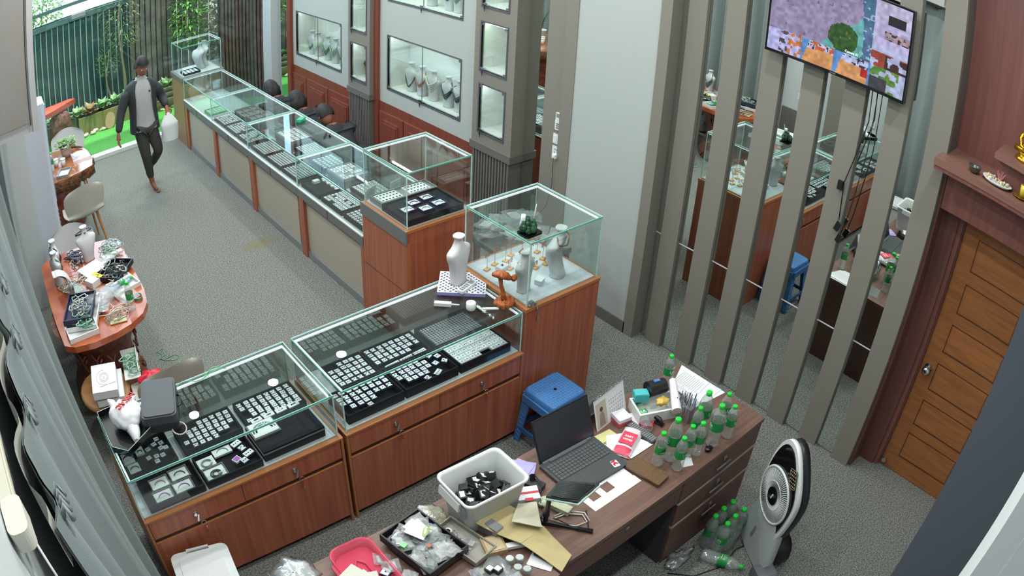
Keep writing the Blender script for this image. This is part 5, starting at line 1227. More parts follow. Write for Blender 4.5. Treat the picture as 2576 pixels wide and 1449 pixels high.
MB().ob((1.705, 1.735, DZ + .02), (.03, .18, .02), rz=1.15).thing('paper_stack', m_paper, 'thin stack of pale papers under the envelope', 'paper')
MB().ob((1.74, 1.60, DZ + .003), (.11, .12, .003), rz=.5).thing('paper_sheet', m_paper, 'white sheet with a punched hole under the envelope flap', 'paper')
MB().ob((1.745, 1.605, DZ + .012), (.018, .09, .012), rz=.25).thing('slim_case', m_black, 'slim black case under the envelope flap', 'case')
for k, (x, y) in enumerate(((1.612, 1.685), (1.652, 1.662), (1.607, 1.622), (1.633, 1.588))):
    t = thing('clear_jar', f'small clear round jar on the side desk, {NTH[k]} from the grey tray', 'jar', (x, y, DZ), 'clear jars on the side desk')
    MB().lathe((x, y, DZ + .0005), [(.017, 0), (.019, .004), (.019, .026), (.018, .028)], 16).part('body', m_pet, t); MB().lathe((x, y, DZ + .0285), [(.0195, 0), (.0195, .007), (.017, .009)], 16).part('lid', MT('jar_lid%d' % k, 'cfd4d2', .7), t)
quadsheet([(1.46, 1.72, DZ + .006), (1.60, 1.79, DZ + .006), (1.60, 1.66, DZ + .006), (1.50, 1.58, DZ + .006)], .003, 'bubble_bag', m_zips[1], 'clear bag under the two black ring boxes', 'bag', .004, 8)
for k, (x, y) in enumerate(((1.500, 1.694), (1.528, 1.670))):
    t = thing('ring_box_open', f'open black ring box on the side desk, {("left", "right")[k]} of the pair', 'ring box', (x, y, DZ + .01)); MB().ob((x, y, DZ + .024), (.036, .036, .026), rz=.2).part('body', m_black, t); MB().ob((x, y, DZ + .038), (.028, .028, .003), rz=.2).part('pad', m_pad, t)
for k in range(14):
    zipbag(1.33 + r.uniform(-.12, .24), 1.63 + r.uniform(-.09, .09), DZ + .006 + .007 * (k % 4), r.uniform(.05, .08), r.uniform(0, 6), k + 3, 'small clear zip bag scattered on the side desk in front of the trays', cols[k % 7], 'zip bags in front of the trays')
# bag of grains behind trays
t = thing('grain_bag', 'clear bag of cream grains behind the black tray', 'bag', (1.50, 2.13, DZ)); blob((1.505, 2.115, DZ + .03), (.055, .065, .028), 14, 12, k=.12).part('grains', M('grains', 'cfc6a8', .8, bump=(300, .8)), t); blob((1.485, 2.135, DZ + .035), (.07, .07, .034), 15, 12, k=.14).part('bag', m_bag, t)
# pink lid and its contents
m_pink = MT('pink_plastic', 'e0506c', .62, .15)
t = thing('pink_box_lid', 'large translucent pink box lid full of cards at the bottom edge', 'lid', (1.03, 1.98, DZ))
R = Matrix.Translation((1.035, 1.985, DZ)) @ Matrix.Rotation(-.03, 4, 'Z')
def rp(sx, sy, rr, z): return [tuple(R @ Vector((x, y, z))) for x, y in rrect(0, 0, sx, sy, rr, 6)]
shell([rp(.20, .38, .05, .002), rp(.225, .405, .06, .045), rp(.235, .415, .06, .048), rp(.235, .415, .06, .056), rp(.215, .395, .055, .056), rp(.19, .37, .05, .008)], m_pink, 'lid_shell', t)
MB().tube([(-.03, -.12, .012), (-.03, .08, .012), (0, .12, .012), (.03, .08, .012), (.03, -.12, .012)], .008, 8).xf(R).part('handle_ridge', m_pink, t)
MB().box((-.135, -.05, .03), (-.112, .12, .05)).xf(R).part('latch', m_pink, t)
for k in range(7):
    a = r.uniform(-.07, .02); b = r.uniform(-.15, .05); MB().ob((1.0 + a, 1.93 + b, DZ + .05 + k * .006), (.10, .13, .003), rz=r.uniform(-.7, .7), rx=r.uniform(-.12, .12)).thing('cream_card', M('cream_card%d' % k, 'c9c6ba', .7), 'cream paper card piled in the pink lid', 'card', 'cream cards in the pink lid')
gem(1.105, 1.955, DZ + .02, 'black ring box with a white pad lying in the pink lid', 'gem boxes on the desk', 0, .5, s=1.3)
for k in range(6): zipbag(1.155 + r.uniform(-.02, .03), 1.93 + r.uniform(-.15, .12), DZ + .012 + k * .006, .07, r.uniform(0, 6), k + 9, 'silver and clear zip bag between the pink lid and the black tray', m_chrome if k % 2 else m_pad, 'zip bags beside the pink lid')
t = thing('plastic_bag', 'clear plastic bag of white paper at the bottom edge left of the pink lid', 'bag', (.72, 2.12, DZ)); blob((.715, 2.12, DZ + .06), (.10, .10, .058), 17, 16, k=.14).part('contents', m_paper, t); blob((.72, 2.13, DZ + .066), (.115, .115, .064), 18, 16, k=.16).part('bag', m_bag, t)
# white box on the floor by the curtain
t = thing('storage_box', 'white lidded storage box on the floor below the curtain', 'box', (.38, 2.68, 0))
MB().poly(rrect(.385, 2.675, .33, .36, .04, rz=-.18), 0, .40).part('body', m_tub, t); MB().poly(rrect(.385, 2.675, .36, .39, .045, rz=-.18), .40, .43).part('lid', m_plast, t); MB().poly(rrect(.385, 2.675, .27, .29, .04, rz=-.18), .43, .436).part('lid_panel', m_pad, t); MB().ob((.42, 2.865, .415), (.14, .03, .03), rz=-.18).part('latch', m_plast, t)
# blue stool
m_bs = M('stool_blue', '4479b6', .45)
t = thing('plastic_stool', 'blue woven look plastic stool between the counter and the desk', 'stool', (2.93, 2.76, 0))
SX, SY = 2.925, 2.755; H = .455
def sp(s, z, rr): return [(x, y, z) for x, y in rrect(SX, SY, s, s * .93, rr, 5, rz=.03)]
shell([sp(.298, H - .05, .03), sp(.296, H - .012, .03), sp(.284, H - .002, .035), sp(.27, H, .035), sp(.02, H, .009)], m_bs, 'seat', t)
q = MB()
for i in range(13):
    for j in range(12):
        x = SX - .125 + i * .0208; y = SY - .115 + j * .0208
        if (x - SX) ** 2 + (y - SY) ** 2 > .0006: q.ob((x, y, H + .0005), (.016, .007, .003), rz=(.6 if (i + j) % 2 else -.6))
q.part('weave_relief', M('stool_blue_light', '5a8fc8', .45), t, kind='stuff')
MB().cyl((SX, SY, H - .01), (SX, SY, H + .0012), .011, n=14).part('hole', m_stone, t)
for sx in (-1, 1):
    for sy in (-1, 1):
        q = MB(); a = [(SX + sx * .146, SY + sy * .136), (SX + sx * .178, SY + sy * .168)]
        w0, w1 = .075, .045
        def P(c, w, z): return [(c[0], c[1], z), (c[0] - sx * w, c[1], z), (c[0] - sx * w, c[1] - sy * .012, z), (c[0] - sx * .012, c[1] - sy * .012, z), (c[0] - sx * .012, c[1] - sy * w, z), (c[0], c[1] - sy * w, z)]
        A, B = P(a[1], w1, .002), P(a[0], w0, H - .05); q.add(A + B, [(i, (i + 1) % 6, 6 + (i + 1) % 6, 6 + i) for i in range(6)] + [tuple(range(6)), tuple(range(11, 5, -1))])
        for i in range(11):
            f = (i + .5) / 11; c = [a[1][k] * (1 - f) + a[0][k] * f for k in range(2)]; z = .01 + f * (H - .06); w = w1 + (w0 - w1) * f
            q.ob((c[0] - sx * w / 2, c[1] + sy * .001, z), (w * .5, .004, .010), ry=.5).ob((c[0] + sx * .001, c[1] - sy * w / 2, z), (.004, w * .5, .010), rx=.5)
        q.part('leg', m_bs, t)
q = MB()
for sx in (-1, 1): q.ob((SX + sx * .155, SY, H - .075), (.012, .26, .055))
for sy in (-1, 1): q.ob((SX, SY + sy * .145, H - .075), (.27, .012, .055))
q.part('skirt', m_bs, t)
for sx in (-1, 1): MB().ob((SX + sx * .165, SY, .12), (.01, .30, .035)).part('stretcher', m_blued, t)
for sy in (-1, 1): MB().ob((SX, SY + sy * .155, .12), (.31, .01, .035)).part('stretcher', m_blued, t)

# ================================================================ CHAIRS AND WOODEN TABLES
m_shell = M('chair_shell', 'b5b2a8', .45); m_shellw = M('chair_shell_white', 'c4c4c6', .5); m_leg = M('beech_leg', 'b07a4c', .45)
def chair(x, y, rz, lab, mat, seatw=.47):
    t = thing('shell_chair', lab, 'chair', (0, 0, 0))
    def f(u, v, o=0.0):      # v 0 seat front .. 1 back top
        s = (u - .5) * 2
        if v < .5:
            q = v / .5; yy = .22 - .40 * q; zz = .45 - .02 * math.sin(PI * q); w = .20 + .035 * math.sin(PI * q * .8); zz += .025 * s * s * q; ny, nz = 0, 1
        elif v < .62:
            q = (v - .5) / .12; a = q * PI * .43; yy = -.18 - .06 * math.sin(a); zz = .45 + .06 * (1 - math.cos(a)); w = .225; zz += .025 * s * s; ny, nz = math.sin(a), math.cos(a)
        else:
            q = (v - .62) / .38; yy = -.238 - .05 * q + .05 * s * s; zz = .498 + .33 * q; w = (.225 + .035 * math.sin(PI * min(1, q * .9))) * (1 if q < .75 else math.sqrt(max(.02, 1 - ((q - .75) / .27) ** 2 * .45))); ny, nz = 1, 0
            zz -= .045 * s * s * q * q
        return (s * w, yy - ny * o, zz - nz * o)
    MB().grid(lambda u, v: f(u, v), 14, 36).grid(lambda u, v: f(u, v, .010), 14, 36).part('shell', mat, t)
    for sx in (-1, 1):
        for sy in (-1, 1): MB().cyl((sx * .15, sy * .13 - .01, .435), (sx * .215, sy * .21 - .01, .001), .019, .011, n=10).part('leg', m_leg, t)
        MB().cyl((sx * .155, -.14, .425), (sx * .155, .12, .425), .010, n=8).part('rail', m_leg, t)
    t.location = (x, y, 0); t.rotation_euler = (0, 0, rz); return t
chair(.55, 6.30, PI - .05, 'pale grey shell chair tucked behind the cluttered wooden table', m_shellw)
chair(.86, 7.68, .12, 'cream shell chair with beech legs seen from the back, between the two tables', m_shell)
chair(.97, 9.35, PI - .15, 'pale grey shell chair on the garden side of the far table', m_shellw)
chair(.785, 4.24, .08, 'cream shell chair behind the counter with the red bag on its seat', m_shell)
t = thing('round_stool', 'round brown wooden stool under the white gift boxes by the curtain', 'stool', (.42, 4.50, 0))
MB().lathe((.36, 4.50, .43), [(.19, 0), (.205, .012), (.205, .03), (.19, .04)], 24, sy=1.25).part('seat', M('oak', '9a6f48', .45), t)
for a in range(4): MB().cyl((.36 + .12 * math.cos(a * PI / 2 + .7), 4.5 + .15 * math.sin(a * PI / 2 + .7), .43), (.36 + .16 * math.cos(a * PI / 2 + .7), 4.5 + .20 * math.sin(a * PI / 2 + .7), 0.001), .016, .012, n=8).part('leg', m_leg, t)
blob((.73, 4.36, .505), (.10, .07, .045), 31, 12, k=.2).thing('red_bag', M('red_bag', 'c22236', .35), 'crumpled red plastic bag on the chair behind the black case', 'bag')
t = thing('gift_box', 'white box lid with a printed oval emblem on the stool by the curtain', 'box', (.36, 4.45, .48))
R = Matrix.Translation((.42, 4.42, .485)) @ Matrix.Rotation(-.22, 4, 'Z')
MB().box((-.13, -.16, 0), (.09, .16, .05)).xf(R).part('box', m_plast, t)
MB().box((-.15, -.17, .065), (.05, .15, .125)).xf(R @ Matrix.Rotation(.06, 4, 'Y')).part('lid', m_paper, t)
R2 = R @ Matrix.Rotation(.06, 4, 'Y') @ Matrix.Translation((-.05, -.01, .1255))
q = MB()
for rr_ in (.026, .036): q.tube([(rr_ * 1.0 * math.cos(a * PI / 10), rr_ * 1.5 * math.sin(a * PI / 10), 0) for a in range(20)], .0012, 4, closed=True)
q.tube([(.06 * math.cos(a * PI / 10 + PI * .5), .085 * math.sin(a * PI / 10 + PI * .5), 0) for a in range(12)], .001, 4); q.xf(R2).part('emblem', m_greyd, t)
q = text_mb('Natural Queen', .022, .0003); q.xf(R2 @ Matrix.Translation((.028, -.085, 0)) @ Matrix.Rotation(.25, 4, 'Z')); q.part('lettering', m_greyd, t)
q = text_mb('JJ', .026, .0003); q.xf(R2); q.part('monogram', m_greyd, t)
def strand(x, y, z, a, b, rz, mat, lab, grp, r=.004, seed=0, sag=0.0):
    rr = random.Random(seed); p1, p2 = rr.uniform(0, 6), rr.uniform(0, 6)
    q = MB().tube([(a * math.cos(2 * PI * i / 22) * (1 + .25 * math.sin(2 * PI * i / 22 * 2 + p1)), b * math.sin(2 * PI * i / 22) * (1 + .3 * math.sin(2 * PI * i / 22 * 3 + p2)), r + sag * abs(math.sin(i * 1.7 + p1)) * .6) for i in range(22)], r, 5, closed=True)
    o = q.thing('bead_strand', mat, lab, 'beads', grp); o.location = (x, y, z); o.rotation_euler = (0, 0, rz); return o
def heap(x, y, z, w, d, n, mats, lab, grp, seed, r=.004, dz=.004, k=1.0):
    rr = random.Random(seed)
    for i in range(n): strand(x + rr.uniform(-w, w), y + rr.uniform(-d, d), z + i * dz, k * rr.uniform(.03, .06), k * rr.uniform(.05, .09), rr.uniform(0, 3), mats[i % len(mats)], lab, grp, r, seed * 50 + i, .012)
t = thing('jade_box', 'open white box of coiled jade beads leaning behind the gift box', 'box', (.66, 4.55, .485))
MB().ob((.63, 4.56, .515), (.13, .30, .006), rz=-.22).ob((.69, 4.57, .535), (.006, .30, .05), rz=-.22).ob((.655, 4.71, .535), (.13, .006, .05), rz=-.22).part('box', m_plast, t)
heap(.625, 4.54, .52, .025, .09, 12, [m_jade, m_jadel], 'coiled jade bead strand in the open white box on the stool', 'jade strands in the open white box', 3, .0045, .0035, .55)
# near table
m_slab = M('burl_top', '9a4526', .22, var=(7, 'b45f34'), coat=.4); m_trunk = M('carved_trunk', '5e3226', .45, var=(16, '7d4532'), bump=(22, 1.0)); m_bark = M('bark_edge', '7d5230', .6, var=(26, '4e2f1e'), bump=(36, 1.2))
t = thing('wood_table', 'orange red burl slab table covered with jewellery trays and bead strands', 'table', (.6, 5.4, 0))
rim = [(.16, 4.76), (.24, 4.69), (.40, 4.655), (.60, 4.665), (.73, 4.70), (.86, 4.78), (.935, 4.90), (.97, 5.10), (.975, 5.35), (.965, 5.6), (.99, 5.85), (.97, 6.02), (.90, 6.13), (.70, 6.19), (.45, 6.20), (.26, 6.19), (.17, 6.1), (.16, 5.8), (.15, 5.4), (.15, 5.1)]
MB().poly(rim, .70, .7495).part('top', m_slab, t)
MB().lathe((.50, 5.15, 0), [(.30, 0), (.34, .03), (.33, .12), (.27, .28), (.27, .42), (.34, .58), (.40, .70)], 26, sx=1.0, sy=1.1).part('trunk', m_trunk, t)
q = MB(); r = random.Random(12)
for i in range(36):
    a = r.uniform(-2.6, 1.0); z = r.uniform(.1, .62); rr_ = .27 + .10 * abs(z - .33) * 2
    q.tube([(.50 + (rr_ + .02) * math.cos(a), 5.15 + (rr_ * 1.1 + .02) * math.sin(a), z), (.50 + (rr_ + .03) * math.cos(a + .12), 5.15 + (rr_ * 1.1 + .03) * math.sin(a + .12), z - .07), (.50 + (rr_ + .02) * math.cos(a + .22), 5.15 + (rr_ * 1.1 + .02) * math.sin(a + .22), z - .02)], .010, 6)
q.part('carved_relief', m_trunk, t, kind='stuff')
TZ = .7502
heap(.40, 5.52, TZ, .06, .07, 8, [m_jadel, m_greyb, m_pearl], 'pale strand lying between the arch stand and the paper sheet', 'strands beside the arch stand', 14, .004)
for k, (x, y, s_, rz_) in enumerate(((.80, 5.05, .16, .4), (.55, 5.0, .14, 1.2), (.78, 5.72, .15, .2), (.42, 5.42, .13, .9), (.93, 5.62, .10, .1))):
    zipbag(x, y, TZ + .03, s_, rz_, 300 + k, f'clear bag of strands on the wooden table, {ORD[k]} of the five flat ones', (m_pearl, m_greyb, m_pad, m_jadel, m_paper)[k])
bust(.648, 5.89, TZ, .2 + PI, 'grey backed bust with a jade strand standing at the back of the wooden table', .31, .02)
necklace(.648, 5.89, TZ, .2 + PI, 'dark green strand round the neck of the bust at the back of the table', m_dkbead, .31, .08, 2, .006)
bust(.32, 5.86, TZ, PI / 2 + .2, 'white bust with dark strands nearest the curtain on the wooden table', .31)
necklace(.32, 5.86, TZ, PI / 2 + .2, 'long dark strands on the bust nearest the curtain', m_dkbead, .31, .6, 3, .007)
bust(.30, 5.68, TZ, PI / 2 + .3, 'white bust with grey green strands in front of the curtain', .29)
necklace(.30, 5.68, TZ, PI / 2 + .3, 'grey green strands on the second bust by the curtain', M('sage_beads', '5d6d60', .3), .29, .65, 4, .007)
q = MB()
for s_ in (0, 1):
    q.grid(lambda u, v: (.24 + .13 * math.sin(PI * .62 * u) + .03 * s_, 5.36 + .06 * (v - .5) * 2 + .05, TZ + .23 * math.sin(PI * (.5 + .5 * u)) + .004), 16, 4)
q.thing('arched_stand', m_bust, 'curved white arch stand behind the black tray on the wooden table', 'stand')
t1 = tray('black_tray', 'black tray of pale bead strands, front left of the cluttered table', .265, .515, 4.87, 5.24, TZ + .05, .045, M('tray_navy', '262a44', .5), m_navy, rz=-.35)
tray('white_tray', 'white tray under the black tray on the wooden table', .27, .55, 4.83, 5.26, TZ + .012, .035, m_plast, m_plast, rz=-.35)
heap(.38, 5.08, TZ + .062, .05, .10, 12, [m_pearl, m_greyb, m_jadel], 'pale bead strand in the black tray on the wooden table', 'strands in the front black tray', 5, k=.75)
t1 = tray('white_tray', 'white tray of jade bead coils at the near edge of the wooden table', .215, .475, 4.74, 4.98, TZ, .04, m_plast, m_plast, rz=0)
t1.location.z = TZ
heap(.36, 4.86, TZ + .042, .06, .07, 9, [m_jade, m_jadel, M('deep_jade', '38684f', .3)], 'coiled jade strand in the white tray at the near table edge', 'jade strands in the white tray', 6, .005, k=.7)
tray('black_tray', 'black tray of silver and dark strands at the right side of the table', .70, .93, 5.32, 5.62, TZ + .02, .04, m_black, m_velvet, rz=-.7)
heap(.80, 5.46, TZ + .028, .07, .09, 16, [m_dkbead, m_greyb, m_pearl, m_dkbead], 'dark strand in the black tray at the right of the wooden table', 'strands in the right black tray', 7, k=.75)
tray('white_tray', 'white tray of blue and white packets at the table edge', .70, .94, 5.13, 5.34, TZ, .035, m_plast, m_pad, rz=.25)
for k in range(4): MB().ob((.80 + .01 * k, 5.22 + .02 * k, TZ + .03 + .004 * k), (.17, .03, .006), rz=.3).thing('long_packet', m_paper if k % 2 else M('packet_blue%d' % k, '6f9ac8', .4), f'long packet in the white tray at the table edge, {NTH[k]} from below', 'packet')
heap(.55, 5.97, TZ, .07, .07, 9, [m_greyb, m_dkbead, M('slate_beads', '6b7390', .3)], 'grey blue strand lying beside the back bust on the table', 'grey strands beside the back bust', 8, .006)
heap(.88, 5.86, TZ + .02, .07, .13, 12, [m_jadel, m_greyb, M('sage2', '8a9a8c', .4)], 'pale green strand on the plastic sheets at the right back of the table', 'pale strands at the back right', 9)
heap(.50, 5.62, TZ, .08, .10, 8, [m_coral, m_pearl], 'reddish and cream strand in the middle of the wooden table', 'cream strands in the middle', 10, .0035)
heap(.70, 4.90, TZ, .10, .07, 7, [m_pearl, m_greyb, M('sage3', '7f8a70', .4)], 'loose bangle or strand at the near right of the wooden table', 'loose strands at the near right', 11, .0035)
MB().ob((.86, 5.765, TZ + .03), (.20, .05, .02), rz=.1).thing('long_box', m_pad, 'long bright white box lying at the back right of the table', 'box')
MB().ob((.63, 5.65, TZ + .035), (.22, .20, .003), rz=.35).thing('paper_sheet', m_paper, 'white paper sheet on the beads in the middle of the table', 'paper')
t = thing('yellow_box', 'white box with a yellow printed end in the middle of the wooden table', 'box', (.62, 5.44, TZ)); MB().ob((.60, 5.44, TZ + .03), (.12, .11, .055), rz=.5).part('body', m_plast, t); MB().ob((.645, 5.465, TZ + .0585), (.045, .12, .003), rz=.5).part('yellow_print', M('label_yellow', 'd8c827', .5), t)
q = text_mb('SALE', .02, .0003, True); q.xf(Matrix.Translation((.645, 5.465, TZ + .0602)) @ Matrix.Rotation(.5 + PI / 2, 4, 'Z')); q.part('lettering', m_inkd, t)
blob((.60, 5.16, TZ + .04), (.15, .12, .035), 41, 16, k=.14).thing('plastic_bag', m_zips[2], 'crumpled clear bag of strands in the middle front of the table', 'bag')
MB().ob((.47, 5.30, TZ + .02), (.14, .10, .004), rz=.2).thing('zip_bag', m_zips[0], 'flat pale zip bag behind the front black tray', 'bag')
blob((.90, 5.97, TZ + .02), (.10, .12, .018), 42, 12, k=.1).thing('plastic_sheet', m_bag, 'clear plastic sheet over the strands at the back right corner', 'sheet')
q = MB()
for i in range(3): q.tube([(.885 + .035 * math.cos(a * PI / 8), 5.0 + .045 * math.sin(a * PI / 8), TZ + .004 + i * .007) for a in range(16)], .0035, 5, closed=True)
q.thing('jade_bangles', m_jade, 'stack of green bangles at the right edge of the wooden table', 'bangles')
t = thing('price_tags', 'cream paper tags tied together at the near side of the table', 'tags', (.66, 4.79, TZ)); MB().ob((.655, 4.80, TZ + .006), (.14, .07, .006), rz=-.2).part('tag', M('tag_cream', 'bdb48e', .6), t)
bottle(0, .80, 4.88, TZ, 'water bottle standing near the right edge of the wooden table', 1.3)
bottle(0, .70, 5.20, TZ + .034, 'water bottle lying down with its green cap beside the standing bottle', 1.9, True)
# far table
t = thing('wood_table', 'far burl wood table with bark edges near the garden window', 'table', (.75, 8.6, 0))
rim2 = [(.20, 8.02), (.45, 7.98), (.70, 7.98), (.95, 8.02), (1.13, 8.10), (1.18, 8.35), (1.16, 8.7), (1.08, 8.98), (.7, 9.08), (.35, 9.05), (.2, 8.7)]
MB().poly(rim2, .735, .7495).part('top', M('far_top', '8d5234', .12, var=(5, 'a3633f'), coat=.6), t)
k = 4; rr2 = []
for i, p in enumerate(rim2):
    n_ = rim2[(i + 1) % len(rim2)]
    for j in range(k): rr2.append((p[0] + (n_[0] - p[0]) * j / k, p[1] + (n_[1] - p[1]) * j / k))
L1 = [(x + .02 * math.sin(i * 2.3), y + .02 * math.cos(i * 1.9), .735) for i, (x, y) in enumerate(rr2)]; L2 = [(x + .03 * math.sin(i * 1.3), y - .01 + .02 * math.cos(i * 2.9), .66) for i, (x, y) in enumerate(rr2)]; L3 = [(.75 + (x - .75) * .85, 8.5 + (y - 8.5) * .88, .60 + .015 * math.sin(i * 3)) for i, (x, y) in enumerate(rr2)]
shell([L3, L2, L1], m_bark, 'bark_edge', t)
MB().lathe((.68, 8.50, 0), [(.30, 0), (.33, .05), (.28, .2), (.30, .4), (.36, .6)], 22, sy=1.0).part('trunk', M('root_trunk', '6b2f22', .3, var=(18, '8d4128'), bump=(30, 1.2)), t)
tray('grey_tray', 'small grey tray lying at the near edge of the far table', .68, .84, 8.03, 8.26, .751, .03, m_greyb, m_bust, rz=-.4)
for k, (x, y) in enumerate(((.70, 8.50), (.79, 8.42))):
    t = thing('white_cup', f'white lidded cup on the far table, {("left", "right")[k]} one', 'cup', (x, y, .75)); MB().lathe((x, y, .7505), [(.028, 0), (.034, .08)], 14).part('cup', m_plast, t); MB().lathe((x, y, .831), [(.036, 0), (.036, .01), (.03, .013)], 14).part('lid', m_pad, t)
for k, (x, y) in enumerate(((.60, 8.28), (.66, 8.30), (.70, 8.33))): bottle(0, x - .07, y + .05, .7505, f'small water bottle on the far table, {NTH[k]} from the curtain', k)
def leafmb(q, base, dirv, L, W, m=0, droop=.3):
    d = Vector(dirv).normalized(); s = d.cross(Vector((0, 0, 1))); s = s.normalized() if s.length > .01 else Vector((1, 0, 0)); b = Vector(base)
    p1 = b + d * L * .45 + Vector((0, 0, L * .03)); p2 = b + d * L - Vector((0, 0, L * droop))
    q.add([b, p1 + s * W, p2, p1 - s * W, p1 - Vector((0, 0, W * .3))], [(0, 1, 4), (1, 2, 4), (2, 3, 4), (3, 0, 4)], m, False)
m_leaf = M('leaf_green', '6f9a3c', .5, var=(9, '4f7d2c')); m_leafd = M('leaf_dark', '2f5a30', .4, var=(9, '4c7a44')); m_pot = M('pot_white', 'c9c8c2', .5); m_soil = M('soil', '3a2c22', .9)
def potted(x, y, z, lab, kind):
    r = random.Random(kind * 7 + 1); t = thing('potted_plant', lab, 'plant', (x, y, z))
    MB().lathe((x, y, z), [(.055, .001), (.075, .06), (.085, .13), (.09, .135), (.08, .135), (.076, .12)], 20).part('pot', m_pot, t); MB().cyl((x, y, z + .10), (x, y, z + .118), .076, n=16).part('soil', m_soil, t)
    q = MB()
    if kind == 1:
        for i in range(110): a = r.uniform(0, 6.28); e = r.uniform(.1, 1.2); R_ = r.uniform(.02, .14); leafmb(q, (x + R_ * math.cos(a), y + R_ * math.sin(a), z + .13 + .10 * r.random() * (1 - R_ * 4)), (math.cos(a), math.sin(a), e), r.uniform(.05, .08), .022)
    else:
        for s_ in range(8):
            a = r.uniform(0, 6.28); tx, ty = .16 * math.cos(a), .16 * math.sin(a)
            P = [(x + tx * f * f, y + ty * f * f, z + .11 + .40 * f) for f in [i / 10 for i in range(11)]]; q.tube(P, .004, 5)
            for i in range(2, 11):
                for sd in (-1, 1): leafmb(q, P[i], (math.cos(a + sd * 1.4), math.sin(a + sd * 1.4), .5), .06, .014)
    q.part('leaves', m_leaf if kind == 1 else m_leafd, t, kind='stuff')
potted(1.10, 8.46, .75, 'bright green leafy plant in a white pot on the far table, seen in the mirror', 1) if False else potted(.88, 8.72, .75, 'bright green leafy plant in a white pot on the far table', 1)
potted(.52, 8.74, .75, 'tall dark green plant with paired leaves on the far table', 2)
t = thing('driftwood', 'small carved driftwood ornament on the far table', 'ornament', (1.02, 8.85, .75)); MB().tube([(.90, 8.95, .765), (.98, 8.90, .785), (1.05, 8.88, .77), (1.12, 8.80, .765)], [.012, .02, .016, .008], 7).tube([(.99, 8.9, .78), (1.0, 8.96, .81), (1.04, 8.99, .80)], [.01, .008, .004], 6).part('wood', m_bark, t)

# ================================================================ SCREEN ON THE SLATS
tv = thing('television', 'wide flat screen showing security camera pictures, hung on the grey slats', 'television', (4.30, 1.96, 2.62))
TY0, TY1, TZ0, TZ1 = 1.447, 2.472, 2.622, 3.215
MB().box((4.262, TY0, TZ0), (4.30, TY1, TZ1)).box((4.30, 1.75, 2.75), (4.351, 2.2, 3.1)).part('housing', m_black, tv)
q = MB()
for a, b in (((TY0, TZ0), (TY1, TZ0 + .018)), ((TY0, TZ1 - .012), (TY1, TZ1)), ((TY0, TZ0 + .018), (TY0 + .012, TZ1 - .012)), ((TY1 - .012, TZ0 + .018), (TY1, TZ1 - .012))): q.box((4.255, a[0], a[1]), (4.262, b[0], b[1]))
q.part('bezel', m_blackg, tv)
MB().ob((4.254, 1.96, TZ0 + .009), (.002, .045, .006)).part('maker_badge', m_chrome, tv)
NU, NV = 128, 74
def hsh(a, b): v = math.sin(a * 127.1 + b * 311.7) * 43758.5453; return v - math.floor(v)
def vn(x, y):
    i, j = math.floor(x), math.floor(y); fx, fy = x - i, y - j; fx = fx * fx * (3 - 2 * fx); fy = fy * fy * (3 - 2 * fy)
    return (hsh(i, j) * (1 - fx) + hsh(i + 1, j) * fx) * (1 - fy) + (hsh(i, j + 1) * (1 - fx) + hsh(i + 1, j + 1) * fx) * fy
def scr(u, v):      # u from the left, v from the top
    n = vn(u * 24, v * 16); n2 = .5 + (vn(u * 50 + 5, v * 34) - .5) * .8
    if u < .745 and v < .745:
        a, b = u / .745, v / .745
        if a > .86 + .05 * math.sin(b * 2): return (.22 + .15 * n, .35 + .15 * n2, .50 + .1 * n) if n2 < .75 else (.6, .75, .85)
        if (a - .72) ** 2 / .022 + (b - .78) ** 2 / .05 < 1 + .4 * (n - .5): return (.10 + .15 * n2, .22 + .22 * n2, .10) if n2 < .86 else (.75, .45, .25)
        if b > 1.75 - 1.6 * a + .1 * n: return (.35 + .1 * n, .62 + .12 * n, .62 + .1 * n2)
        if a < .12 and b < .35: return (.15, .14, .14)
        c = .60 + .06 * n; return (c * .93, c * .86, c * 1.08) if n2 > .17 else (.45, .38, .45)
    if v >= .745:
        k = min(3, int(u / .25)); a = (u - k * .25) / .25; b = (v - .745) / .255
        if k == 0: return (.72, .72, .92) if n2 > .45 or a < .35 else ((.75, .45, .2) if a > .6 else (.3, .25, .25))
        if k in (1, 2):
            if a < .2 * (1 - b) + .05 * n or a > .93: return (.35, .55, .8)
            if b < .3 + .1 * n: return (.75, .35, .2) if (k == 1 and n2 > .5) else (.72, .75, .9) if n2 > .3 else (.2, .2, .25)
            return (.85, .60, .38) if not (k == 2 and a > .75 and b < .75) else (.7, .12, .12)
        if b > .45 and a < .5: return (.25, .25, .28)
        return (.25 + .2 * n2, .42 + .2 * n2, .22) if n > .55 and a < .8 else (.68, .72, .85)
    b = (v % .2483) / .2483; k = int(v / .2483); a = (u - .745) / .255
    if k == 0: return (.12, .12, .13) if (a > .35 and b > .55 and a < .85) else (.74, .72, .85)
    if k == 1: return ((.65, .55, .6) if n2 > .4 else (.2, .18, .2)) if (a > .3 and .3 < b < .7) else (.72, .70, .86)
    return ((.25, .16, .14) if a > .4 and b > .4 else (.6, .25, .18)) if (b > .35 and n > .3) else (.70, .72, .88)
me = bpy.data.meshes.new('screen_picture'); vs = []; fs = []
y1_, y0_, zt_, zb_ = TY1 - .012, TY0 + .012, TZ1 - .012, TZ0 + .018
for j in range(NV + 1):
    for i in range(NU + 1): vs.append((4.2605 - 4.30, y1_ + (y0_ - y1_) * i / NU - 1.96, zt_ + (zb_ - zt_) * j / NV - 2.62))
for j in range(NV):
    for i in range(NU): a = j * (NU + 1) + i; fs.append((a, a + NU + 1, a + NU + 2, a + 1))
me.from_pydata(vs, [], fs); ca = me.color_attributes.new('picture', 'FLOAT_COLOR', 'CORNER')
buf = []
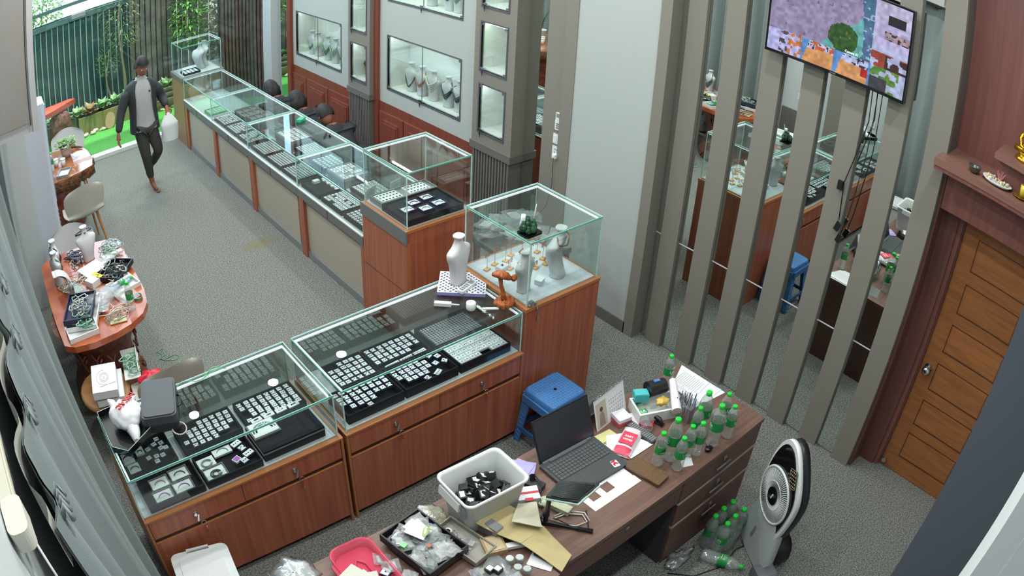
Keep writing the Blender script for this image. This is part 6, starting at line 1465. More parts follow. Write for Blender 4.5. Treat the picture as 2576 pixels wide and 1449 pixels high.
for j in range(NV):
    for i in range(NU):
        c = scr((i + .5) / NU, (j + .5) / NV); c = [(x * (.80 + .28 * n_)) ** 2.2 for x, n_ in zip(c, [vn(i * .35, j * .35)] * 3)]; buf += (c + [1.0]) * 4
ca.data.foreach_set('color', buf)
ms = bpy.data.materials.new('screen_picture'); ms.use_nodes = True; nb = ms.node_tree.nodes['Principled BSDF']
at = ms.node_tree.nodes.new('ShaderNodeAttribute'); at.attribute_name = 'picture'; ms.node_tree.links.new(at.outputs['Color'], nb.inputs['Emission Color']); nb.inputs['Emission Strength'].default_value = .62
nb.inputs['Base Color'].default_value = (.01, .01, .012, 1); nb.inputs['Roughness'].default_value = .2
me.materials.append(ms); o = bpy.data.objects.new('screen', me); COL.objects.link(o); o.parent = tv
q = text_mb('Camera 01', .022, .0002); q.xf(Matrix.Translation((4.2598, 1.85, 2.80)) @ Matrix(((0, 0, -1, 0), (-1, 0, 0, 0), (0, 1, 0, 0), (0, 0, 0, 1)))); q.part('lettering', ME('screen_white', 'f0f0f0', .9), tv)
MB().tube([(4.34, 1.70, 2.62), (4.335, 1.69, 2.40), (4.34, 1.75, 2.1), (4.335, 1.78, 1.95), (4.34, 1.76, 1.7)], .004, 5).tube([(4.34, 1.66, 2.62), (4.33, 1.66, 2.2), (4.335, 1.70, 1.75), (4.33, 1.72, 1.62)], .0035, 5).thing('television_cable', m_black, 'thin black cables hanging down the slats below the television', 'cable')
for k, (y, z) in enumerate(((1.80, 1.93), (1.755, 1.66), (1.725, 1.59))): MB().ob((4.328, y, z), (.02, .035, .06), rx=.3 if k else 0).thing('cable_adapter', m_black, f'small black adapter on the hanging television cable, {NTH[k]} from the top', 'adapter')

# ================================================================ ALTAR SHELF
sh = thing('altar_shelf', 'brown wooden altar shelf with offerings above the door', 'shelf', (4.4, .6, 2.38))
MB().box((4.185, -.44, 2.385), (4.5995, 1.15, 2.43)).part('board', m_shelfw, sh)
MB().box((4.19, -.44, 2.36), (4.24, 1.145, 2.384)).part('front_lip', m_panelw, sh)
t = thing('altar_stand', 'raised wooden stand carrying the golden seated figure', 'stand', (4.45, .45, 2.431)); MB().box((4.33, .0, 2.4305), (4.598, .745, 2.585)).part('body', m_panelw, t); MB().box((4.245, -.02, 2.5855), (4.598, .765, 2.62)).part('top', m_shelfw, t)
t = thing('offering_bowl', 'small dark bowl on the altar shelf', 'bowl', (4.255, .87, 2.43)); MB().lathe((4.265, .885, 2.4305), [(.022, 0), (.034, .015), (.046, .042), (.047, .045), (.040, .043), (.028, .02)], 18).part('bowl', M('bowl_grey', '5c5c55', .3, metal=.5), t); MB().ball((4.265, .885, 2.468), .012, 8).ball((4.29, .87, 2.464), .010, 8).part('stones', m_greyb, t)
t = thing('offering_plate', 'oval white plate heaped with yellow flowers on the altar shelf', 'plate', (4.30, .70, 2.43)); MB().lathe((4.285, .715, 2.4305), [(.03, 0), (.06, .008), (.075, .024), (.073, .026), (.05, .012)], 22, sy=1.5).part('plate', m_plast, t)
q = MB(); r = random.Random(3)
for i in range(60): q.ball((4.285 + r.uniform(-.045, .045), .715 + r.uniform(-.08, .08), 2.452 + r.random() * .012), r.uniform(.004, .008), 5, m=i % 2)
q.part('flowers', [M('petal_yellow', 'd6b860', .6), m_pad], t, kind='stuff')
q = MB()
for i in range(7): q.cyl((4.295, .70, 2.45), (4.295 + .03 * math.cos(i), .70 + .035 * math.sin(i), 2.51), .0022, n=5)
q.part('incense_stick', M('pink_stick', 'c47a86', .6), t, kind='stuff')
t = thing('offering_glass', 'glass of yellow drink on a gold saucer at the right edge of the altar shelf', 'glass', (4.28, .53, 2.43)); MB().lathe((4.29, .535, 2.4305), [(.03, 0), (.055, .010), (.056, .013)], 18).part('saucer', m_gold, t); MB().lathe((4.29, .52, 2.445), [(.022, 0), (.025, .07)], 14).part('drink', M('yellow_drink', 'cbb53a', .1, spec=.8), t)
t = thing('seated_figure', 'golden seated figure statue on the altar stand at the right edge', 'statue', (4.40, .585, 2.62))
MB().lathe((4.42, .57, 2.6205), [(.075, 0), (.08, .012), (.065, .025), (.055, .035), (.068, .05), (.06, .058)], 22).part('lotus_base', m_gold, t)
q = MB().lathe((4.42, .57, 2.678), [(.06, 0), (.066, .016), (.05, .036), (.034, .05), (.036, .08), (.046, .115), (.030, .132), (.013, .138), (.014, .150)], 18, sy=1.0)
q.ball((4.42, .57, 2.85), .024, 12, rz=.028).lathe((4.42, .57, 2.872), [(.014, 0), (.010, .012), (.002, .028)], 8)
for sy in (-1, 1): q.tube([(4.42, .57 + sy * .044, 2.785), (4.415, .57 + sy * .06, 2.745), (4.39, .57 + sy * .045, 2.705), (4.37, .57 + sy * .01, 2.70)], [.015, .013, .011, .009], 8).tube([(4.42, .57 + sy * .05, 2.69), (4.375, .57 + sy * .075, 2.69), (4.36, .57 + sy * .0, 2.688)], [.02, .02, .014], 8)
q.part('figure', m_gold, t)

# ================================================================ FAN
fan = thing('floor_fan', 'white and black floor fan with a round grille at the lower right of the desk', 'fan', (3.17, 1.12, 0))
wv = Vector((.50, .866, 0)); nv_ = Vector((-.866, .50, 0)); CF = Vector((3.16, 1.115, 0))
FM = Matrix(((wv.x, nv_.x, 0, CF.x), (wv.y, nv_.y, 0, CF.y), (0, 0, 1, 0), (0, 0, 0, 1))) @ Matrix(((1, 0, 0, 0), (0, 0, 1, 0), (0, 1, 0, 0), (0, 0, 0, 1)))   # local (s, z, depth)
def sm(o, it=2):
    for _ in range(it):
        n = len(o); o = [p for i in range(n) for p in ((o[i][0] * .75 + o[(i + 1) % n][0] * .25, o[i][1] * .75 + o[(i + 1) % n][1] * .25), (o[i][0] * .25 + o[(i + 1) % n][0] * .75, o[i][1] * .25 + o[(i + 1) % n][1] * .75))]
    return o
hd_ = sm([(.055, .97), (-.04, .95), (-.19, .74), (-.205, .60), (-.15, .35), (-.10, .24), (.10, .24), (.165, .42), (.20, .60), (.175, .78), (.12, .92)])
lowb = sm([(-.14, .42), (-.17, .10), (-.17, .01), (.17, .01), (.20, .14), (.19, .36), (.10, .45), (-.05, .47)])
MB().poly(hd_, .005, .035, smooth=True).xf(FM).part('head_shell', m_plast, fan)
MB().poly([(x * .99, .012 + z * .98) for x, z in hd_], -.05, .005, smooth=True).xf(FM).part('back_shell', m_black, fan)
MB().poly(lowb, -.02, .045, smooth=True).xf(FM).part('body_shell', M('fan_white', 'b9bfc0', .4), fan)
bp_ = [((x + .005) * .89, .60 + (z - .60) * .91) for x, z in hd_]
MB().poly(bp_, .035, .042).xf(FM).part('front_panel', m_blackg, fan)
fc = (.015, .575); fr = .165
q = MB(); q.tube([(fc[0] + fr * math.cos(a * PI / 24), fc[1] + fr * 1.12 * math.sin(a * PI / 24), .048) for a in range(48)], .008, 6, closed=True); q.xf(FM).part('grille_ring', m_plast, fan)
MB().poly([(fc[0] + fr * math.cos(a * PI / 18), fc[1] + fr * 1.12 * math.sin(a * PI / 18)) for a in range(36)], .042, .0435).xf(FM).part('grille_back', M('fan_grey', '6f7480', .5), fan)
q = MB()
for i in range(72):
    a = 2 * PI * i / 72 ; b = a + .16; q.tube([(fc[0] + .04 * math.cos(a), fc[1] + .04 * 1.12 * math.sin(a), .055), (fc[0] + fr * .97 * math.cos(b), fc[1] + fr * 1.08 * math.sin(b), .050)], .0022, 4)
q.tube([(fc[0] + .085 * math.cos(a * PI / 18), fc[1] + .085 * 1.12 * math.sin(a * PI / 18), .054) for a in range(36)], .003, 5, closed=True)
q.xf(FM).part('grille_slat', m_plast, fan, kind='stuff')
MB().poly([(fc[0] + .052 * math.cos(a * PI / 12), fc[1] + .058 * math.sin(a * PI / 12)) for a in range(24)], .050, .064).xf(FM).part('hub_cap', m_blackg, fan)
q = text_mb('nova', .024, .0003, True); q.v = [(-x, y, z) for x, y, z in q.v]; q.xf(FM @ Matrix.Translation((fc[0], fc[1], .0645)) @ Matrix.Rotation(-PI / 2 + .3, 4, 'Z')); q.part('lettering', m_ink, fan)
MB().poly(rrect(-.085, .80, .075, .12, .01, rz=-.35), .042, .044).xf(FM).part('control_panel', m_stone, fan); q = MB()
for i in range(4):
    for j in range(5): q.poly(rrect(-.085 + (i - 1.5) * .016 + (j - 2) * .008, .80 + (j - 2) * .02 - (i - 1.5) * .006, .008, .010, .002, 1), .044, .0446)
q.tube([(x, z, .0445) for x, z in rrect(-.085, .80, .07, .115, .01, 2, rz=-.35)], .001, 4, closed=True); q.xf(FM).part('control_print', M('gold_print', 'b8b07a', .5), fan)
MB().poly(rrect(.07, .20, .022, .11, .01, rz=.15), .045, .049).xf(FM).part('grip_slot', m_greyb, fan)
MB().poly(sm([(-.15, 0), (.13, 0), (.12, .20), (-.12, .24)]), -.16, -.02, smooth=True).xf(FM).part('rear_base', m_black, fan)
q = MB().poly(rrect(-.19, .055, .13, .10, .03), -.03, .10); q.xf(FM).part('front_foot', M('foot_grey', '63666a', .5), fan)
q = MB()
for i in range(9): q.tube([(-.02 + .15 * math.cos(a * PI / 12), .56 + .18 * math.sin(a * PI / 12), -.052 - .014 * math.sin(PI * i / 9)) for a in range(24)], .0015, 4, closed=True)
for i in range(24): a = 2 * PI * i / 24; q.tube([(-.02 + .15 * math.cos(a), .56 + .18 * math.sin(a), -.088), (-.02 + .1 * math.cos(a), .56 + .12 * math.sin(a), -.13)], .0015, 4)
q.xf(FM).part('rear_grille', m_greyd, fan, kind='stuff')

# heap of clear bags behind the tall pedestal case, on its low table
t = thing('low_table', 'small dark table behind the tall pedestal, hidden under clear bags', 'table', (3.72, 4.01, 0)); MB().box((3.46, 3.72, .66), (3.98, 4.30, .70)).part('top', m_greyd, t)
for x in (3.49, 3.95):
    for y in (3.75, 4.27): MB().box((x - .02, y - .02, 0), (x + .02, y + .02, .659)).part('leg', m_woodd, t)
r = random.Random(33)
for k in range(44): zipbag(3.72 + r.uniform(-.2, .2), 4.01 + r.uniform(-.24, .24), .715 + .010 * (k // 3), r.uniform(.12, .18), r.uniform(0, 6), k + 70, 'crumpled clear bag in the heap behind the tall pedestal case', cols[k % 7], 'clear bags behind the tall pedestal')

# ================================================================ PEOPLE
def skin_mesh(nodes, edges, root, sub=2):
    names = list(nodes); me = bpy.data.meshes.new('figure')
    me.from_pydata([nodes[k][0] for k in names], [(names.index(a), names.index(b)) for a, b in edges], [])
    o = bpy.data.objects.new('figure', me); COL.objects.link(o)
    md = o.modifiers.new('s', 'SKIN'); md.use_smooth_shade = True; md.branch_smoothing = .6
    for i, k in enumerate(names):
        sv = me.skin_vertices[0].data[i]; r_ = nodes[k][1]; sv.radius = r_ if isinstance(r_, tuple) else (r_, r_); sv.use_root = (k == root)
    s2 = o.modifiers.new('b', 'SUBSURF'); s2.levels = sub; s2.render_levels = sub
    dg = bpy.context.evaluated_depsgraph_get(); m2 = bpy.data.meshes.new_from_object(o.evaluated_get(dg))
    q = MB(); q.add([v.co.copy() for v in m2.vertices], [tuple(p.vertices) for p in m2.polygons], 0, True)
    bpy.data.objects.remove(o); return q
def cutmb(q, keep):
    n = MB(); n.v = list(q.v)
    for f, m, s in zip(q.f, q.mi, q.sm):
        c = [sum(q.v[i][k] for i in f) / len(f) for k in range(3)]
        if keep(*c): n.f.append(f); n.mi.append(m); n.sm.append(s)
    return n
def head(t, c, r=.088, yaw=0.0, pitch=.35, beard=False):
    H = Matrix.Translation(c) @ Matrix.Rotation(yaw, 4, 'Z') @ Matrix.Rotation(pitch, 4, 'X')
    def f(u, v):
        th = 2 * PI * u; p = PI * (.01 + .98 * v); x, y, z = math.sin(p) * math.cos(th), math.sin(p) * math.sin(th), math.cos(p)
        wx = r * (.86 - .20 * max(0, -z) ** 1.5); wy = r * (1.0 - .10 * max(0, -z))
        nose = .016 * math.exp(-((x / .22) ** 2) - ((z + .12) / .22) ** 2) * (y < 0); brow = .005 * math.exp(-((z - .16) / .12) ** 2) * (y < 0); ey = -.006 * math.exp(-(((abs(x) - .36) / .16) ** 2) - ((z - .02) / .12) ** 2) * (y < 0)
        ch = .006 * math.exp(-((x / .3) ** 2) - ((z + .85) / .2) ** 2) * (y < 0)
        return H @ Vector((wx * x, wy * y - nose - brow - ey - ch, r * 1.28 * z))
    h = MB().grid(f, 32, 24)
    for s in (-1, 1): h.ball(tuple(H @ Vector((s * r * .88, .008, -.012))), .016, 8, ry=.012, rz=.022)
    h.part('head', m_skind, t)
    e = MB(); 
    for s in (-1, 1): e.ball(tuple(H @ Vector((s * .031, -r * .90, .006))), .009, 8)
    e.pieces('eye', m_pad, t)
    e = MB()
    for s in (-1, 1): e.ball(tuple(H @ Vector((s * .031, -r * .975, .006))), .0042, 6)
    e.pieces('pupil', m_stone, t)
    MB().tube([tuple(H @ Vector((x, -r * .93 - .002, -.055 + abs(x) * .06))) for x in (-.022, -.01, 0, .01, .022)], .0038, 6).part('mouth', M('lips', '6e3a34', .5) if 'lips' not in bpy.data.materials else bpy.data.materials['lips'], t)
    def g(u, v):
        th = 2 * PI * u; p = PI * .60 * v; x, y, z = math.sin(p) * math.cos(th), math.sin(p) * math.sin(th), math.cos(p)
        k = 1.15 + .05 * math.sin(9 * th + 4 * v) * v + (.06 * math.sin(17 * th) * v)
        lim = .10 if y < -.3 else -9
        zz = max(z, (.35 if y < -.35 else .35 - (y + .35) * 1.1 if y < .15 else z)) 
        return H @ Vector((r * .88 * x * k, r * 1.04 * y * k + .006, r * 1.30 * zz * k + .004))
    MB().grid(g, 40, 14).part('hair', m_hair, t)
def hand(t, wrist, direction, palm, curl=.5, side=1, s=1.0):
    """palm plus five separate fingers; direction = towards the fingertips, palm = normal of the palm"""
    d = Vector(direction).normalized(); n = Vector(palm).normalized(); n = (n - d * n.dot(d)).normalized(); w = d.cross(n) * side; W = Vector(wrist)
    q = skin_mesh({'a': (tuple(W - d * .03 * s), (.022 * s, .018 * s)), 'b': (tuple(W + d * .02 * s), (.028 * s, .016 * s)), 'c': (tuple(W + d * .075 * s), (.034 * s, .014 * s))}, [('a', 'b'), ('b', 'c')], 'a', 1)
    for i, (off, L) in enumerate(((-.028, .068), (-.009, .078), (.010, .073), (.028, .056))):
        b = W + d * .082 * s + w * off * s; P = [b - d * .02]; a = 0; p = b
        for k in range(3): P.append(p); a += curl * .55; p = p + (d * math.cos(a) + n * math.sin(a)) * L * s * (.45, .32, .25)[k]
        P.append(p); q.tube(P, [.009 * s, .0088 * s, .0082 * s, .0075 * s, .006 * s], 7)
    b = W + d * .02 * s - w * .026 * s; q.tube([b, b + (d * .6 - w * .8).normalized() * .03 * s, b + (d * .9 - w * .5 + n * curl * .5).normalized() * .06 * s], [.011 * s, .010 * s, .007 * s], 7)
    q.part('hand', m_skin, t)
m_trs = M('trousers_dark', '34352f', .85); m_shirt = M('polo_grey', 'a5a5a8', .8); m_jack = M('jacket_dark', '2b3033', .8)
P = thing('person', 'walking person in dark jacket, pale polo shirt and dark trousers carrying a white bag', 'person', (1.98, 8.58, 0))
J = dict(pel=((1.965, 8.62, .88), (.13, .10)), bel=((1.96, 8.61, 1.02), (.13, .10)), che=((1.955, 8.61, 1.22), (.15, .105)), nb=((1.955, 8.60, 1.37), (.075, .065)), nk=((1.96, 8.575, 1.46), .046),
         shl=((1.79, 8.61, 1.345), .055), ell=((1.66, 8.60, 1.08), .040), wrl=((1.59, 8.53, .86), .027), shr=((2.12, 8.60, 1.335), .055), elr=((2.235, 8.64, 1.10), .040), wrr=((2.235, 8.47, 1.025), .027),
         hl=((1.90, 8.61, .82), (.085, .09)), kl=((1.925, 8.54, .47), (.055, .055)), al=((1.975, 8.60, .09), (.033, .036)), fl=((1.99, 8.56, .035), (.035, .028)), tl=((2.005, 8.47, .022), (.038, .018)),
         hr=((2.03, 8.62, .82), (.085, .09)), kr=((2.10, 8.53, .49), (.055, .055)), ar=((2.03, 8.80, .22), (.033, .036)), fr=((2.035, 8.86, .16), (.034, .026)), tr=((2.05, 8.84, .05), (.034, .018)))
ED = [('pel', 'bel'), ('bel', 'che'), ('che', 'nb'), ('nb', 'nk'), ('nb', 'shl'), ('shl', 'ell'), ('ell', 'wrl'), ('nb', 'shr'), ('shr', 'elr'), ('elr', 'wrr'), ('pel', 'hl'), ('hl', 'kl'), ('kl', 'al'), ('al', 'fl'), ('fl', 'tl'), ('pel', 'hr'), ('hr', 'kr'), ('kr', 'ar'), ('ar', 'fr'), ('fr', 'tr')]
def infl(keys, k, extra=0.0, over=None):
    d = {}
    for a in keys:
        p, r_ = J[a]; r_ = r_ if isinstance(r_, tuple) else (r_, r_); d[a] = (p, (r_[0] * k + extra, r_[1] * k + extra))
    if over: d.update(over)
    return d
bq = skin_mesh(J, ED, 'pel')
for i, f in enumerate(bq.f):
    c = sum((Vector(bq.v[j]) for j in f), Vector()) / len(f)
    if .5 < c.z < .9 and abs(c.x - 1.96) < .22: bq.mi[i] = 3
    elif .88 < c.z < 1.425 and abs(c.x - 1.955) < .27: bq.mi[i] = 1 if abs(c.x - 1.955) < .12 and c.y < 8.62 else 2
bq.part('body', [m_skin, bpy.data.materials['polo_grey'], bpy.data.materials['jacket_dark'], bpy.data.materials['trousers_dark']], P)
for a in (-.022, -.011, 0, .011, .021): MB().ball((2.005 + a, 8.437 - abs(a) * -.4, .018), .009, 7, ry=.016).part('toe', m_skin, P)
lk = ['pel', 'hl', 'kl', 'al', 'hr', 'kr', 'ar']; L = infl(lk, 1.10, .008, {'al': ((1.968, 8.598, .14), (.048, .05)), 'ar': ((2.04, 8.77, .26), (.048, .05)), 'pel': (J['pel'][0], (.135, .105))})
skin_mesh(L, [e for e in ED if e[0] in L and e[1] in L], 'pel').part('trousers', m_trs, P)
def loft(sec, a0=0.0, n=36, full=True):
    def f(u, v):
        i = min(len(sec) - 2, int(v * (len(sec) - 1))); w_ = v * (len(sec) - 1) - i; A, B = sec[i], sec[i + 1]; k = [A[j] * (1 - w_) + B[j] * w_ for j in range(6)]
        h = k[5]; th = -PI / 2 + h + (2 * PI - 2 * h) * u; c, s_ = math.cos(th), math.sin(th)
        wob = 1 + .012 * math.sin(7 * th + 9 * v)
        return (k[1] + k[3] * wob * abs(c) ** .85 * (1 if c > 0 else -1), k[2] + k[4] * wob * abs(s_) ** .85 * (1 if s_ > 0 else -1), k[0])
    return MB().grid(f, n, (len(sec) - 1) * 3)
loft([(.79, 1.968, 8.618, .165, .128, 0), (.9, 1.965, 8.618, .157, .122, 0), (1.05, 1.958, 8.612, .152, .124, 0), (1.2, 1.955, 8.608, .168, .124, 0), (1.31, 1.955, 8.605, .195, .112, 0), (1.38, 1.955, 8.602, .15, .092, 0), (1.425, 1.956, 8.592, .074, .066, 0), (1.455, 1.957, 8.585, .060, .056, 0)]).part('shirt', m_shirt, P)
MB().tube([(1.955 + .062 * math.cos(a * PI / 9), 8.592 + .055 * math.sin(a * PI / 9), 1.430 + (.012 * math.sin(a * PI / 9))) for a in range(18)], .013, 6, closed=True).part('collar', m_shirt, P)
MB().ob((2.035, 8.488, 1.27), (.02, .003, .02)).part('chest_badge', m_inkd, P)
jk = loft([(.77, 1.968, 8.63, .198, .150, .78), (.9, 1.965, 8.628, .188, .144, .72), (1.05, 1.958, 8.62, .180, .142, .62), (1.2, 1.955, 8.614, .192, .140, .52), (1.31, 1.955, 8.610, .215, .126, .46), (1.385, 1.955, 8.608, .168, .106, .50), (1.425, 1.956, 8.604, .098, .084, .60)])
for sd in ('l', 'r'):
    Kj = infl(['sh' + sd, 'el' + sd, 'wr' + sd], 1.28, .012, {'in': ((1.955 + (.10 if sd == 'r' else -.10), 8.61, 1.33), .07)})
    k_ = skin_mesh(Kj, [('in', 'sh' + sd), ('sh' + sd, 'el' + sd), ('el' + sd, 'wr' + sd)], 'sh' + sd); jk.add(k_.v, k_.f, 0, True)
jk.part('jacket', m_jack, P)
head(P, (1.966, 8.54, 1.575), .092, .15, .35)
hand(P, (1.585, 8.525, .845), (-.15, -.25, -1), (.7, -.3, .1), .45, 1)
hand(P, (2.235, 8.455, 1.01), (0, -.5, -.75), (0, .9, -.3), 1.5, -1)
t = thing('carrier_bag', 'white plastic carrier bag held by the walking person', 'bag', (2.24, 8.42, .62))
MB().grid(lambda u, v: (2.235 + (.012 + .105 * min(1, (1 - v) * 2.4) ** .8 * (1 - .1 * (1 - v))) * math.cos(2 * PI * u) * (1 + .07 * math.sin(6 * u * PI + 5 * v)), 8.42 + (.01 + .06 * min(1, (1 - v) * 2.4)) * math.sin(2 * PI * u), .625 + .34 * v), 28, 14).add([(2.235 + .10 * math.cos(2 * PI * i / 20), 8.42 + .06 * math.sin(2 * PI * i / 20), .626) for i in range(20)], [tuple(range(20))]).part('body', MT('carrier_white', 'd8dade', .88, .35), t)
MB().ob((2.29, 8.362, .80), (.012, .002, .03), rz=.1).part('print_mark', m_red, t)
def seated(x, y, lab, cloth, yaw, hairlong, lean=.22, hz=1.0):
    t = thing('person', lab, 'person', (x, y, 0)); c, s = math.cos(yaw), math.sin(yaw)
    def W(a, b, z): return (x + a * c - b * s, y + a * s + b * c, z)
    # faces local -y
    n = dict(pel=(W(0, .05, .50), (.14, .12)), bel=(W(0, 0, .62), (.13, .11)), che=(W(0, -.06 - lean * .3, .80 * hz), (.15, .11)), nb=(W(0, -.08 - lean * .5, .93 * hz), (.08, .07)), nk=(W(0, -.12 - lean * .7, .99 * hz), .05),
             s1=(W(-.17, -.07 - lean * .4, .90 * hz), .055), e1=(W(-.22, -.22 - lean * .4, .68), .042), w1=(W(-.08, -.36 - lean * .2, .66), .03), s2=(W(.17, -.07 - lean * .4, .90 * hz), .055), e2=(W(.22, -.22 - lean * .4, .68), .042), w2=(W(.08, -.36 - lean * .2, .66), .03),
             h1=(W(-.10, -.02, .48), .085), k1=(W(-.12, -.40, .48), .06), a1=(W(-.12, -.36, .09), .04), f1=(W(-.12, -.46, .03), (.04, .03)), h2=(W(.10, -.02, .48), .085), k2=(W(.12, -.40, .48), .06), a2=(W(.12, -.36, .09), .04), f2=(W(.12, -.46, .03), (.04, .03)))
    ed = [('pel', 'bel'), ('bel', 'che'), ('che', 'nb'), ('nb', 'nk'), ('nb', 's1'), ('s1', 'e1'), ('e1', 'w1'), ('nb', 's2'), ('s2', 'e2'), ('e2', 'w2'), ('pel', 'h1'), ('h1', 'k1'), ('k1', 'a1'), ('a1', 'f1'), ('pel', 'h2'), ('h2', 'k2'), ('k2', 'a2'), ('a2', 'f2')]
    bq = skin_mesh(n, ed, 'pel'); nk_ = Vector(n['nk'][0]) + Vector((0, 0, .03)); ws = [Vector(n[k][0]) for k in ('w1', 'w2', 'f1', 'f2')]
    for i, f in enumerate(bq.f):
        cc = sum((Vector(bq.v[j]) for j in f), Vector()) / len(f)
        if (cc - nk_).length > .085 and min((cc - q_).length for q_ in ws) > .08: bq.mi[i] = 1
    bq.part('body', [m_skin, cloth], t)
    up = {k: (n[k][0], tuple(v * 1.30 + .010 for v in (n[k][1] if isinstance(n[k][1], tuple) else (n[k][1],) * 2))) for k in ('pel', 'bel', 'che', 'nb', 's1', 'e1', 's2', 'e2', 'w1', 'w2')}
    skin_mesh(up, [e for e in ed if e[0] in up and e[1] in up], 'pel').part('shirt', cloth, t)
    lo_ = {k: (n[k][0], tuple(v * 1.15 + .006 for v in (n[k][1] if isinstance(n[k][1], tuple) else (n[k][1],) * 2))) for k in ('pel', 'h1', 'k1', 'a1', 'h2', 'k2', 'a2')}
    skin_mesh(lo_, [e for e in ed if e[0] in lo_ and e[1] in lo_], 'pel').part('trousers', m_trs, t)
    hc = W(0, -.17 - lean * .9, 1.06 * hz); head(t, hc, .088, yaw, .75)
    if hairlong: q = blob((W(0, -.14 - lean * .9, 1.02 * hz)), (.10, .10, .12), int(x * 100 + y * 10), 14, k=.08); q.part('long_hair', m_hair, t)
    for sg, k in ((1, 'w1'), (-1, 'w2')): hand(t, n[k][0], (-sg * .4 * c + .8 * s, -sg * .4 * s - .8 * c, -.2), (0, 0, -1), .6, sg)
    return t
m_dkcl = M('dark_top', '24262b', .85)
seated(3.68, 6.70, 'person with short black hair in a dark top bent low behind the long counter', m_dkcl, PI + .1, False, .2, .85)
seated(3.68, 7.40, 'person with long black hair bent behind the counter, in front of the far cupboard', m_dkcl, PI + .1, True, .2, .84)
seated(3.66, 8.10, 'person with long dark hair and a dark hair clip farthest along the long counter', m_dkcl, PI + .1, True, .2, .82)

# ================================================================ GLASS FRONT AND GARDEN
struct('trim_8', MB().box((-.15, 10.27, 0), (4.6, 10.42, .055)), m_plast)
fr_ = struct('window_1', MB().box((-.15, 10.31, CEIL - .06), (4.2, 10.36, CEIL - .001)), m_alu)
for a, b in ((-.15, 1.36), (1.365, 2.42), (2.425, 3.30), (3.305, 4.20)): MB().box((a, 10.33, .056), (b, 10.342, CEIL - .061)).part('glass_pane', m_facade, fr_)
for x, z, w_, h_ in ((1.36, .09, .16, .06), (2.42, .09, .16, .06), (1.40, 2.2, .22, .06), (3.3, 2.2, .16, .06)): MB().ob((x, 10.335, z), (w_, .03, h_)).part('patch_fitting', m_greyb, fr_)
struct('lawn', MB().box((-3, 10.42, -.10), (6.5, 12.3, -.02)), M('lawn_green', '5fae4a', .9, var=(60, '4a9238'), bump=(200, .8)))
struct('ground_outside', MB().box((-12, 12.3, -.16), (14, 40, -.10)), M('road', 'a09c93', .95, var=(5, '8d8a80')))
m_olive = M('planter_olive', '8d8550', .7, var=(4, '7d7446'))
for k, (a, b, y) in enumerate(((.55, 1.42, 11.98), (1.47, 2.60, 11.86), (2.65, 3.75, 11.86))):
    t = thing('planter_box', f'olive planter box along the fence, {NTH[k]} from the curtain side', 'planter', ((a + b) / 2, y, -.02), 'planter boxes')
    MB().box((a, y - .13, -.02), (b, y - .10, .27)).box((a, y + .12, -.02), (b, y + .15, .27)).box((a, y - .10, -.02), (a + .03, y + .12, .27)).box((b - .03, y - .10, -.02), (b, y + .12, .27)).part('body', m_olive, t)
    MB().box((a + .03, y - .10, .1), (b - .03, y + .12, .24)).part('soil', m_soil, t)
r = random.Random(17)
m_var = M('variegated_leaf', 'a9bf86', .55, var=(22, '5d8a48')); m_redleaf = M('red_leaf', 'b0563e', .5, var=(20, '7f8a4a'))
def bushy(x, y, z, n, L, lab, mat, tall=1.0):
    q = MB()
    for i in range(n):
        a = 2 * PI * i / n * 2.4; e = .3 + 1.2 * (i / n) * tall; leafmb(q, (x, y, z + .06 * i / n), (math.cos(a), math.sin(a), e), L * r.uniform(.7, 1.1), L * .17, droop=.25)
    q.thing('leafy_plant', mat, lab, 'plant', 'leafy plants in the planter boxes')
for k in range(12):
    x = .75 + k * .24; yy = (11.98 if x < 1.45 else 11.86) + r.uniform(-.04, .06); rd = k == 4
    bushy(x, yy, .24, 26, .26 if k > 2 else .16, f'{"reddish" if rd else "pale green"} leafy plant in the planter boxes, {"by the curtain side" if k < 3 else "in the middle" if k < 8 else "near the glass case side"}', m_redleaf if rd else m_var)
for k in range(26):
    x = 1.45 + r.random() * .5 if k < 16 else 2.7 + r.random() * .9; s = r.uniform(.02, .045)
    blob((x, 11.66 + r.uniform(-.05, .05) - (0 if k < 16 else .0), -.02 + s * .6), (s * 1.3, s, s * .65), k + 200, 6, k=.08).thing('pebble', M('pebble_%d' % (k % 4), ('c9b79a', 'bfae94', 'd2c8b4', 'a8967c')[k % 4], .7) if k < 4 else bpy.data.materials['pebble_%d' % (k % 4)], f'pale pebble on the lawn edge {"below the first planters" if k < 16 else "beside the glass case side"}', 'stone', 'pebbles by the planters')
R = Matrix.Translation((2.02, 11.66, .10)) @ Matrix.Rotation(-.3, 4, 'X') @ Matrix.Rotation(.2, 4, 'Y')
MB().poly(sm([(-.09, -.13), (.09, -.13), (.10, .12), (-.06, .14)]), -.03, .03).xf(R @ Matrix.Rotation(PI / 2, 4, 'X')).thing('stone_slab', M('slab_stone', 'a8865e', .8, bump=(40, .6)), 'small brown stone slab leaning on the planter box', 'stone')
t = thing('garden_bench', 'red topped log bench outside the glass, beside the planters', 'bench', (.9, 11.6, 0))
MB().poly([(.55, 11.25), (1.0, 11.45), (1.44, 11.74), (1.36, 11.84), (.9, 11.82), (.5, 11.65)], .56, .64).part('seat', M('bench_red', 'c4523a', .6, var=(20, 'a9432f')), t)
blob((1.12, 11.58, .26), (.20, .17, .30), 55, 16, k=.16).part('trunk', M('bench_trunk', '7a4530', .7, var=(24, '4e2c20'), bump=(40, 1)), t)
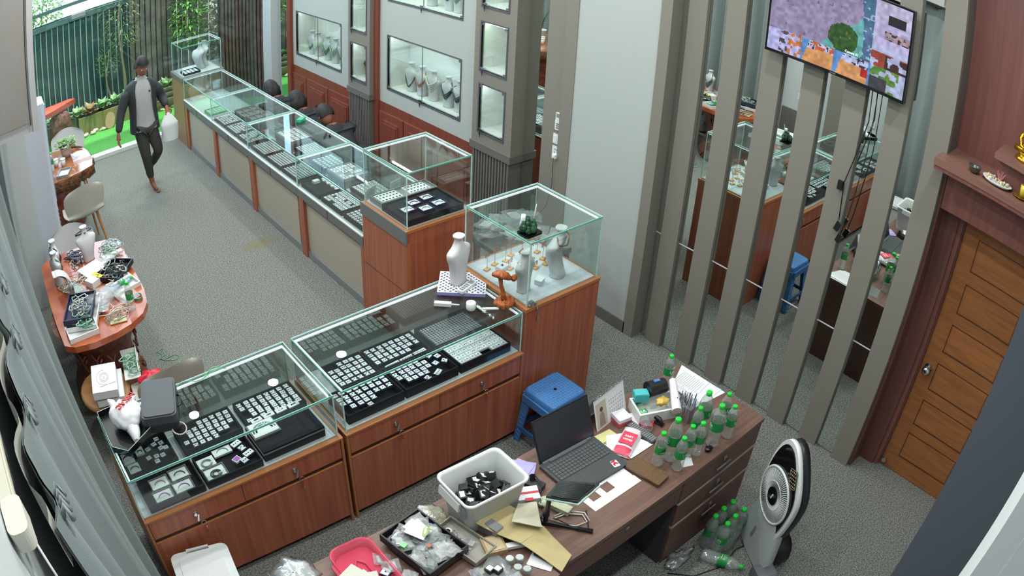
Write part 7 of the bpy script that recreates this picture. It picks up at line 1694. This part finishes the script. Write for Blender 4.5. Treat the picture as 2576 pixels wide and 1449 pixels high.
# fence
fe = thing('garden_fence', 'dark corrugated garden fence with pale upright strips', 'fence', (1.8, 12.4, 0))
MB().box((-2.5, 12.42, -.1), (3.4, 12.46, 1.95)).part('sheet', M('fence_sheet', '33524e', .6, var=(3, '2b4644')), fe)
for i in range(52): MB().box((-2.45 + i * .112, 12.385, -.1), (-2.432 + i * .112, 12.419, 1.88)).part('upright_strip', M('fence_strip', '8ba39c', .5) if i == 0 else bpy.data.materials['fence_strip'], fe)
MB().box((-2.5, 12.36, 1.84), (3.4, 12.40, 1.93)).box((-2.5, 12.36, 2.12), (3.4, 12.40, 2.18)).part('rail', M('fence_rail', '4a6460', .5), fe)
q = MB()
for i in range(46):
    for j in range(5): q.tube([(-1.5 + i * .10 + .05 * (j % 2) + .04 * math.cos(a * PI / 3), 12.40, 2.26 + j * .085 + .05 * math.sin(a * PI / 3)) for a in range(6)], .004, 4, closed=True)
q.part('wire_loops', M('wire_white', 'b9bcb4', .5), fe, kind='stuff')
f2 = thing('slat_fence', 'grey brown upright board fence behind the trees', 'fence', (3.6, 12.3, 0))
m_brd = M('board_grey', '7c7068', .8, var=(6, '655a54'))
for i in range(22): MB().box((2.62 + i * .10, 12.28 - (i % 2) * .02, -.1), (2.70 + i * .10, 12.33, 2.9)).part('board', m_brd, f2)
t = thing('board_wall', 'brown ribbed wall at the right end of the garden', 'wall panel', (4.3, 11.4, 0)); m_rib = M('rib_brown', '6b5a50', .7, var=(8, '57463e'))
for i in range(22): MB().box((3.98 + i * .05, 11.22 - i * .03, -.1), (4.015 + i * .05, 11.30 - i * .03, 3.6)).part('rib', m_rib, t)
MB().box((3.95, 11.30, -.1), (6.0, 11.36, 3.6)).part('backing', M('rib_dark', '3f332e', .8), t)
for k in range(3): MB().box((2.5, 11.70 - k * .05, .28 - k * .08), (3.9, 11.74 - k * .05, .32 - k * .08)).thing('bench_board', m_brd, f'low grey board step behind the glass case, {("top", "middle", "bottom")[k]}', 'board')
# trees
def treemb(x, y, z0, z1, rad, n, L, lab, mat, trunk, seed, narrow=.16):
    rr = random.Random(seed); t = thing('garden_tree', lab, 'tree', (x, y, 0))
    pts = [(x + .04 * math.sin(i), y, -.05 + (z1 + .05) * i / 8) for i in range(9)]
    MB().tube(pts, [.028 - .0022 * i for i in range(9)], 7).part('trunk', trunk, t)
    q = MB()
    for i in range(n):
        a = rr.uniform(0, 6.28); f = rr.random(); R_ = rad * math.sqrt(rr.random()) * (1 - .5 * abs(f - .5)); leafmb(q, (x + R_ * math.cos(a), y + R_ * math.sin(a), z0 + (z1 - z0) * f), (math.cos(a), math.sin(a), rr.uniform(-.3, .8)), L * rr.uniform(.6, 1.2), L * narrow)
    q.part('foliage', mat, t, kind='stuff')
m_barkp = M('pale_bark', '9a8468', .8); m_pine = M('pine_green', '8a9a54', .6, var=(9, '5f7a3c')); m_lime = M('lime_leaf', '7fb548', .5, var=(9, '5a9034'))
treemb(2.42, 12.12, 1.15, 2.6, .40, 900, .11, 'feathery tree behind the walking person, against the dark fence', m_pine, m_barkp, 1, .06)
treemb(2.15, 12.15, .75, 1.15, .22, 260, .10, 'small feathery shrub against the fence beside the walking person', m_pine, m_barkp, 2, .06)
treemb(3.62, 11.95, .85, 2.2, .33, 800, .13, 'bright green leafy tree behind the far glass case', m_lime, m_barkp, 3, .2)
treemb(4.1, 11.7, .3, 1.6, .25, 420, .11, 'pale flowering shrub beside the ribbed wall', M('pale_blossom', 'd8c9c4', .6, var=(14, '86a060')), m_barkp, 4, .25)
treemb(1.0, 12.9, 1.9, 2.7, .5, 500, .16, 'sunlit greenery beyond the fence at the top left', m_lime, m_barkp, 5, .2)
